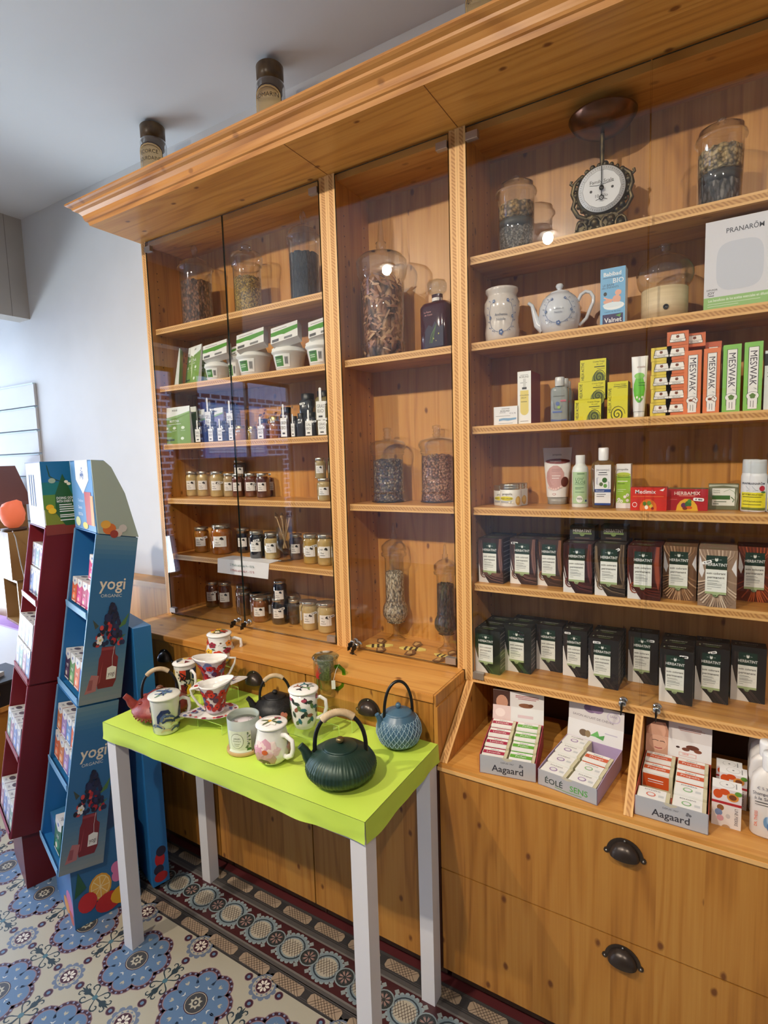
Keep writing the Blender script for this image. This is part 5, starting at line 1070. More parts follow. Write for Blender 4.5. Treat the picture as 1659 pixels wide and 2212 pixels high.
m = MB(); m.box((-.0012, -.021, dz-rd*.3), (.0012, -.0195, dz+rd*.9), M_BLACK); m.lathe([(.001, .003), (rd*.1, .003), (rd*.1, 0)], M_BLACK, 16, Tm(0, -.0195, dz, rx=PI/2)); m.lathe([(rd*.07, 0), (rd*.09, .002), (rd*.11, 0)], M_BLACK, 16, Tm(0, -.0195, dz-rd*.4, rx=PI/2)); m.build('pointer', t)
MB().tube([(0, 0, dz+rd*1.0), (0, 0, h-.045)], .0055, BRZ, 12).build('post', t)
rr = (on(1377, 280, 1, .10)-on(1231, 300, 1, .10)).length/2
MB().lathe([(.001, h-.048), (rr*.35, h-.047), (rr*.6, h-.040), (rr*.85, h-.026), (rr*.98, h-.010), (rr*1.0, h-.006), (rr*.96, h-.008), (rr*.6, h-.034), (.001, h-.043)], noisy('dish_copper', (84, 58, 50), (120, 84, 70), 40, .25, .2, metal=.85), 48).build('dish', t)
# --- shelf L
z = SH['L']
for lab, pl, pr, pt, pb, y in (('white tin of hair mask with yellow band, front one of three', 1067, 1116, 1048, 1093, None), ('white tin of hair mask, middle one behind the front tin', 1080, 1127, 1045, None, .085), ('white tin of hair mask, rear one of three', 1094, 1140, 1043, None, .125)):
    c, r, h = rnd(pl, pr, pt, z, pb=pb, y=y, base=.95); t = thing('cream_tin', lab, 'tin', c, facing(c)*.6, 'white hair mask tins'); bp = [(.001, 0), (r*.97, 0), (r, .003), (r, h*.74)]
    MB().lathe(bp+[(r*.97, h*.76)], (230, 228, 222, .35), 36).build('tin_body', t); MB().lathe([(r*.98, h*.75), (r*1.0, h*.78), (r*1.0, h*.86), (r*.98, h*.88), (r*1.0, h*.90), (r*1.0, h*.98), (r*.97, h), (.001, h)], M_LID, 36).build('lid', t)
    m = MB(); W = r*2.2; f = wrap(bp, 0, W); gfx(m, [('t', 'propolia', .40, .78, .14, (90, 84, 80)), ('e', .35, .5, .30, .13, (226, 214, 50)), ('t', 'MASQUE CAPILLAIRE', .36, .50, .10, (90, 84, 20), .5), ('r', .08, .22, .6, .34, (176, 176, 176)), ('e', .88, .35, .13, .28, (206, 160, 60)), ('e', .86, .40, .08, .18, (226, 190, 90)), ('e', .5, .26, .04, .06, (240, 240, 220)), ('e', .62, .24, .04, .06, (240, 240, 220))], W, h*.72, lambda u, v, q: f(u, v+.001, q+.0004), .0003, r*.15); m.build('print', t)
tube_std('big white tube of hand cream with dark red band and pink disc', 1172, 1236, 967, z, (232, 230, 230),
    [('t', 'propolia', .5, .88, .035, K, .4), ('e', .52, .76, .47, .045, (120, 24, 30)), ('t', 'MAINS NOURRIES', .45, .765, .02, WH, .6), ('e', .44, .47, .38, .22, (196, 150, 148)), ('e', .84, .40, .15, .09, (90, 30, 26)), ('r', .3, .62, .7, .625, (120, 70, 70)), ('r', .3, .59, .65, .595, (120, 70, 70)), ('r', .3, .50, .66, .51, (240, 235, 235)), ('r', .3, .46, .6, .47, (240, 235, 235))]+[('e', .15+.11*i, .30-.035*math.sin(i*.7), .05, .022, (232, 200, 196)) for i in range(6)]+[('e', .40, .185, .08, .018, (170, 90, 90)), ('e', .40, .185, .06, .012, (236, 232, 232))], pb=1090, capc=(150, 146, 140), capf=.13)
c, r, h = rnd(1235, 1271, 983, z, pb=1097); t = thing('shampoo_bottle', 'white bottle with pale green label reading LOV ALOE', 'bottle', c, facing(c)*.6); bp = [(.001, 0), (r*.95, 0), (r, .003), (r, h*.70), (r*.9, h*.77), (r*.6, h*.82), (r*.58, h*.84)]
MB().lathe(bp, (228, 234, 230, .3), 32).build('bottle_body', t); MB().lathe([(r*.57, h*.835), (r*.58, h*.98), (r*.54, h), (.001, h)], (238, 240, 240, .25), 28).build('cap', t)
m = MB(); W = r*1.9; f = wrap(bp, 0, W); gfx(m, [('r', 0, 0, 1, 1, (178, 206, 160)), ('r', .35, .93, .8, .96, (90, 130, 80)), ('t', "LOV'", .5, .78, .09, (60, 110, 70)), ('t', 'ALOE', .55, .68, .09, (60, 110, 70)), ('r', .2, .60, .8, .61, (60, 110, 70)), ('r', .22, .50, .75, .515, (60, 110, 70)), ('r', .22, .46, .6, .475, (60, 110, 70)), ('r', .22, .36, .8, .375, (60, 110, 70)), ('e', .5, .14, .2, .11, (240, 240, 236)), ('t', '98%', .5, .16, .07, (60, 80, 60)), ('r', .85, .06, .97, .12, (30, 60, 120))], W, h*.60, lambda u, v, q: f(u, v+h*.08, q+.0004), .0003, r*.15); m.build('print', t)
c, r, h = rnd(1275, 1330, 967, z, pb=1099, base=.6); t = thing('shampoo_bottle', 'clear flat bottle with white cap and blue-banded white label', 'bottle', c, facing(c)*.6)
MB().lathe([(.001, 0), (r*.80, 0), (r*.84, .004), (r*.97, h*.5), (r*1.0, h*.64), (r*.86, h*.75), (r*.5, h*.80), (r*.35, h*.81)], pbr('clear_shampoo', lin((150, 120, 70)), .08, trans=.6, coat=.4), 36, sq=(2.6, .5)).build('bottle_body', t)
MB().lathe([(r*.4, h*.79), (r*.41, h*.985), (r*.36, h), (.001, h)], (240, 240, 242, .25), 28).build('cap', t)
m = MB(); gfx(m, [('r', 0, 0, 1, 1, (236, 236, 238)), ('t', '[dermatologie]', .5, .88, .05, (90, 90, 100), .8), ('r', .25, .80, .75, .82, (60, 60, 70)), ('r', .2, .75, .8, .765, (60, 60, 70)), ('e', .62, .62, .16, .065, (50, 100, 40)), ('e', .40, .52, .12, .05, (90, 110, 70)), ('e', .66, .48, .12, .05, (100, 160, 60)), ('s', [(.24, .52), (.14, .52), (.14, .68), (.24, .68)], .03, (50, 60, 130)), ('s', [(.78, .42), (.88, .42), (.88, .58), (.78, .58)], .03, (50, 60, 130)), ('r', 0, .32, 1, .40, (30, 66, 140)), ('t', 'Douceur', .35, .36, .04, WH), ('r', .12, .26, .7, .275, (90, 90, 100)), ('r', .12, .21, .6, .225, (90, 90, 100)), ('r', 0, .0, 1, .05, (30, 66, 140))], r*1.25, h*.66, front(-r*.63, -r*.5-.0025, h*.06)); m.build('print', t)
carton('roll_on_carton', 'slim white and lime carton with white flowers left of the door gap', 'carton', 1331, 1362, 1002, z, .032, (238, 238, 238),
    [('t', 'propolia', .45, .88, .05, K, .85), ('r', 0, .12, 1, .73, (150, 194, 60)), ('e', .5, .76, .5, .05, (190, 206, 70)), ('t', 'ROLL-ON S.O.S', .5, .74, .025, (60, 70, 20), .85), ('t', 'IMPERFECTIONS', .5, .70, .025, (60, 70, 20), .85), ('r', .1, .6, .8, .62, (230, 240, 210)), ('r', .1, .55, .6, .56, (60, 90, 30)), ('r', .1, .42, .7, .43, (220, 236, 200)), ('r', .1, .38, .5, .39, (220, 236, 200))]+[('e', x, y_, .11, .035, (240, 240, 238)) for x, y_ in ((.2, .2), (.38, .16), (.8, .30), (.62, .26), (.15, .13), (.8, .18))]+[('e', x, y_, .04, .012, (150, 194, 60)) for x, y_ in ((.2, .2), (.38, .16), (.8, .30), (.15, .13))], pb=1098)
carton('soap_carton', 'bright red soap carton reading Medimix behind the door gap', 'carton', 1362, 1440, 1053, z, .045, (206, 40, 26),
    [('t', 'Medimix', .42, .82, .17, WH, .72, 0, .03), ('p', [(.80, .88), (.95, .97), (.9, .84)], WH), ('r', .06, .60, .92, .63, (226, 110, 60)), ('e', .5, .12, .24, .38, (226, 110, 30)), ('e', .45, .14, .05, .09, (244, 236, 220)), ('e', .58, .20, .05, .08, (220, 200, 60)), ('e', .40, .3, .05, .09, (80, 120, 40)), ('e', .52, .32, .06, .10, (110, 140, 50)), ('e', .62, .1, .04, .06, (150, 30, 30)), ('e', .12, .25, .07, .11, WH), ('e', .12, .25, .055, .085, (206, 40, 26))], pb=1103, topc=(150, 24, 20))
carton('soap_carton', 'darker red soap carton reading HERBAMIX with price label', 'carton', 1441, 1529, 1056, z, .045, (172, 22, 36),
    [('t', 'HERBAMIX', .5, .80, .16, (240, 226, 214), .74, 0, .04), ('r', .3, .66, .7, .69, (230, 150, 130)), ('e', .5, .0, .27, .55, (226, 176, 50)), ('p', [(.22, 0), (.78, 0), (.78, -.001), (.22, -.001)], (172, 22, 36)), ('e', .42, .24, .07, .12, (100, 40, 90)), ('e', .53, .30, .08, .15, (50, 110, 50)), ('e', .56, .44, .05, .09, (70, 140, 60)), ('e', .55, .14, .08, .07, (210, 90, 30)), ('e', .45, .1, .06, .07, (120, 50, 30)), ('r', .08, .5, .25, .52, (220, 120, 110))], pb=1103, price=(.78, .52, -.08), topc=(60, 110, 70), group=None)
o = MB().box((-.037, 0, 0), (.037, .03, .048), (56, 110, 70)).build('soap_carton', loc=(xat(1484, .11, z), .105, z+.0003)); tag(o, 'green soap carton standing behind the HERBAMIX one', 'carton')
carton('olive_soap', 'olive green square soap in crinkled film with white and green label', 'soap', 1530, 1596, 1046, z, .04, (112, 116, 88),
    [('r', .13, .16, .87, .84, (232, 236, 228)), ('t', 'Douce', .27, .76, .06, (60, 80, 60)), ('t', 'Nature', .27, .68, .06, (60, 80, 60)), ('r', .13, .40, .72, .56, (56, 110, 50)), ('s', [(.5, .7), (.7, .8), (.85, .7), (.9, .5)], .02, (150, 170, 140)), ('r', .2, .3, .6, .33, (90, 110, 80)), ('r', .16, .2, .35, .26, (150, 160, 150)), ('s', [(.75, .5), (.85, .4), (.8, .3)], .03, (60, 110, 60)), ('p', [(.02, .9), (.5, .95), (.97, .88), (.97, .98), (.02, .98)], (190, 194, 176)), ('p', [(.9, .1), (.96, .5), (.93, .85), (.90, .5)], (176, 180, 160))], pb=1101, side=(140, 140, 116), topc=(120, 128, 96))
def spray(label, pl, pr, pt, pb=None, y=None):
    c, r, h = rnd(pl, pr, pt, z, pb=pb, y=y); t = thing('repellent_spray', label, 'bottle', c, facing(c)*.6, 'white and yellow insect repellent sprays'); bp = [(.001, 0), (r*.93, 0), (r, .003), (r, h*.68), (r*.9, h*.74)]
    MB().lathe(bp+[(r*.75, h*.755)], (226, 228, 232, .3), 32).build('bottle_body', t); MB().lathe([(r*.90, h*.74), (r*.92, h*.76), (r*.90, h*.96), (r*.84, h), (.001, h)], (206, 212, 216, .2), 32).build('cap', t)
    m = MB(); W = r*2.0; f = wrap(bp, 0, W); gfx(m, [('t', 'PRANAR\u014cM', .45, .82, .06, (70, 74, 90), .85, 0, .01), ('r', 0, .12, .95, .56, (230, 220, 40)), ('r', 0, .05, .95, .12, (110, 120, 50)), ('t', 'ANTI-MOUSTIQUES', .42, .50, .05, K, .75), ('r', .1, .42, .7, .44, (110, 110, 30)), ('t', 'ANTI-MUGGEN', .42, .30, .05, K, .6), ('r', .1, .2, .7, .22, (110, 110, 30)), ('e', .74, .68, .14, .08, (190, 40, 60)), ('s', [(.25, .75), (.4, .65), (.55, .62), (.3, .60)], .02, (120, 140, 150)), ('e', .8, .57, .12, .03, (70, 120, 60))], W, h*.66, lambda u, v, q: f(u, v+.001, q+.0004), .0003, r*.15); m.build('print', t)
spray('white repellent spray with yellow label, front one', 1610, 1656, 993, pb=1107)
spray('white repellent spray hidden behind the front one', 1598, 1640, 992, y=.085)
spray('white repellent spray at the very right edge of the photo', 1654, 1700, 1020, y=.07)
# --- hair colour cartons
def hair_items(tone, code, style, pr):
    t0, t1, t2 = tone; its = [('r', 0, 0, 1, 1, t0)]; rg = random.Random(sum(map(ord, code)) % 97+3)
    if style == 'curl':
        its += [('p', [(0, .0), (.42, 0), (.30, .10), (.12, .28), (.02, .55), (0, .56)], (228, 224, 222))]
        for k in range(9): x = rg.uniform(-.05, .25); its.append(('s', [(x, .95), (x+.02, .7), (x+.02+.05*k*.2, .45), (x+.12, .25), (.5+.05*k, .08+.02*k), (1.0, .03+.03*k)], .035, rg.choice([t1, t2, t0])))
        its += [('s', [(.22+.13*math.cos(a), .22+.10*math.sin(a)) for a in [i*.6 for i in range(10)]], .05, t1), ('s', [(.22+.07*math.cos(a), .22+.055*math.sin(a)) for a in [i*.6 for i in range(10)]], .04, t2)]
        for k in range(6): its.append(('s', [(.86+.02*k, 1), (.80+.03*k, .7), (.84+.03*k, .4), (.95, .2)], .03, rg.choice([t1, t2])))
    elif style == 'fan':
        its += [('p', [(.03, .9), (.16, .62), (.10, .5), (.02, .6)], (226, 224, 226)), ('p', [(.97, .86), (.86, .68), (.99, .55)], (226, 224, 226))]
        for k in range(26): a = PI*(.04+.92*k/25); its.append(('s', [(.5, .55), (.5+.35*math.cos(a), .5-.38*math.sin(a)), (.5+.62*math.cos(a), .5-.55*math.sin(a))], .04, rg.choice([t1, t2, t0])))
        for k in range(10): its.append(('s', [(.02+.1*k, 1), (.08+.09*k, .9), (.2+.06*k, .8)], .03, rg.choice([t1, t2])))
    else:
        its += [('p', [(0, 0), (.55, 0), (.42, .10), (.22, .22), (.10, .45), (.04, .62), (0, .64)], (226, 222, 218))]
        for k in range(7): its.append(('s', [(.06+.03*k, .9), (.05+.04*k, .6), (.16+.04*k, .35), (.4+.05*k, .16), (.6+.06*k, 0)], .03, rg.choice([t1, t2, t0])))
    its = [i if i[0] != 's' else ('s', [(min(max(a, .0), 1), min(max(b_, .0), 1)) for a, b_ in i[1]], i[2], i[3]) for i in its]
    its += [('r', .20, .66, .74, .90, (22, 52, 42)), ('e', .47, .835, .045, .035, (226, 230, 226)), ('p', [(.44, .85), (.47, .885), (.50, .85)], (22, 52, 42)), ('r', .34, .83, .40, .834, WH), ('r', .54, .83, .60, .834, WH), ('t', 'HERBATINT', .47, .745, .052, (238, 238, 236), .56, 0, .05),
            ('r', .19, .27, .74, .665, (236, 238, 232)), ('t', 'soin colorant', .465, .60, .038, K, .50, 0, .04), ('t', 'permanent', .465, .53, .042, K, .50, 0, .05)]
    its += [('r', .24, y_, x1, y_+.006, (110, 114, 110)) for y_, x1 in ((.47, .52), (.455, .56), (.42, .50), (.405, .62), (.39, .62), (.355, .60), (.32, .36))]+[('r', .24, .435, .70, .437, (160, 164, 160)), ('r', .24, .37, .70, .372, (160, 164, 160))]
    its += [('r', .19, .235, .74, .275, (166, 184, 136)), ('e', .465, .232, .08, .045, (166, 184, 136)), ('t', code, .465, .205, .045, (50, 70, 40), .14)]
    return its
def hair(code, label, pl, pr, pt, z, pb=None, y=None, tone=None, style='curl', price=None, n_back=0, depth=.062, rz=0, behind=None, width=None):
    if width: pr = pl+width
    xc, yf, W, H = bxf(pl, pr, pt, z, pb, y); side = tone[0]
    rit = [('r', .08, y_, .9, y_+.02, (150, 140, 132)) for y_ in (.9, .82, .7, .6, .5, .42, .3, .2, .12)]
    tit = [('r', .10, .3, .14, .5, (150, 160, 130)), ('t', 'HERBATINT', .5, .55, .16, (170, 176, 160), .55, 0, .03), ('r', .3, .22, .7, .30, (110, 134, 84))]
    o, W, H = carton('hair_colour_carton', label, 'carton', 0, 0, 0, z, depth, tone[0], hair_items(tone, code, style, 0), group='hair colour cartons', side=side, rz=rz, dims=(xc, yf, W, H), right=rit, topc=tone[0], top_items=tit, price=price)
    for k in range(n_back):
        q = o.copy(); C.objects.link(q); q.location = (xc+.001*(k+1), yf+(depth+.0015)*(k+1), z); q['label'] = (behind or label)+', %s' % ['directly behind the front carton', 'last one behind the front carton'][k]; q['group'] = 'hair colour cartons in the rear rows'
        q.rotation_euler = (0, 0, 0)
    return o, W, H, xc, yf
BR = ((50, 30, 28), (130, 92, 80), (84, 54, 48)); RB = ((70, 26, 18), (150, 70, 44), (110, 44, 28)); BN = ((116, 84, 60), (186, 150, 116), (150, 112, 80)); BL = ((150, 124, 104), (208, 186, 164), (176, 150, 128)); CO = ((96, 38, 18), (176, 84, 44), (140, 60, 30)); BKk = ((28, 24, 24), (78, 64, 58), (50, 40, 40)); DGN = ((22, 26, 22), (66, 96, 56), (34, 48, 32))
z = SH['M']
hair('6D', 'dark brown hair colour carton 6D, leftmost on the upper hair colour shelf', 1034, 1087, 1163, z, pb=1259, tone=BR, n_back=1, behind='dark brown 6D hair colour carton', rz=R(-2))
hair('6N', 'brown hair colour carton 6N with price label, second on the upper shelf', 1102, 1159, 1164, z, pb=1262, tone=BR, price=(.18, .90, 0), n_back=1, behind='brown 6N hair colour carton')
hair('7D', 'brown and copper hair colour carton 7D, third on the upper shelf', 1161, 1215, 1166, z, pb=1266, tone=((60, 38, 28), (150, 96, 60), (96, 64, 48)), n_back=1, behind='copper-brown 7D hair colour carton')
_, _, H7, x7, y7 = hair('7M', 'mahogany hair colour carton 7M, fourth on the upper shelf', 1217, 1280, 1174, z, pb=1283, tone=((48, 20, 22), (110, 56, 50), (76, 36, 34)), n_back=1, behind='mahogany 7M hair colour carton')
_, _, H8, x8, y8 = hair('7N', 'dark blond hair colour carton 7N with tilted price label', 1285, 1351, 1175, z, pb=1288, tone=((46, 36, 30), (130, 108, 84), (80, 64, 52)), price=(.70, .88, .55), n_back=1, behind='dark blond 7N hair colour carton')
hair('7R', 'coppery hair colour carton 7R right at the door gap', 1356, 1427, 1180, z, pb=1298, tone=RB, n_back=1, behind='coppery 7R hair colour carton')
hair('8D', 'golden blond hair colour carton 8D right of the door gap', 1432, 1505, 1180, z, pb=1296, tone=BN, style='fan', n_back=1, behind='golden blond 8D hair colour carton')
hair('8N', 'pale blond hair colour carton 8N pulled forward with price label', 1508, 1592, 1188, z, pb=1312, tone=BL, style='fan', price=(.22, .78, .35), n_back=1, behind='pale blond 8N hair colour carton')
hair('8R', 'copper red hair colour carton 8R at the right edge of the upper shelf', 1593, 1672, 1182, z, pb=1300, tone=CO, style='fan', n_back=1, behind='copper red 8R hair colour carton')
for (nm, xx, hh, cd_) in (('mahogany', x7, H7, '7M'), ('dark blond', x8, H8, '7N')):
    o, _, _ = carton('hair_colour_carton', '%s hair colour carton lying on top of the %s cartons' % (nm, cd_), 'carton', 0, 0, 0, z+hh+.001, .06, BKk[0], [('t', 'HERBATINT', .5, .68, .22, (206, 200, 188), .75, 0, .04), ('r', .12, .42, .88, .54, (120, 140, 84)), ('e', .5, .42, .1, .14, (120, 140, 84)), ('r', .2, .1, .8, .2, (90, 70, 60))], group='hair colour cartons', dims=(xx, y7+.055, .066, .040))
z = ZN+.0004
LR = [('1N', 'black hair colour carton 1N with greenish sheen, leftmost on the lowest shelf', 1024, 1080, 1361, 1457, DGN, 'wave', None), ('2N', 'black hair colour carton 2N with tilted label, second on the lowest shelf', 1090, 1147, 1354, 1452, DGN, 'wave', (.62, .86, -.4)),
      ('3N', 'black hair colour carton 3N, third on the lowest shelf', 1159, 1214, 1351, 1449, BKk, 'wave', None), ('4D', 'dark hair colour carton 4D with price label top left, fourth on the lowest shelf', 1216, 1268, 1362, 1462, BKk, 'wave', (.2, .93, 0)),
      ('4M', 'dark hair colour carton 4M standing forward with price label', 1271, 1336, 1381, 1486, BKk, 'wave', (.28, .92, 0)), ('4N', 'dark hair colour carton 4N behind the door gap', 1357, 1421, 1367, 1476, BKk, 'wave', (.75, .86, 0)),
      ('4R', 'dark hair colour carton 4R standing forward right of the door locks', 1424, 1497, 1405, 1520, BKk, 'wave', (.72, .90, 0)), ('5D', 'dark hair colour carton 5D with tilted price label', 1501, 1575, 1400, 1517, BKk, 'wave', (.5, .92, .3)),
      ('5M', 'dark hair colour carton 5M at the right edge of the lowest shelf', 1579, 1655, 1398, 1516, BKk, 'wave', None)]
for code, lab, pl, pr, pt, pb, tone, st, price in LR:
    hair(code, lab, pl, pr, pt, z, pb=pb, tone=tone, style=st, price=price, n_back=2, depth=.05, behind='black %s hair colour carton on the lowest shelf' % code)
# ================================================================== SOAP DISPLAYS ON THE LEDGE
z = ZF+.0004
def soap_tray(label, pFL, pFR, pBR, front_top_px, back, side, items, soaps, cols, lidimg, group='open soap display cartons'):
    """front left, front right and back right corner pixels of the base"""
    A = on(*pFL, 2, z); B = on(*pFR, 2, z); Cb = on(*pBR, 2, z); u = (B-A); W = u.length; u.normalize(); v = Vector((-u.y, u.x, 0)); D = abs((Cb-B).dot(v))
    n = Vector((u.y, -u.x, 0)); H = onp(*front_top_px, A, n).z-z; Hs = H*1.2; ang = math.atan2(u.y, u.x)
    t = thing('soap_display', label, 'display carton', (A.x, A.y, z), ang, group); m = MB(); e = .0015
    m.box((0, 0, 0), (W, D, e), side).box((0, 0, 0), (W, e, H), (176, 178, 184)).box((0, D-e, 0), (W, D, Hs), side)
    for x in (0, W-e): m.prism([(0, 0), (D, 0), (D, Hs), (D*.35, Hs*.96), (0, H)], x, x+e, side, 0, capm=side)
    gfx(m, items, W, H, front(0, 0, 0)); m.build('tray', t)
    # raised printed lid at the back, folded open
    m = MB(); lh = min(back*1.2, .856-z-Hs); T = Tm(0, D, Hs, rx=R(-12)); m.box((0, 0, 0), (W, .0015, lh*.48), (224, 224, 226), T=T); T2 = T @ Tm(0, .001, lh*.48, rx=R(8)); m.box((0, 0, 0), (W, .0015, lh*.52), (214, 210, 210), T=T2)
    gfx(m, lidimg[0], W, lh*.48, lambda a, b_, q: tuple(T @ Vector((a, -q, b_)))); gfx(m, lidimg[1], W, lh*.52, lambda a, b_, q: tuple(T2 @ Vector((a, -q, b_)))); m.build('lid_flap', t)
    rows = len(soaps[0]); sw = (W-.006)/2; sd = (D-.004)/rows
    for ci, colm in enumerate(soaps):
        for ri, s_ in enumerate(colm):
            if s_ is None: continue
            band, bc, word = s_; top = (H*.86+(Hs*1.12-H*.86)*(.1+.8*ri/rows))/.8
            m = MB(); sx, sy = sw*.94, sd*.90; cream = (206, 200, 168); T = Tm(rx=R(16))
            m.box((0, 0, 0), (sx, sy, top*.8), cream); m.box((sx*.02, -.0008, top*.25), (sx*.88, sy*.98, top*.8+.001), (234, 234, 232))
            its = [('t', word, .45, .82, .12, (70, 70, 74), .7)]
            its += [('r', .03, .30, .88, .68, band), ('t', bc, .45, .5, .2, WH, .6)] if band else [('e', .42, .42, .15, .2, bc), ('e', .42, .42, .11, .14, (226, 224, 226)), ('r', .65, .3, .82, .5, (200, 204, 206))]
            gfx(m, its, sx, sy, lambda a, b_, q: (a, b_, top*.8+.0012+q)); gfx(m, [('r', .03, 0, .88, .9, band or (232, 232, 230)), ('r', .2, .5, .7, .56, WH), ('r', .2, .35, .7, .39, WH)], sx, top*.55, lambda a, b_, q: (a, -.001-q, top*.25+b_))
            M_ = Matrix.Translation((A.x, A.y, z)) @ Matrix.Rotation(ang, 4, 'Z') @ Matrix.Translation((.003+ci*(sw+.001)+.001, .0025+ri*sd, e+.0008+(.0 if ri == 0 else .0)))
            o = m.build('soap_bar'); o.location = M_.to_translation(); o.rotation_euler = (0, 0, ang)
            pos = ['front', 'second', 'third', 'rear'][ri] if rows == 4 else ['front', 'second', 'third', 'rear'][ri]
            tag(o, '%s soap in the %s column, %s row of the %s' % ((cols[0] if band == soaps[0][ri] else '') or {(168, 30, 70): 'Crimson-banded', (96, 170, 50): 'Green-banded', (204, 84, 36): 'Orange-banded'}.get(band, 'White-wrapped'), ['left', 'right'][ci], pos, cols[1]), 'soap', 'wrapped soaps in the display cartons')
    return t
RD, GN, OR_ = (168, 30, 70), (96, 170, 50), (204, 84, 36); PU, GO, RO = (150, 120, 170), (130, 180, 120), (210, 110, 90)
def brand(w, dark=(52, 54, 64)): return [('t', 'DEPUIS 1967', .5, .74, .09, (90, 92, 100), .34), ('t', w, .5, .40, .36, dark, .66, 0, .035), ('e', .73, .76, .02, .06, (110, 112, 120)), ('e', .76, .70, .02, .06, (110, 112, 120)), ('e', .72, .68, .018, .05, (110, 112, 120)), ('p', [(.40, 1.0), (.43, .9), (.5, .84), (.57, .9), (.60, 1.0)], (196, 190, 168))]
face = [('r', 0, 0, .35, 1, (206, 160, 136)), ('e', .19, .6, .14, .45, (222, 178, 154)), ('s', [(.1, .7), (.15, .74), (.2, .7)], .01, (60, 40, 34)), ('s', [(.22, .7), (.27, .73), (.3, .68)], .01, (60, 40, 34)), ('s', [(.14, .3), (.2, .27), (.26, .31)], .016, (170, 80, 80))]
soap_tray('grey soap display with crimson sides reading Aagaard, leftmost on the ledge', (1036, 1668), (1158, 1691), (1179, 1612), (1098, 1640), .105, (180, 60, 84), brand('Aagaard'), [[(RD, 'Lavande', 'Aagaard')]*4, [(GN, 'Pollen', 'Aagaard')]*4], ('', 'leftmost soap display'),
    ([('r', 0, 0, .36, 1, (222, 200, 198)), ('r', .5, .3, .8, .5, (214, 190, 196)), ('e', .15, .5, .1, .3, (236, 220, 216))], [('r', 0, 0, .34, 1, (70, 44, 38)), ('e', .18, .2, .12, .5, (190, 140, 116)), ('r', .45, .75, .9, .79, (150, 60, 60)), ('r', .45, .65, .9, .69, (150, 60, 60)), ('r', .5, .55, .85, .59, (150, 60, 60)), ('e', .65, .15, .14, .15, (130, 84, 60)), ('e', .75, .2, .05, .1, (110, 60, 40))]))
soap_tray('grey soap display with violet sides reading EOLESENS, second on the ledge', (1162, 1693), (1290, 1741), (1338, 1657), (1218, 1680), .12, (180, 160, 196),
    [('t', '\u00c9OL\u00c9', .28, .46, .36, (52, 70, 70), .34, 0, .04), ('t', 'SENS', .70, .46, .36, (84, 164, 74), .36, 0, .04), ('s', [(.3, .2), (.5, .14), (.75, .17)], .01, (90, 150, 80)), ('p', [(.40, 1.0), (.43, .9), (.5, .84), (.57, .9), (.60, 1.0)], (196, 190, 168))],
    [[(None, PU, 'EOLESENS')]*4, [(None, PU, 'EOLESENS'), (None, GO, 'EOLESENS'), (OR_, 'Orange', 'Aagaard'), None]], ('', 'violet-sided display'),
    ([('e', .30, .35, .08, .2, (110, 90, 70)), ('e', .38, .35, .05, .2, (140, 120, 90)), ('p', [(.42, .3), (.55, .65), (.6, .3)], (110, 180, 100)), ('p', [(.52, .3), (.68, .5), (.66, .2)], (90, 160, 84)), ('r', .68, .6, .9, .66, (190, 186, 204))],
     [('t', 'SAVON AU LAIT DE CH\u00c8VRE', .45, .3, .13, (110, 100, 110), .74), ('e', .4, .8, .12, .25, (120, 96, 130)), ('e', .52, .85, .12, .25, (140, 116, 150)), ('e', .82, .6, .12, .3, (196, 186, 206)), ('e', .82, .6, .10, .25, (214, 210, 212)), ('t', 'SANS', .82, .66, .12, (150, 130, 160), .14)]))
soap_tray('grey soap display with red sides reading Aagaard and a face on its lid', (1370, 1758), (1530, 1805), (1537, 1700), (1449, 1738), .125, (176, 78, 60), brand('Aagaard'), [[(None, RO, 'EOLESENS'), None, (OR_, 'Propolis', 'Aagaard'), (OR_, 'Propolis', 'Aagaard')], [(None, GO, 'EOLESENS'), (None, GO, 'EOLESENS'), (OR_, 'Propolis', 'Aagaard'), (OR_, 'Propolis', 'Aagaard')]], ('', 'display right of the divider'),
    (face+[('e', .72, .7, .1, .14, (96, 50, 34)), ('e', .8, .55, .06, .1, (120, 66, 44)), ('e', .62, .55, .06, .1, (110, 60, 40)), ('e', .5, .6, .03, .06, (60, 40, 34)), ('r', .52, .14, .78, .34, (206, 90, 80)), ('r', .525, .155, .775, .325, (224, 222, 222)), ('t', 'SANS', .62, .27, .1, (206, 70, 60), .2)],
     [('r', 0, 0, .35, 1, (190, 140, 116)), ('e', .17, .3, .14, .55, (214, 168, 144)), ('p', [(0, .4), (.12, .75), (.3, .8), (.35, .4), (.35, 1), (0, 1)], (66, 44, 40)), ('r', .5, .72, .85, .75, (150, 80, 60)), ('r', .5, .64, .9, .67, (150, 80, 60)), ('r', .52, .56, .84, .59, (150, 80, 60))]))
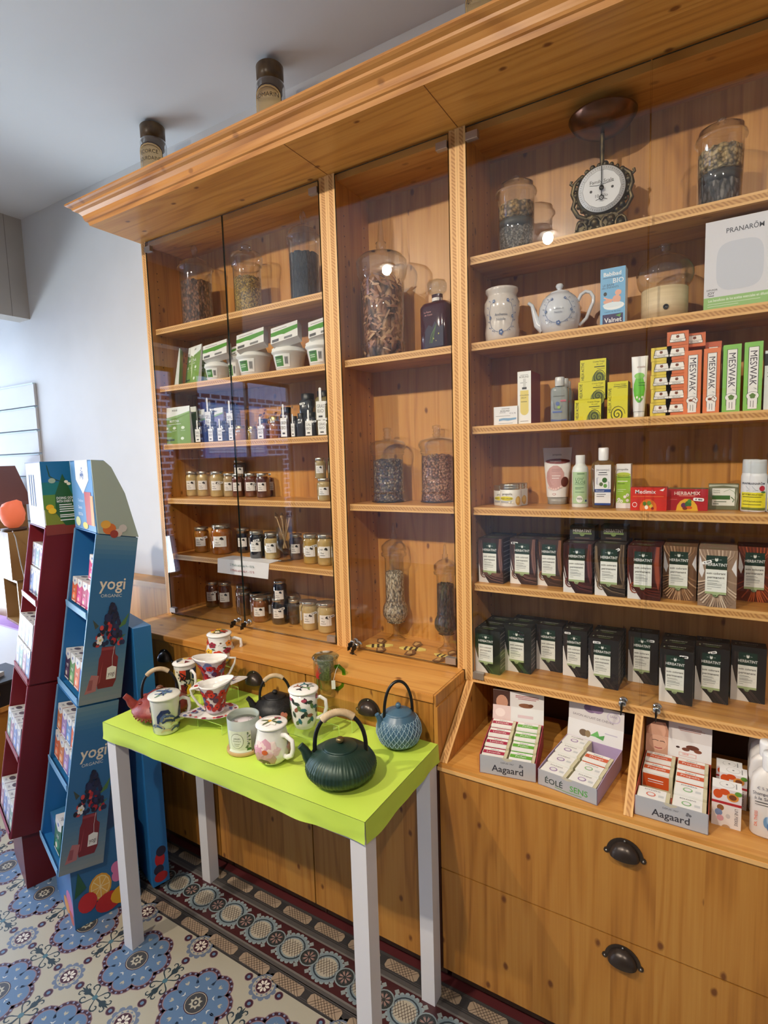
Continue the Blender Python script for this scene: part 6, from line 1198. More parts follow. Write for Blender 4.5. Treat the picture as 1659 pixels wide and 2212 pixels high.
def tri(label, FL, FR, top, zz=z):
    A = on(*FL, 2, z); B = on(*FR, 2, z); u = B-A; W = u.length; ang = math.atan2(u.y, u.x); n = Vector((u.y, -u.x, 0)).normalized(); H = onp(*top, A, n).z-z
    m = MB(); D = .038; m.box((0, 0, 0), (W, D, H), (226, 218, 214), fm=dict(top=(236, 236, 236)))
    gfx(m, [('r', 0, .66, 1, 1, (222, 214, 216)), ('r', 0, .60, 1, .665, (176, 40, 48)), ('e', .2, .84, .16, .12, (206, 80, 30)), ('e', .42, .92, .18, .08, (206, 80, 30)), ('e', .70, .82, .20, .11, (214, 140, 60)), ('e', .70, .82, .13, .07, (120, 66, 36)), ('e', .88, .94, .12, .06, (96, 150, 60)),
            ('e', .30, .49, .12, .08, (140, 90, 50)), ('e', .24, .36, .13, .09, (120, 140, 180)), ('e', .30, .22, .12, .08, (214, 160, 170)), ('t', 'LINE PIERRE', .84, .32, .12, (80, 70, 80), .44, 3), ('e', .56, .30, .08, .06, (196, 190, 190)), ('e', .5, .0, .14, .07, (190, 150, 110))], W, H, front(0, 0, 0))
    gfx(m, [('e', .5, .5, .26, .34, (190, 190, 190)), ('e', .5, .5, .24, .31, (236, 236, 236)), ('e', .5, .5, .04, .06, (110, 110, 110)), ('r', .80, .2, .84, .8, (150, 150, 150))], W, D, topf(0, 0, H))
    return tag(m.build('stone_soap_carton', loc=(A.x, A.y, z), rot=ang), label, 'carton', 'apricot print cartons beside the red-sided display')
tri('white carton with apricot print standing in front beside the red-sided soap display', (1536, 1778), (1600, 1796), (1538, 1697))
tri('white carton with apricot print, middle one behind the front carton', (1552, 1736), (1612, 1752), (1552, 1666))
tri('white carton with apricot print, hindmost of the three', (1546, 1708), (1602, 1722), (1546, 1652))
for i, (pl, pr, pt, pb) in enumerate(((1617, 1702, 1625, 1815), (1614, 1690, 1600, 1765), (1616, 1686, 1582, 1735), (1616, 1680, 1570, 1712), (1613, 1672, 1604-44, 1690))):
    c, r, h = rnd(pl, pr, pt, z, pb=pb, base=.6); t = thing('silica_shampoo', ['big white shampoo bottle at the right edge of the ledge, front one', 'white shampoo bottle right behind the front one on the ledge', 'white shampoo bottle in the middle of the ledge row', 'white shampoo bottle second from the back on the ledge', 'white shampoo bottle at the very back of the ledge row'][i], 'bottle', c, facing(c)*.4, 'white shampoo bottles on the ledge')
    MB().lathe([(.001, 0), (r*.9, 0), (r*.96, .004), (r*.98, h*.55), (r*.9, h*.70), (r*.6, h*.78), (r*.42, h*.81)], (224, 218, 212, .35), 36, sq=(3, .6)).build('bottle_body', t)
    MB().lathe([(r*.44, h*.80), (r*.46, h*.97), (r*.42, h), (.001, h)], (232, 232, 232, .25), 28).build('cap', t)
    if i == 0: m = MB(); gfx(m, [('t', '\u20ac 5.30', .3, .93, .06, (90, 90, 110)), ('t', 'Shampooing', .34, .82, .07, (60, 60, 80), .7), ('t', '\u00e0 la Silice', .34, .72, .07, (60, 60, 80), .6), ('r', .06, .63, .7, .645, (60, 60, 60)), ('r', .06, .58, .7, .59, (60, 60, 60)), ('t', 'DR. THEISS', .10, .28, .085, (216, 84, 30), .46, 1, .02), ('e', .42, .24, .1, .12, (110, 150, 186)), ('e', .52, .16, .1, .1, (80, 120, 170)), ('e', .48, .30, .07, .09, (160, 190, 214))], r*1.7, h*.58, front(-r*.85, -r*.6-.001, h*.07)); m.build('print', t)
# ================================================================== wooden insects lying in the middle bay
def insect(label, px, py, rz, s=1.0):
    P = on(px, py, 2, ZC); t = thing('wooden_bee', label, 'decoration', (P.x, P.y, ZC+.0004), rz, 'flat wooden bee decorations')
    m = MB(); m.prism([(-.030*s, 0), (-.018*s, .007*s), (.016*s, .007*s), (.026*s, .002*s), (.026*s, -.002*s), (.016*s, -.007*s), (-.018*s, -.007*s)], 0, .004, (226, 212, 120), 2)
    for k in range(3): m.box((-.018*s+k*.011*s, -.0072*s, .0002), (-.013*s+k*.011*s, .0072*s, .0043), (30, 28, 26))
    m.build('body', t)
    for sg in (-1, 1):
        w_ = MB(); w_.prism([(.004*s, sg*.005*s), (.012*s, sg*.026*s), (.004*s, sg*.040*s), (-.008*s, sg*.038*s), (-.008*s, sg*.02*s)][::sg], .003, .005, (104, 66, 36), 2); w_.prism([(.001*s, sg*.014*s), (.006*s, sg*.03*s), (-.004*s, sg*.034*s), (-.005*s, sg*.02*s)][::sg], .0051, .0055, (196, 160, 104), 2); w_.build('wing', t)
insect('black and cream wooden bee lying left in the middle bay', 822, 1396, R(30), 1.7); insect('yellow striped wooden bee in the middle of the middle bay floor', 893, 1403, R(12), 1.7); insect('brown-winged wooden bee at the right of the middle bay floor', 962, 1420, R(-10), 1.5)
lk = MB(); d2 = [o for o in b2.children if o.name.startswith('glass_door')][0]; lock(d2, on(777, 1392, 1, -.004).x, .922)
m = MB(); P = on(762, 1413, 2, ZC); m.box((-.012, -.004, 0), (.004, .004, .004), M_BLACK).box((.004, -.0015, .001), (.022, .0015, .0022), M_CHROME); tag(m.build('small_key', loc=P, rot=R(-20)), 'small key with black grip lying under the lock of the middle door', 'key')
# ================================================================== GREEN TABLE
ZT = .765; TX0, TX1, TY0, TY1 = -1.112, -.140, -.580, -.2115
t = thing('display_table', 'narrow white table with square legs under the lime green cloth', 'table', (-.626, -.395, 0)); L0 = -t.location
MB().box((TX0+.004, TY0+.004, .705), (TX1-.004, TY1-.002, ZT-.0050), M_WHITE).build('tabletop', t, loc=L0)
for x in (TX0+.004, TX1-.046):
    for y in (TY0+.006, TY1-.045): MB().box((x, y, 0), (x+.042, y+.042, .7045), M_WHITE).build('leg', t, loc=L0)
CLOTH = noisy('lime_paper_cloth', (194, 222, 82), (202, 228, 92), 4, .5, .35, detail=3, dist=.014)
m = MB(); nx, ny = 64, 26; rg = random.Random(4); from mathutils import noise
def cl(i, j):
    x = TX0+(TX1-TX0)*i/nx; y = TY0+(TY1-TY0)*j/ny; q = noise.noise(Vector((x*9, y*14, 0)))*.5+noise.ridged_multi_fractal(Vector((x*7, y*9, 3)), 1, 2, 2, 1, 1)*.25
    e = min(i, nx-i, j, ny-j)/3.; return (x, y, ZT-.0016+.0020*max(-1, min(.8, q))*min(1, e))
m.add([cl(i, j) for j in range(ny+1) for i in range(nx+1)], [(j*(nx+1)+i, j*(nx+1)+i+1, (j+1)*(nx+1)+i+1, (j+1)*(nx+1)+i) for j in range(ny) for i in range(nx)], CLOTH, True)
def skirt(pts, nrm, seed):
    n = len(pts)-1; rows = 6; V = []
    for k in range(rows+1):
        for i, (x, y, z_) in enumerate(pts):
            q = noise.noise(Vector((i*.23+seed, k*.4, 1)))*.003*k/rows; hem = .052+.006*noise.noise(Vector((i*.09+seed, 5, 0)))
            V.append((x+nrm[0]*(.0012+q*1.3+.002*k/rows*(1+math.sin(i*.5))), y+nrm[1]*(.0012+q*1.3+.002*k/rows*(1+math.sin(i*.5))), z_-hem*k/rows))
    m.add(V, [(k*(n+1)+i, (k+1)*(n+1)+i, (k+1)*(n+1)+i+1, k*(n+1)+i+1) for k in range(rows) for i in range(n)], CLOTH, True)
skirt([cl(i, 0) for i in range(nx+1)], (0, -1), 0); skirt([cl(nx, j) for j in range(ny+1)], (1, 0), 9); skirt([cl(0, j) for j in range(ny+1)][::-1], (-1, 0), 20)
tag(m.build('tablecloth'), 'bright lime green paper cloth covering the narrow table', 'tablecloth')
ZTT = ZT+.0008
def onT(px, py, zz=ZTT): return on(px, py, 2, zz)
def flower(its, x, y, r, c, cc, n=5, asp=1., a0=0.):
    its += [('e', x+r*.55*math.cos(a0+2*PI*k/n), y+asp*r*.55*math.sin(a0+2*PI*k/n), r*.42, r*.42*asp, c) for k in range(n)]+[('e', x, y, r*.22, r*.22*asp, cc)]
def leaf(its, x, y, a, l, w_, c, asp=1.):
    ca, sa = math.cos(a), math.sin(a); P = [(0, 0), (.3, .5), (.7, .45), (1, 0), (.7, -.45), (.3, -.5)]; its.append(('p', [(x+l*(p*ca-q*w_*sa), y+asp*l*(p*sa+q*w_*ca)) for p, q in P], c))
def clampits(its):
    o = []
    for i in its:
        if i[0] == 'e' and (i[1]-i[3] < 0 or i[1]+i[3] > 1 or i[2]-i[4] < 0 or i[2]+i[4] > 1): continue
        if i[0] in 'ps': i = (i[0], [(min(max(a, 0), 1), min(max(b_, 0), 1)) for a, b_ in i[1]])+tuple(i[2:])
        o.append(i)
    return o
def mug(label, pl, pr, pt, pb, prof, pattern, lidpat, zz=ZTT, hang=R(30), hs=1., lid=True, y=None, name='tea_mug', mat_=None, wrapw=5.6, hm=None, group='porcelain tea mugs with lids'):
    c, r, h = rnd(pl, pr, pt, zz, pb=pb, y=y, base=.85); t = thing(name, label, 'mug', c, facing(c), group)
    hb = h*(.90 if lid else 1.); bp = [(a*r, b_*hb) for a, b_ in prof]
    MB().lathe(bp+[(bp[-1][0]-.003, hb), (bp[-1][0]-.004, hb*.9), (bp[-1][0]-.006, hb*.3), (.001, hb*.1)], mat_ or M_CHINA, 40).build('mug_body', t)
    if pattern:
        W = r*wrapw; f = wrap(bp, 0, W); m = MB(); gfx(m, clampits(pattern), W, hb*.94, lambda u, v, q: f(u, v+hb*.03, q+.0006), .00028, r*.16); m.build('print', t)
    if lid:
        rl = bp[-1][0]*1.08; MB().lathe([(.001, hb-.002), (rl*.9, hb-.002), (rl, hb+.001), (rl, hb+.004), (rl*.93, hb+.006), (rl*.5, hb+.009), (.001, hb+.010)], mat_ or M_CHINA, 40).build('lid', t)
        if lidpat: m = MB(); gfx(m, [i for i in clampits(lidpat) if True], rl*1.7, rl*1.7, lambda u, v, q: (u-rl*.85, v-rl*.85, hb+.0102+q-.0035*(((u-rl*.85)**2+(v-rl*.85)**2)/(rl*rl))), .0002); m.build('lid_print', t)
    rr = max(a for a, b_ in bp); ca, sa = math.cos(hang), math.sin(hang); x0 = prof_r(bp, hb*.78, rr)-.002; x1 = prof_r(bp, hb*.25, rr)-.002; ex = rr+.024*hs
    pts = [(x0, hb*.80), (x0+.012*hs, hb*.84), (ex, hb*.76), (ex+.002, hb*.55), (ex-.004, hb*.36), (x1+.010*hs, hb*.25), (x1, hb*.24)]
    MB().tube([(a*ca, -a*sa, b_) for a, b_ in pts], .0042*hs, hm or mat_ or M_CHINA, 10, flat=1.3).build('handle', t); return t, c, r, h
STR = [(.001, 0), (.80, 0), (.84, .02), (.98, .97), (1, 1)]; BEL = [(.001, 0), (.6, 0), (.66, .015), (.9, .14), (1.0, .32), (.98, .5), (.84, .8), (.80, .92), (.83, 1)]
rg = random.Random(12)
# blue and white brushed waves (plain pattern)
W1 = []; nav = (40, 54, 96)
for k in range(22):
    x, y_ = rg.uniform(.1, .9), rg.uniform(.02, .55); W1.append(('s', [(x-.08, y_), (x-.03, y_+.07), (x+.03, y_+.05), (x+.08, y_-.02)], .03, rg.choice([nav, (70, 90, 130), (120, 140, 160), (196, 186, 140)])))
for x in (.2, .5, .8): W1 += [('s', [(x-.10, .35), (x-.09, .55), (x-.04, .70), (x+.03, .70), (x+.05, .62)], .05, nav), ('s', [(x-.06, .40), (x-.04, .55), (x, .62)], .03, (90, 110, 150))]
L1 = [('s', [(rg.uniform(.15, .5), rg.uniform(.2, .8)), (rg.uniform(.4, .6), rg.uniform(.3, .8)), (rg.uniform(.6, .85), rg.uniform(.3, .8))], .06, rg.choice([nav, (90, 120, 160), (110, 140, 120)])) for k in range(9)]
mug('white lidded mug with navy brushed wave pattern at the left front of the table', 328, 394, 1493, 1588, STR, W1, L1, hang=R(-5), mat_=pbr('grey_china', lin((226, 226, 216)), .15, coat=.4))
W2 = []; pal = [(206, 70, 40), (230, 180, 40), (40, 60, 36), (24, 24, 30), (226, 214, 190), (110, 30, 36), (40, 70, 130)]
for k in range(20): x, y_ = (k % 10)*.1+.01, (k//10)*.5; a = rg.uniform(.05, .12); W2.append(('p', [(x, y_+.05), (x+a, y_+rg.uniform(0, .2)), (x+a, y_+.4), (x+rg.uniform(0, .05), y_+.48)], pal[k*3 % 7]))
for k in range(12): x, y_ = rg.uniform(.1, .85), rg.uniform(.1, .7); W2.append(('s', [(x, y_), (x+.04, y_+.15), (x-.02, y_+.25)], .02, (24, 24, 30)))
L2 = [('p', [(.5+.4*math.cos(a), .5+.4*math.sin(a)), (.5+.4*math.cos(a+.8), .5+.4*math.sin(a+.8)), (.5+.1*math.cos(a+.4), .5+.1*math.sin(a+.4))], pal[i]) for i, a in enumerate([0, .95, 1.9, 2.8, 3.8, 4.7])]
mug('white lidded mug with black, red and yellow angular shapes behind the red teapot', 379, 428, 1424, 1505, STR, W2, L2, hang=R(60))
# mug with tulips on a clear riser
W3 = []; L3 = []
for k in range(22): flower(W3, .04+.043*k, .16+.30*(k % 3)+.06*(k % 2), .066, pal2 := [(206, 60, 30), (236, 236, 230), (236, 190, 50), (150, 40, 60), (240, 150, 60)][k % 5], (90, 60, 30), 5, 1.7, k)
for k in range(14): leaf(W3, .03+.07*k, .12+.5*(k % 3)*.5, 1+k, .06, .5, (60, 80, 40), 1.7)
for k in range(7): a = k*.9; flower(L3, .5+.28*math.cos(a), .5+.28*math.sin(a), .14, [(206, 60, 30), (236, 190, 50), (240, 226, 200)][k % 3], (120, 70, 20)); leaf(L3, .5, .5, a+.4, .38, .3, (70, 90, 50))
flower(L3, .5, .5, .14, (230, 170, 40), (150, 60, 20))
def riser(label, A, B, D, H, ang=0., zz=ZTT):
    """bent clear sheet: top, two legs"""
    t = thing('acrylic_riser', label, 'display stand', A, ang, 'clear acrylic risers on the green table'); W = B; e = .002
    m = MB(); g = dict(left=G_RIM, right=G_RIM)
    m.box((0, 0, H-e), (W, D, H), G_ACR, fm=dict(front=G_RIM, back=G_RIM)); m.box((0, 0, 0), (e, D, H-e), G_ACR, fm=dict(front=G_RIM, back=G_RIM)); m.box((W-e, 0, 0), (W, D, H-e), G_ACR, fm=dict(front=G_RIM, back=G_RIM)); m.build('sheet', t); return t
# heights of risers follow from what stands on them
P1 = onT(473, 1478+22); HR = .085
c3 = on(478, 1432, 2, ZTT+HR); riser('clear riser under the tulip mug at the back of the table', (c3.x-.06, c3.y-.012, ZTT), .12, .085, HR, R(0))
mug('round lidded mug with painted tulips on a clear riser at the back', 447, 508, 1363, 1438, BEL, W3, L3, zz=ZTT+HR+.0004, hang=R(8))
def cup(label, slabel, pl, pr, pt, pb, sl_, sr_, spy, zz, hang, tip):
    c, r, h = rnd(pl, pr, pt, zz, pb=pb, base=.7); f_ = facing(c); t = thing('flower_cup', label, 'cup', c, f_, 'flared cups with red flower print'); q = [(.001, .003), (.50, .003), (.55, .02), (.60, .12), (.68, .45), (.84, .82), (1.0, 1.0)]
    bp = [(a*r, b_*h+.004) for a, b_ in q]
    def sp_(mb):   # pointed lip
        mb.v = [((x*(1+.28*(z_/h)**3*max(0, (-x*hang)/r)), y*(1-.12*(z_/h)**2), z_+.010*(z_/h)**4*max(0, (-x*hang)/r)) ) for x, y, z_ in mb.v]
    mb = MB().lathe(bp+[(bp[-1][0]-.002, bp[-1][1]), (r*.66, h*.5), (r*.5, h*.1), (.001, h*.08)], M_CHINA, 44); sp_(mb); mb.build('cup_body', t)
    its = []; rg2 = random.Random(int(pl)); its.append(('r', 0, 0, 1, 1, (214, 200, 212)))
    for k in range(44): x, y_ = .06+(k*.137) % .88, .1+(k*.29) % .8; its.append(('e', x, y_, .05, .10, rg2.choice([(176, 36, 44), (130, 30, 50), (110, 120, 170), (196, 60, 60), (150, 150, 196), (90, 50, 90)])))
    for k in range(12): flower(its, .05+.08*k, .25+.5*(k % 2), .06, (206, 44, 40), (60, 30, 50), 5, 2.0, k)
    W = r*5; f = wrap(bp, 0, W); mb = MB(); gfx(mb, clampits(its), W, h*.93, lambda u, v, q_: f(u, v+.006, q_+.0006), .00025, r*.16); sp_(mb); mb.build('print', t)
    MB().tube([(hang*r*.92, 0, h*.97), (hang*(r*1.5), 0, h*.93), (hang*(r*1.42), 0, h*.72), (hang*r*1.08, 0, h*.38), (hang*r*.64, 0, h*.14)], .0024, M_CHINA, 8, flat=1.6).build('handle', t)
    s_ = thing('flower_saucer', slabel, 'saucer', (c.x, c.y, zz-.0045), f_, 'pointed saucers with red flower print'); A = onp(sl_, spy, c, hdir(c)); B = onp(sr_, spy, c, hdir(c)); a = (A-c).length; b_ = (B-c).length
    R0 = min(a, b_); out = [];
    for k in range(40):
        an = 2*PI*k/40; rx = R0; k_ = 1+ (max(a, b_)/R0-1)*max(0, math.cos(an)*tip)**6; out.append((R0*math.cos(an)*k_, R0*.82*math.sin(an)))
    mb = MB(); n = len(out); V = [(x, y_, .0065+.004*max(0, x*tip)/R0) for x, y_ in out]+[(x*.6, y_*.6, .0012) for x, y_ in out]+[(x*.5, y_*.5, 0) for x, y_ in out]
    mb.add(V, [(i, (i+1) % n, n+(i+1) % n, n+i) for i in range(n)]+[(n+i, n+(i+1) % n, 2*n+(i+1) % n, 2*n+i) for i in range(n)], M_CHINA, True); mb.add(V, [tuple(range(2*n, 3*n))], M_CHINA)
    mb.build('plate', s_); mb = MB()
    for k in range(34):
        an = rg2.uniform(0, 2*PI); kk = 1+(max(a, b_)/R0-1)*max(0, math.cos(an)*tip)**6; q = rg2.uniform(.68, .90); x, y_ = R0*math.cos(an)*kk*q, R0*.82*math.sin(an)*q; zq = .0012+(.0065+.004*max(0, R0*math.cos(an)*kk*tip)/R0-.0012)*(q-.6)/.4
        mb.add([(x+u_, y_+w_, zq+.0011+.0002*k/8) for u_, w_ in circ(0, 0, rg2.uniform(.004, .008), n=9)], [tuple(range(9))], rg2.choice([(186, 36, 40), (140, 30, 60), (110, 120, 176), (206, 80, 70), (236, 226, 230)]))
    mb.build('print', s_)
HA = .052
cup('red flowered cup with white handle to the right, on the raised saucer behind', 'pointed flowered saucer pointing right under the rear cup', 430, 496, 1423, 1487, 416, 535, 1478, ZTT+HA+.0055, 1, 1)
cc = on(466, 1492, 2, ZTT+HA); riser('clear riser under the rear flowered cup', (cc.x-.055, cc.y-.015, ZTT), .10, .07, HA)
HB = .030
cup('red flowered cup with white handle to the left, on the front saucer', 'pointed flowered saucer pointing left under the front cup', 433, 500, 1477, 1547, 385, 513, 1546, ZTT+HB+.0055, -1, -1)
cc = on(452, 1556, 2, ZTT+HB); riser('low clear riser under the front flowered cup', (cc.x-.048, cc.y-.004, ZTT), .105, .06, HB)
# candle in frosted glass on wooden disc
c, r, h = rnd(491, 569, 1543, ZTT, pb=1634, base=.95)
t = thing('scented_candle', 'white scented candle with dried petals in frosted glass on a wooden disc', 'candle', c, facing(c)); rr = r*.92
MB().lathe([(.001, 0), (r*.97, 0), (r*.98, .001), (r*.98, .008), (r*.95, .009), (.001, .009)], noisy('bamboo', (176, 140, 90), (200, 166, 112), 6, .4, .05), 40).build('wooden_base', t)
MB().lathe([(.001, .010), (rr*.9, .010), (rr*.92, .014), (rr*.98, h), (rr*.94, h), (rr*.92, h*.8)], G_FROST, 40).build('glass', t)
MB().lathe([(.001, .012), (rr*.86, .012), (rr*.90, h*.74), (rr*.4, h*.745), (.001, h*.745)], (226, 216, 222, .4), 36).build('wax', t)
m = MB(); rg = random.Random(1)
for k in range(34):
    a = rg.uniform(0, 2*PI); q = rr*rg.uniform(.35, .82); m.add([(q*math.cos(a)+x, q*math.sin(a)+y_, h*.746+.0015) for x, y_ in circ(0, 0, rg.uniform(.0012, .003), rg.uniform(.001, .002), 7, rg.uniform(0, 1))], [tuple(range(7))], rg.choice([(110, 60, 70), (70, 40, 40), (150, 110, 60), (90, 60, 90)]))
m.build('dried_petals', t)
m = MB(); W = rr*1.5; bp = [(.001, .010), (rr*.9, .0101), (rr*.92, .014), (rr*.98, h)]; f = wrap(bp, -.35, W); its = [('r', 0, 0, 1, 1, (214, 220, 200)), ('e', .42, .55, .28, .36, (110, 120, 90)), ('e', .42, .55, .26, .34, (222, 226, 212)), ('t', 'JARDIN', .42, .66, .07, (90, 96, 80), .4), ('t', 'BOTANIQUE', .42, .54, .05, (90, 96, 80), .42), ('r', .3, .4, .54, .42, (120, 126, 100)), ('r', .3, .32, .5, .34, (120, 126, 100))]
for k in range(7): leaf(its, .88, .1+.12*k, 2+k, .14, .5, (96, 120, 80)); its.append(('e', .86, .16+.11*k, .03, .03, (150, 150, 170)))
leaf(its, .8, .06, .4, .25, .7, (70, 120, 50)); gfx(m, clampits(its), W, h*.62, lambda u, v, q: f(u, v+h*.1, q+.0006), .0003, r*.12); m.build('paper_label', t)
# magnolia mug
W5 = []
for (x, y_, s_) in ((.42, .52, 1.), (.12, .5, .8), (.78, .5, .8)):
    for a, c_ in ((.2, (226, 190, 196)), (.9, (236, 214, 210)), (1.57, (214, 160, 176)), (2.3, (236, 210, 206)), (2.9, (210, 150, 168)), (3.9, (190, 150, 140)), (5.3, (196, 160, 150))): leaf(W5, x, y_-.1, a, .17*s_, .75, c_, 2.4)
    W5 += [('e', x, y_-.06, .03, .07, (206, 100, 50))]
    for a in (3.6, 4.4, 5.2): leaf(W5, x, y_-.28, a, .10, .4, (110, 100, 60), 1.6)
L5 = [('e', .7, .65, .16, .12, (176, 60, 100))]
for a in (.2, 1.2, 2.2, 3.2, 4.2, 5.2): leaf(L5, .45, .45, a, .38, .55, (240, 236, 226))
for a in (.7, 2.7, 3.7, 5.6): leaf(L5, .5, .45, a, .42, .25, (90, 100, 60))
L5 += [('e', .45, .45, .07, .07, (220, 170, 60)), ('e', .78, .3, .1, .07, (40, 90, 100))]
mug('round lidded mug with a big pink magnolia, front of the table', 553, 630, 1555, 1658, BEL, W5, L5, hang=R(50), hs=1.25)
# leaf mug
W6, L6 = [], []; lf = [(60, 76, 66), (50, 110, 120), (150, 90, 70), (36, 40, 48), (100, 130, 80)]
for k in range(44): leaf(W6, .02+(k*.171) % .94, .06+(k*.237) % .8, .8+k*1.1 % 2.2, .095, .5, lf[k % 5], 2.2)
for k in range(5): W6.append(('e', .1+.2*k, .88, .035, .05, (190, 80, 110)))
for k in range(16): leaf(L6, .5+.22*math.cos(k*1.3), .5+.22*math.sin(k*1.3), k*1.7, .22, .35, lf[k % 5])
HC = .034; cc = on(655, 1583, 2, ZTT+HC)
mug('tall lidded mug with teal and brown leaves on a low clear riser', 629, 690, 1481, 1580, [(.001, 0), (.62, 0), (.72, .03), (.86, .2), (.95, .6), (1, 1)], W6, L6, zz=ZTT+HC+.0004, hang=R(20))
riser('clear riser under the leaf mug', (cc.x-.055, cc.y-.02, ZTT), .12, .10, HC)
# glass mug with infuser on riser
HD = .055; cc = on(708, 1520, 2, ZTT+HD); riser('clear riser under the glass mug at the back right', (cc.x-.055, cc.y-.025, ZTT), .16, .09, HD)
GM = glassy('mug_glass', (.95, .965, .93), ior=1.7, edge=(.4, .5, .34))
t, c, r, h = mug('tall glass mug with glass lid and green handle on a clear riser', 676, 737, 1411, 1514, [(.001, 0), (.6, 0), (.72, .02), (.84, .3), (.86, .9), (.86, 1)], None, None, zz=ZTT+HD+.0004, hang=R(35), mat_=GM, hm=G_GREEN, hs=1.15, name='glass_tea_mug', group=None)
m = MB(); m.lathe([(r*.95, h*.90), (r*.98, h*.93), (r*.8, h*.97), (r*.3, h*.98), (r*.12, h*1.0), (.001, h)], GM, 36); m.build('glass_lid', t)
m = MB(); m.lathe([(.001, h*.42), (r*.52, h*.42), (r*.58, h*.9)], noisy('infuser_steel', (120, 124, 118), (180, 182, 176), 200, .35, .3, metal=.3), 30); m.build('infuser', t)
m = MB(); its = []; [its.append(('s', [(.25, .45), (.25+.10*math.cos(a), .62+.18*math.sin(a)), (.25+.16*math.cos(a), .66+.26*math.sin(a))], .02, (196, 30, 40))) for a in [k*.6 for k in range(10)]]; its += [('s', [(.25, .1), (.27, .3), (.25, .5)], .02, (60, 110, 50)), ('s', [(.35, .05), (.4, .25), (.33, .4)], .02, (60, 110, 50))]
f = wrap([(.001, 0), (r*.88, .001), (r*.88, h)], -.2, r*1.8); gfx(m, clampits(its), r*1.8, h*.7, lambda u, v, q: f(u, v+h*.2, q), .0003); m.build('flower_print', t)
m = MB(); m.box((r*.35, -r*.98, h*.28), (r*.62, -r*.97, h*.48), (226, 226, 220)); m.tube([(r*.5, -r*.97, h*.48), (r*.7, -r*.9, h*.7), (r*.95, -r*.5, h*.8)], .0006, (226, 226, 220), 5); m.build('price_tag', t)
# ------------------------------------------------------------------ cast iron teapots
WRAP = noisy('rattan_wrap', (176, 150, 116), (206, 184, 150), 40, .7, .6, stretch=(1, 1, 1))
def ironpot(label, pl, pr, pb, ptop, prof, lidr, mat_, seg=48, rib=None, spout=(-1, 0), hr=1., hh=1., wrapped=True, knobm=None, deco=None, name='iron_teapot', hplane=0., rims=(), spl=1.0, htop=None, base=.55):
    c, r, _ = rnd(pl, pr, ptop, ZTT, pb=pb, base=base); f_ = facing(c); H = onp((pl+pr)/2, ptop, c, hdir(c)).z-ZTT       # top of the knob
    t = thing(name, label, 'teapot', c, f_, 'cast iron teapots on the green table'); bt = H*.80; bp = [(a*r, b_*bt) for a, b_ in prof]
    MB().lathe(bp, mat_, seg, rib=rib).build('pot_body', t); zl = bp[-1][1]; rl = r*lidr
    MB().lathe([(rl, zl-.001), (rl*1.02, zl+.0015), (rl*.9, zl+.004), (rl*.4, zl+(H-zl)*.38), (r*.07, zl+(H-zl)*.45)], mat_, 40).build('lid', t)
    MB().lathe([(.001, zl+(H-zl)*.4), (r*.065, zl+(H-zl)*.42), (r*.12, zl+(H-zl)*.62), (r*.12, zl+(H-zl)*.85), (r*.07, H), (.001, H)], knobm or mat_, 20).build('knob', t)
    sx, sy = math.cos(hplane+PI), math.sin(hplane+PI)
    x0 = r*.80; pts = [(x0, bt*.50), (r*1.02*spl, bt*.72), (r*1.10*spl, bt*.90), (r*1.22*spl, bt*1.03)]
    MB().tube([(a*sx, a*sy, b_) for a, b_ in pts], [r*.20, r*.15, r*.115, r*.10], mat_, 16).build('spout', t)
    ztop = onp(*htop, c, hdir(c)).z-ZTT; zb_ = bt*.86; ra = r*hr; m = MB(); pts = []
    for k in range(25):
        a = PI*(-.06+1.12*k/24); x = ra*math.cos(a); z_ = zb_+(ztop-zb_)*max(-.05, math.sin(a))**.8 if math.sin(a) > 0 else zb_+(ztop-zb_)*math.sin(a)*.4
        pts.append((x*math.cos(hplane), x*math.sin(hplane), z_))
    m.tube(pts, .0042*hh, M_BLACK if mat_ is not M_IRON else M_IRON, 10); hd = m.build('handle', t)
    for s_ in (-1, 1): MB().tube([(s_*ra*.98*math.cos(hplane), s_*ra*.98*math.sin(hplane), zb_-.008), (s_*ra*.80*math.cos(hplane), s_*ra*.80*math.sin(hplane), zb_-.012)], .005*hh, mat_, 10).build('lug', t)
    if wrapped:
        m = MB(); q = pts[8:18]; fine = []
        for a, b_ in zip(q, q[1:]):
            for k in range(4): fine.append(tuple(a[i]+(b_[i]-a[i])*k/4 for i in range(3)))
        m.tube(fine, [(.0078 if i % 2 else .0070)*hh for i in range(len(fine))], WRAP, 12); m.build('handle_wrap', hd)
    if deco: deco(t, bp, r, bt)
    return t, c, r, H
DGR = noisy('dark_green_iron', (24, 52, 46), (44, 66, 52), 14, .38, .1, metal=.25)
ironpot('large dark green ribbed iron teapot at the front of the table', 662, 816, 1707, 1592, [(.001, 0), (.55, 0), (.62, .01), (.86, .16), (.97, .30), (1.0, .42), (.98, .47), (.99, .50), (.97, .56), (.86, .74), (.68, .88), (.50, .955), (.49, .97)], .48, DGR, seg=240,
    rib=lambda a, z_: .009*(1 if math.cos(a*60) > 0 else -1) if .003 < z_ < .07 else 0, hr=.72, hh=1.25, knobm=noisy('brass_knob', (110, 96, 60), (150, 130, 84), 40, .35, .2, metal=.8), htop=(738, 1538), hplane=R(-6), spl=.92, base=.6)
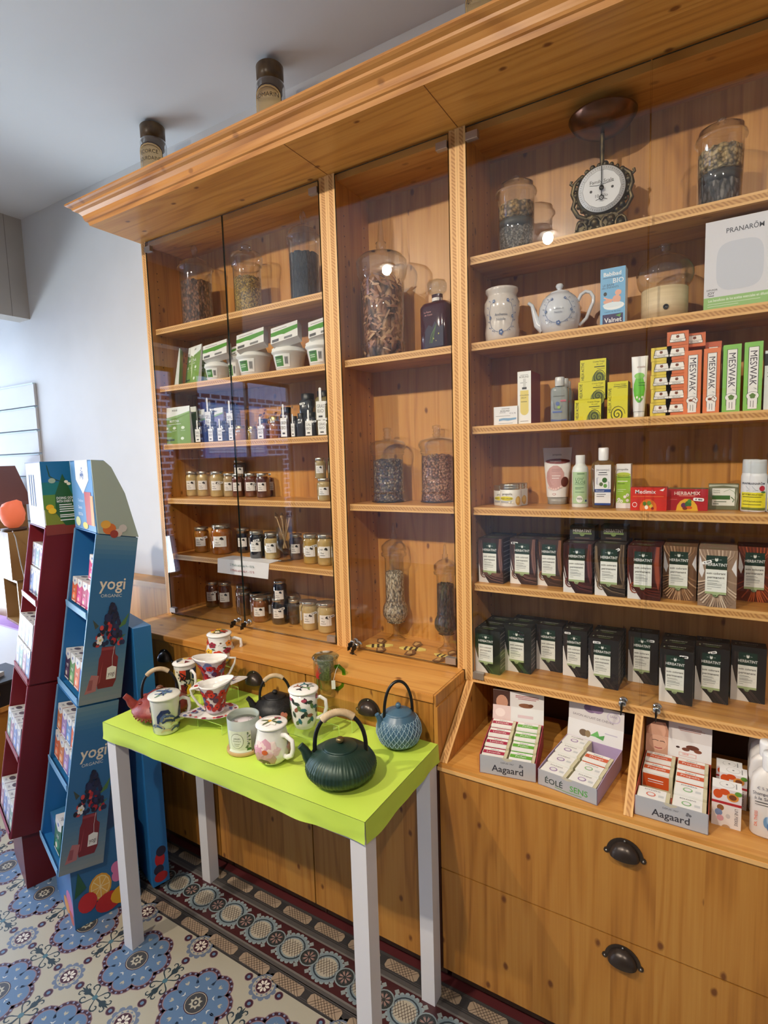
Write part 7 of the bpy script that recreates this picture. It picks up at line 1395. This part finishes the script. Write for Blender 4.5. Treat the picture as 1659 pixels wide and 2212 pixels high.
def bumps(t, bp, r, bt):
    m = MB()
    for j in range(7):
        z_ = bt*(.16+.105*j); rr = prof_r(bp, z_, r)+.0004
        n = 26
        for k in range(n):
            a = 2*PI*(k+.5*(j % 2))/n; d = r*.075
            for dx, dz in ((1, 1), (1, -1), (-1, 1), (-1, -1)):
                q = []
                for (u, v) in ((0, 0), (dx*d*1.0, dz*d*1.0)):
                    zz_ = z_+v; r2 = prof_r(bp, min(zz_, bt*.97), r)+.0005; aa = a+u/rr; q.append((r2*math.cos(aa), r2*math.sin(aa), zz_))
                m.tube(q, .0009, pbr('x_relief', lin((150, 176, 190)), .35) if not MATS.get('xr') else MATS['xr'], 4)
                MATS.setdefault('xr', m.mats[-1])
    m.build('cross_relief', t)
BLI = noisy('blue_iron', (60, 92, 116), (72, 106, 128), 20, .35, .1)
ironpot('blue iron teapot with crossed relief and plain black handle at the table end', 814, 912, 1622, 1518, [(.001, 0), (.55, 0), (.60, .02), (.86, .16), (1.0, .42), (.98, .60), (.84, .80), (.64, .93), (.60, .97)], .60, BLI, hr=.66, hh=1.0, wrapped=False, deco=bumps, htop=(878, 1471), hplane=R(20), spl=.82, base=.6)
def sakura(t, bp, r, bt):
    m = MB(); its = []; W = r*2.6; f = wrap(bp, 0, W)
    for x, y_, s_ in ((.62, .46, .085), (.44, .34, .05), (.22, .44, .04), (.14, .62, .035), (.52, .30, .05), (.84, .6, .05)): flower(its, x, y_, s_, (196, 120, 104), (110, 60, 60), 5, 3.0, x*9)
    gfx(m, clampits(its), W, bt*.9, lambda u, v, q: f(u, v+.002, q+.0006), .0003, r*.1); m.build('blossom_print', t)
ironpot('black iron teapot with pink cherry blossoms in the middle of the table', 549, 646, 1565, 1490, [(.001, 0), (.62, 0), (.70, .03), (.95, .28), (1.0, .45), (.93, .66), (.74, .86), (.50, .965), (.49, .98)], .47, M_IRON, hr=.68, hh=.95, deco=sakura, htop=(612, 1457), hplane=R(-4), spl=1.0)
REDI = noisy('brick_red_iron', (128, 44, 38), (150, 62, 52), 60, .42, .5, dist=.002)
def scales(t, bp, r, bt):
    m = MB()
    for k in range(30):
        a = 2*PI*k/30; z_ = bt*.30; rr = prof_r(bp, z_, r); m.ball((rr*math.cos(a), rr*math.sin(a), z_), .0035, REDI, 8); m.ball((rr*.97*math.cos(a+.1), rr*.97*math.sin(a+.1), z_-.006), .003, REDI, 8)
    for k in range(6):
        a = 2*PI*k/6+.3; z_ = bt*.78; rr = prof_r(bp, z_, r); m.ball((rr*math.cos(a), rr*math.sin(a), z_), .006, REDI, 10, (1.4, 1.4, .6))
    m.build('relief', t)
ironpot('flat brick red iron teapot with wrapped handle at the left end of the table', 288, 413, 1560, 1480, [(.001, 0), (.50, 0), (.58, .03), (.90, .26), (1.0, .42), (.97, .52), (.78, .72), (.52, .90), (.40, .95), (.39, .97)], .38, REDI, hr=.62, hh=.95, deco=scales, htop=(352, 1443), hplane=R(-8), knobm=pbr('wood_knob', lin((110, 62, 34)), .4), spl=.98)
# ================================================================== CARDBOARD TEA DISPLAYS
def display(name, label, O, ang, Wd, side, inner, edge, sidegfx, header, base_gfx, frontc, content, hdfront):
    t = thing(name, label, 'display stand', (O[0], O[1], 0), ang, 'cardboard tea display stands')
    e = .006
    # base column
    m = MB(); m.box((-Wd+.01, 0, 0), (-.012, .213, .30), side, fm=dict(front=frontc)); m.build('base', t)
    m = MB(); m.box((-Wd+.004, .25, .02), (.012, .31, .99), inner, fm=dict(right=inner)); gfx(m, base_gfx[1], .06, .97, rightf(.012, .25, .02)); m.build('back_board', t)
    if base_gfx[0]: m = MB(); gfx(m, base_gfx[0], .213, .22, rightf(-.0115, 0, 0)); gfx(m, base_gfx[2], Wd-.02, .22, front(-Wd+.01, -.0004, 0)); m.build('base_print', t)
    # two leaning shelf modules: side outline (y, z)
    mods = [[(-.035, .222), (.098, .200), (.190, .752), (.062, .764)], [(.066, .770), (.197, .758), (.293, 1.303), (.163, 1.330)]]
    for mi, q in enumerate(mods):
        m = MB()
        for x in (-Wd, -e): m.prism(q, x, x+e, side if x > -.1 else inner, 0, capm=side if x > -.1 else inner)
        # cut edges of the side panels
        for x in (-Wd, -e): m.prism([(q[0][0]-.001, q[0][1]), (q[0][0]+.003, q[0][1]), (q[3][0]+.003, q[3][1]), (q[3][0]-.001, q[3][1])], x-.0004, x+e+.0004, edge, 0)
        m.prism([(q[1][0]-.004, q[1][1]), (q[1][0], q[1][1]), (q[2][0], q[2][1]), (q[2][0]-.004, q[2][1])], -Wd+e, -e, inner, 0)
        mid = [(q[0][0]*(.5)+q[3][0]*.5, (q[0][1]+q[3][1])/2), (q[1][0]*.5+q[2][0]*.5, (q[1][1]+q[2][1])/2)]
        for a, b_ in ((q[0], q[1]), (mid[0], mid[1]), (q[3], q[2])):
            m.prism([(a[0], a[1]), (b_[0]-.004, b_[1]), (b_[0]-.004, b_[1]+.004), (a[0], a[1]+.004)], -Wd+e, -e, inner, 0)
            m.prism([(a[0]-.003, a[1]), (a[0], a[1]), (a[0], a[1]+.022), (a[0]-.003, a[1]+.022)], -Wd+e, -e, edge, 0) if (a is not q[3]) else None
        m.build('shelf_module', t)
        if sidegfx:
            g = MB(); y0, z0 = q[0]; y3, z3 = q[3]; y1, z1 = q[1]; y2, z2 = q[2]
            def fr(u, v, h_):
                s_ = u; k = v; ya = y0+(y3-y0)*k; za = z0+(z3-z0)*k; yb_ = y1+(y2-y1)*k; zb_ = z1+(z2-z1)*k; return (h_+.0004, ya+(yb_-ya)*s_, za+(zb_-za)*s_)
            gfx(g, sidegfx, .135, .56, lambda a_, b_, h_: fr(a_/.135, b_/.56, h_), .0003); g.build('side_print', t)
    # header
    hq = [(.169, 1.332), (.296, 1.305), (.262, 1.46), (.225, 1.55), (.205, 1.571), (.165, 1.576)]
    m = MB(); m.prism(hq, -e, 0, header[0], 0, capm=header[0]); m.prism(hq, -Wd, -Wd+e, header[0], 0); m.prism([(.165, 1.335), (.169, 1.335), (.169, 1.576), (.165, 1.576)], -Wd+e, -e, hdfront[0], 0)
    m.prism([(.165, 1.572), (.205, 1.570), (.205, 1.573), (.165, 1.576)], -Wd+e, -e, hdfront[0], 0)
    gfx(m, header[1], .131, .27, lambda u, v, h_: (h_+.0004, .165+u, 1.306+v), .0003); gfx(m, hdfront[1], Wd-2*e, .24, lambda u, v, h_: (-Wd+e+u, .1645-h_, 1.336+v), .0003); m.build('header', t)
    return t
def tea(lab, c, T_, w_=.058, h_=.10, d_=.055, flap=(206, 204, 200), grp='tea cartons in the display stands', t2=None):
    m = MB(); m.box((0, 0, 0), (w_, d_, h_), c, fm=dict(top=flap))
    gfx(m, [('p', [(.0, 1), (.0, .80), (.5, .66), (1, .80), (1, 1)], flap), ('e', .5, .86, .12, .05, (90, 110, 170)), ('t', 'yogi', .5, .52, .11, (246, 240, 236), .8, 1 if w_ < .05 else 0), ('e', .5, .25, .3, .14, t2 or tuple(min(255, v+50) for v in c)), ('e', .4, .2, .15, .08, (230, 214, 190)), ('r', .1, .02, .9, .06, (236, 230, 226))], w_, h_, front(0, 0, 0), .0003)
    gfx(m, [('e', .5, .55, .28, .2, (90, 80, 90)), ('t', 'yogi', .5, .2, .16, (60, 70, 110), .6)], w_, d_, topf(0, 0, h_), .0003)
    gfx(m, [('r', .05, .72, .95, .98, flap), ('p', [(.2, .62), (.8, .62), (.92, .5), (.92, .25), (.8, .15), (.2, .15), (.08, .25), (.08, .5)], tuple(int(v*.8) for v in c))], d_, h_, rightf(w_, 0, 0), .0003)
    o = m.build('tea_carton'); o.matrix_world = T_; return tag(o, lab, 'carton', grp)
BD = (46, 104, 150); BI = (38, 112, 172)
def berryjar():
    its = []
    for q in range(36):      # printed sky fading to pale ground
        v = (q+.5)/36; k = max(0, 1-v/.42) if v < .42 else max(0, (v-.84)/.2); g_ = (134, 142, 142) if v < .42 else (120, 142, 148); its.append(('r', 0, q/36, 1, (q+1)/36, tuple(int(BD[i]+(g_[i]-BD[i])*k) for i in range(3))))
    its += [('t', 'yogi', .50, .715, .075, (226, 212, 190), .62, 0, .03), ('t', 'ORGANIC', .50, .64, .020, (214, 214, 210), .50)]
    its += [('p', [(.40, .33), (.72, .33), (.74, .28), (.82, .26), (.82, .12), (.76, .08), (.40, .08), (.36, .12), (.36, .26), (.40, .29)], (122, 34, 44)), ('r', .40, .31, .72, .325, (150, 60, 66)), ('p', [(.40, .11), (.46, .25), (.44, .12)], (160, 66, 74)), ('p', [(.1, .06), (.36, .07), (.40, .16), (.22, .17)], (176, 110, 112)), ('p', [(.16, .08), (.26, .08), (.27, .14), (.18, .14)], (150, 80, 86))]
    its += [('p', [(.58, .13), (.80, .13), (.80, .20), (.69, .21), (.58, .20)], (232, 230, 224)), ('t', 'yogi', .69, .165, .028, (60, 30, 40), .16), ('s', [(.70, .33), (.68, .26), (.70, .205)], .008, (230, 230, 226))]
    rg = random.Random(6)
    its += [('p', [(.70, .43), (.98, .53), (.92, .46)], (80, 120, 66)), ('p', [(.20, .44), (.12, .50), (.28, .46)], (60, 70, 60)), ('p', [(.72, .38), (.96, .40), (.8, .36)], (76, 110, 70))]
    for k in range(110):
        v = rg.uniform(0, 1)**1.3; w_ = .34*(1-v)**.9+.03; x = .56+rg.uniform(-w_, w_)*.95; y_ = .345+.24*v; its.append(('e', x, y_, .045, .015, rg.choice([(30, 34, 66), (44, 48, 84), (24, 26, 44), (170, 36, 44), (206, 70, 66), (36, 40, 72)]) if v < .62 else rg.choice([(34, 40, 78), (28, 30, 56)])))
    for a in range(5): its.append(('e', .33+.05*math.cos(a*1.256), .375+.017*math.sin(a*1.256), .035, .012, (236, 232, 226)))
    its += [('e', .33, .375, .02, .007, (226, 190, 60))]; return clampits(its)
FRU = [('r', 0, 0, 1, 1, BD), ('e', .40, .50, .17, .22, (226, 160, 50)), ('e', .40, .50, .145, .19, (244, 214, 140)), ('e', .40, .50, .13, .17, (236, 180, 80))]+[('s', [(.40, .50), (.40+.13*math.cos(k*.785), .50+.17*math.sin(k*.785))], .012, (248, 226, 170)) for k in range(8)]+[('e', .74+.10*math.cos(k*1.256), .62+.12*math.sin(k*1.256), .085, .10, (222, 124, 172)) for k in range(5)]+[('e', .74, .62, .05, .06, (150, 40, 90)), ('e', .2, .35, .14, .16, (200, 40, 44)), ('e', .5, .2, .2, .16, (190, 40, 40)), ('e', .75, .22, .22, .16, (226, 170, 40)), ('e', .3, .12, .12, .14, (220, 110, 50)), ('p', [(.02, .5), (.1, .9), (.2, .6)], (40, 90, 60))]
t_angle = math.atan2(-.282, .959)
blue = display('tea_display', 'blue cardboard tea display stand reading yogi ORGANIC with berry jar pictures', (-1.296, -.625), t_angle, .28, BD, BI, (110, 160, 200), berryjar(),
    ((158, 172, 162), clampits([ ('e', .3, .14, .16, .07, (206, 110, 50)), ('e', .22, .2, .12, .05, (226, 170, 70)), ('e', .5, .08, .10, .05, (206, 190, 180)), ('e', .62, .13, .10, .05, (196, 190, 186)), ('e', .4, .07, .10, .05, (150, 60, 50))])),
    (clampits(FRU), [('e', .5, .10, .3, .03, (180, 30, 40)), ('e', .4, .06, .3, .02, (36, 36, 60)), ('e', .6, .13, .3, .02, (36, 36, 60)), ('e', .5, .03, .4, .02, (170, 36, 40))], clampits([('r', 0, 0, 1, 1, (70, 120, 176))]+[('e', .8, .3, .18, .2, (206, 110, 160)), ('e', .85, .1, .12, .1, (206, 90, 60)), ('e', .6, .15, .15, .12, (226, 150, 70))])), (60, 110, 170), None,
    ((86, 138, 190), clampits([('p', [(.25, 1), (.25, .72), (.55, .52), (.85, .72), (.85, 1)], (232, 234, 236)), ('t', '\u0950', .55, .82, .12, (70, 110, 180)), ('t', 'yogi', .55, .8, .09, (70, 110, 180), .3), ('t', 'Traditionen', .40, .42, .045, (200, 220, 240), .6), ('t', 'Genuss', .35, .32, .05, (230, 236, 240), .5), ('t', '100% Bio', .35, .22, .05, (230, 236, 240), .5), ('p', [(.62, .08), (.86, .08), (.90, .55), (.60, .55)], (176, 70, 60)), ('p', [(.84, .08), (.98, .08), (.98, .5), (.86, .5)], (220, 150, 80)), ('e', .2, .1, .12, .07, (206, 214, 170)), ('e', .55, .06, .12, .05, (226, 200, 90))])))
redd = display('tea_display', 'dark red cardboard tea display stand with green leaf header, left of the blue one', (-1.636, -.613), t_angle, .28, (98, 12, 20), (120, 22, 34), (140, 44, 64), None,
    ((120, 130, 40), clampits([('r', 0, .72, 1, 1, (10, 100, 150)), ('r', 0, .55, 1, .72, (20, 110, 110)), ('r', 0, .35, 1, .55, (90, 130, 50)), ('r', 0, 0, 1, .14, (126, 50, 40)), ('p', [(.52, .93-.1), (.30, .55), (.28, .30), (.5, .12), (.82, .12), (.9, .35), (.72, .55)], (34, 84, 44)), ('s', [(.15, .95), (.2, .8), (.35, .75), (.6, .7)], .03, (30, 70, 40)), ('e', .6, .72, .05, .02, (230, 226, 210)), ('e', .66, .69, .05, .02, (230, 226, 210)), ('e', .25, .74, .09, .035, (150, 170, 150)), ('t', 'DOING GOOD', .58, .50, .035, WH, .5, 0, .02), ('t', 'WITH EVERY BOX', .58, .455, .035, WH, .52, 0, .02)]+[('r', .38, y_, x_, y_+.012, WH) for y_, x_ in ((.40, .7), (.37, .82), (.34, .84), (.31, .86), (.26, .85), (.235, .8), (.19, .82))]+[('e', .15, .38, .10, .04, (230, 170, 30)), ('e', .2, .33, .10, .04, (230, 190, 40))])),
    (None, [], None), (98, 12, 20), None, ((214, 220, 236), [('r', .2, .3, .25, .8, (60, 60, 70)), ('r', .35, .3, .4, .8, (60, 60, 70)), ('r', .5, .3, .55, .8, (60, 60, 70))]))
def shelfpt(root, x, s_, zz): return root.matrix_basis @ Vector((x, s_, zz))
def teas(root, Ox, specs):
    for (lab, x, y_, z_, c, kw) in specs:
        M_ = Matrix.Translation((Ox[0], Ox[1], 0)) @ Matrix.Rotation(t_angle, 4, 'Z') @ Matrix.Translation((x, y_, z_)) @ Matrix.Rotation(R(-8), 4, 'X'); tea(lab, c, M_, **kw)
PK, MG, OG = (196, 44, 110), (170, 30, 90), (206, 96, 50)
sp = []
row4 = ['leftmost', 'second', 'third', 'rightmost']
for k in range(4): sp.append(('pink tea carton in the lower row of the blue stand\'s top shelf, %s' % row4[k], -.270+.066*k, .150-.02, 1.068, [OG, PK, MG, PK][k], dict(w_=.062, h_=.088)))
for k in range(2): sp.append(('pink tea carton in the raised row of the blue stand\'s top shelf, %s' % ['left one', 'right one'][k], -.138+.066*k, .160, 1.160, PK, dict(w_=.062, h_=.088)))
for k in range(4): sp.append(('tea carton with white flap on the blue stand\'s second shelf, %s' % row4[k], -.270+.066*k, .085, .790, [(60, 30, 60), (80, 130, 60), (206, 100, 60), (60, 100, 180)][k], dict(w_=.062, h_=.105)))
for j in range(2):
    for k in range(4): sp.append(('small tea carton in the %s row of the blue stand\'s third shelf, %s' % (['lower', 'upper'][j], row4[k]), -.270+.066*k, .030+.016*j, .512+.096*j, [OG, (190, 110, 60), (150, 120, 170), (90, 130, 180)][(k+j) % 4], dict(w_=.062, h_=.090)))
sp.append(('navy tea carton at the back left of the blue stand\'s lowest shelf', -.245, .035, .232, (34, 44, 90), dict(w_=.075, h_=.11)))
sp.append(('dark green tea carton at the front of the blue stand\'s lowest shelf', -.165, -.015, .232, (20, 90, 60), dict(w_=.085, h_=.11, d_=.07)))
teas(blue, (-1.296, -.625), sp)
sp = []; cs = [(110, 130, 180), (150, 150, 176), (120, 150, 140), (160, 120, 140)]
for j, (y_, z_, nm) in enumerate(((.130, 1.062, 'top'), (.062, .785, 'second'), (.010, .508, 'third'), (-.035, .232, 'lowest'))):
    for k in range(4):
        sp.append(('pale tea carton on the %s shelf of the dark red stand, %s' % (nm, row4[k]), -.270+.066*k, y_+.006, z_, cs[(k+j) % 4], dict(w_=.062, h_=.105)))
        if j in (0, 1): sp.append(('pale tea carton stacked second on the %s shelf of the dark red stand, %s' % (nm, row4[k]), -.270+.066*k, y_+.024, z_+.108, cs[(k+j+1) % 4], dict(w_=.062, h_=.09)))
teas(redd, (-1.636, -.613), sp)
# ================================================================== DISPLAY WINDOW CORNER (far left)
OAK = pine('weathered_oak', 'Z', 'X', tone=(.60, .74, 1.25), seed=21, knot=.3, board=.05)
t = thing('window_cabinet', 'low orange-brown wooden cabinet at the left edge behind the red stand', 'cabinet', (-2.45, -.34, 0)); MB().box((-.35, -.12, .06), (.06, .19, .40), P_FRONT).build('body', t); MB().box((-.36, -.13, .40), (.07, .195, .42), P_TOP).build('top', t); MB().box((-.33, -.10, .0), (.04, .18, .06), P_GROOVE).build('plinth', t)
t = thing('vanity_case', 'black hard case with metal clasps on the low wooden cabinet', 'case', (-2.46, -.30, .421)); BK2 = (26, 30, 36)
MB().box((-.20, -.10, 0), (.07, .12, .11), BK2).build('shell', t); MB().box((-.205, -.105, .11), (.075, .125, .12), (46, 50, 56)).build('rim', t)
for x in (.0705,): MB().box((x, -.06, .06), (x+.006, -.03, .10), M_CHROME).build('clasp', t)
MB().box((-.04, -.106, .06), (-.01, -.10, .10), M_CHROME).build('clasp', t)
t = thing('window_plinth', 'white box with purple cloth in the display window', 'plinth', (-2.75, -.01, 0)); MB().box((-.5, -.10, 0), (.20, .13, .70), M_WHITE).build('box', t); MB().box((-.505, -.105, .70), (.205, .132, .708), noisy('purple_satin', (170, 120, 200), (210, 170, 230), 6, .4, .3)).build('cloth', t)
t = thing('wooden_crate', 'open wooden crate standing upright, lower one under the salt lamp', 'crate', (-2.76, -.0, .709), R(-10)); m = MB()
m.box((-.13, -.07, 0), (-.118, .08, .25), OAK).box((.118, -.07, 0), (.13, .08, .25), OAK).box((-.13, -.07, .238), (.13, .08, .25), OAK).box((-.13, -.07, 0), (.13, .08, .012), OAK).box((-.118, .07, .012), (.118, .08, .238), OAK); m.build('boards', t)
t = thing('wooden_crate', 'weathered wooden crate right under the orange salt lamp', 'crate', (-2.76, -.01, .960), R(-10)); MB().box((-.11, -.07, 0), (.085, .08, .255), OAK).build('boards', t)
t = thing('salt_lamp', 'glowing orange salt lamp on the weathered crate', 'lamp', (-2.78, -.02, 1.2155)); m = MB(); m.ball((0, 0, .085), .060, pbr('salt', lin((226, 110, 80)), .6, emit=(1., .22, .08), es=.3), 36, (1.0, 1.0, 1.25))
m.v = [tuple(Vector(v)*(1+.22*noise.noise(Vector(v)*26))) for v in m.v]; m.build('salt_block', t, loc=(0, 0, 0)); MB().lathe([(.001, 0), (.06, 0), (.062, .014), (.001, .016)], (80, 54, 40), 24).build('wooden_base', t)
tag(MB().tube([(-2.71, -.06, 1.22), (-2.64, -.08, 1.19), (-2.61, -.08, 1.05), (-2.60, -.07, .95), (-2.60, -.06, .72)], .0028, (170, 165, 160), 6).build('power_cord'), 'grey lamp cord hanging beside the crates', 'cord')
t = thing('wooden_birdhouse', 'small wooden house with brown pitched roof at the left edge', 'birdhouse', (-3.10, .06, .7085)); MB().box((-.12, -.08, 0), (.14, .08, .64), OAK).build('walls', t); MB().prism([(-.16, .635), (.185, .635), (.16, .655), (.01, .86), (-.14, .655)], -.10, .10, (112, 62, 52), 1).build('roof', t)
for i, (x, y_, z_, a, lab) in enumerate(((-2.42, -.36, .432, .1, 'white cosmetic tube standing in the black case'), (-2.50, -.34, .432, -.5, 'white cosmetic tube leaning left in the black case'), (-2.405, -.24, .432, .2, 'white bottle at the back of the black case'))):
    m = MB(); m.lathe([(.001, 0), (.024, 0), (.026, .004), (.026, .16), (.022, .165), (.022, .20), (.001, .20)], (206, 214, 224), 20); gfx(m, [('r', .1, .7, .9, .72, K), ('r', .1, .6, .7, .62, K), ('r', .1, .45, .9, .46, K), ('r', .1, .4, .8, .41, K)], .03, .16, front(-.015, -.0265, 0)); o = m.build('cosmetic_tube', loc=(x, y_, z_)); o.rotation_euler = (0, a*.6, .9); tag(o, lab, 'tube', 'white cosmetics in the black case')
m = MB(); m.tube([(-.03, .05, 0), (-.01, 0, .012), (.02, .01, .006), (.05, -.04, .012), (.0, -.05, .008)], .010, (52, 38, 36), 8); tag(m.build('dark_beads', loc=(-2.62, -.04, .722)), 'string of dark beads lying on the purple cloth', 'beads')
tag(MB().box((0, 0, 0), (.10, .07, .02), (196, 186, 170)).build('paper_card', loc=(-2.53, -.375, .5425), rot=.5), 'cream card lying on top of the black case', 'card')
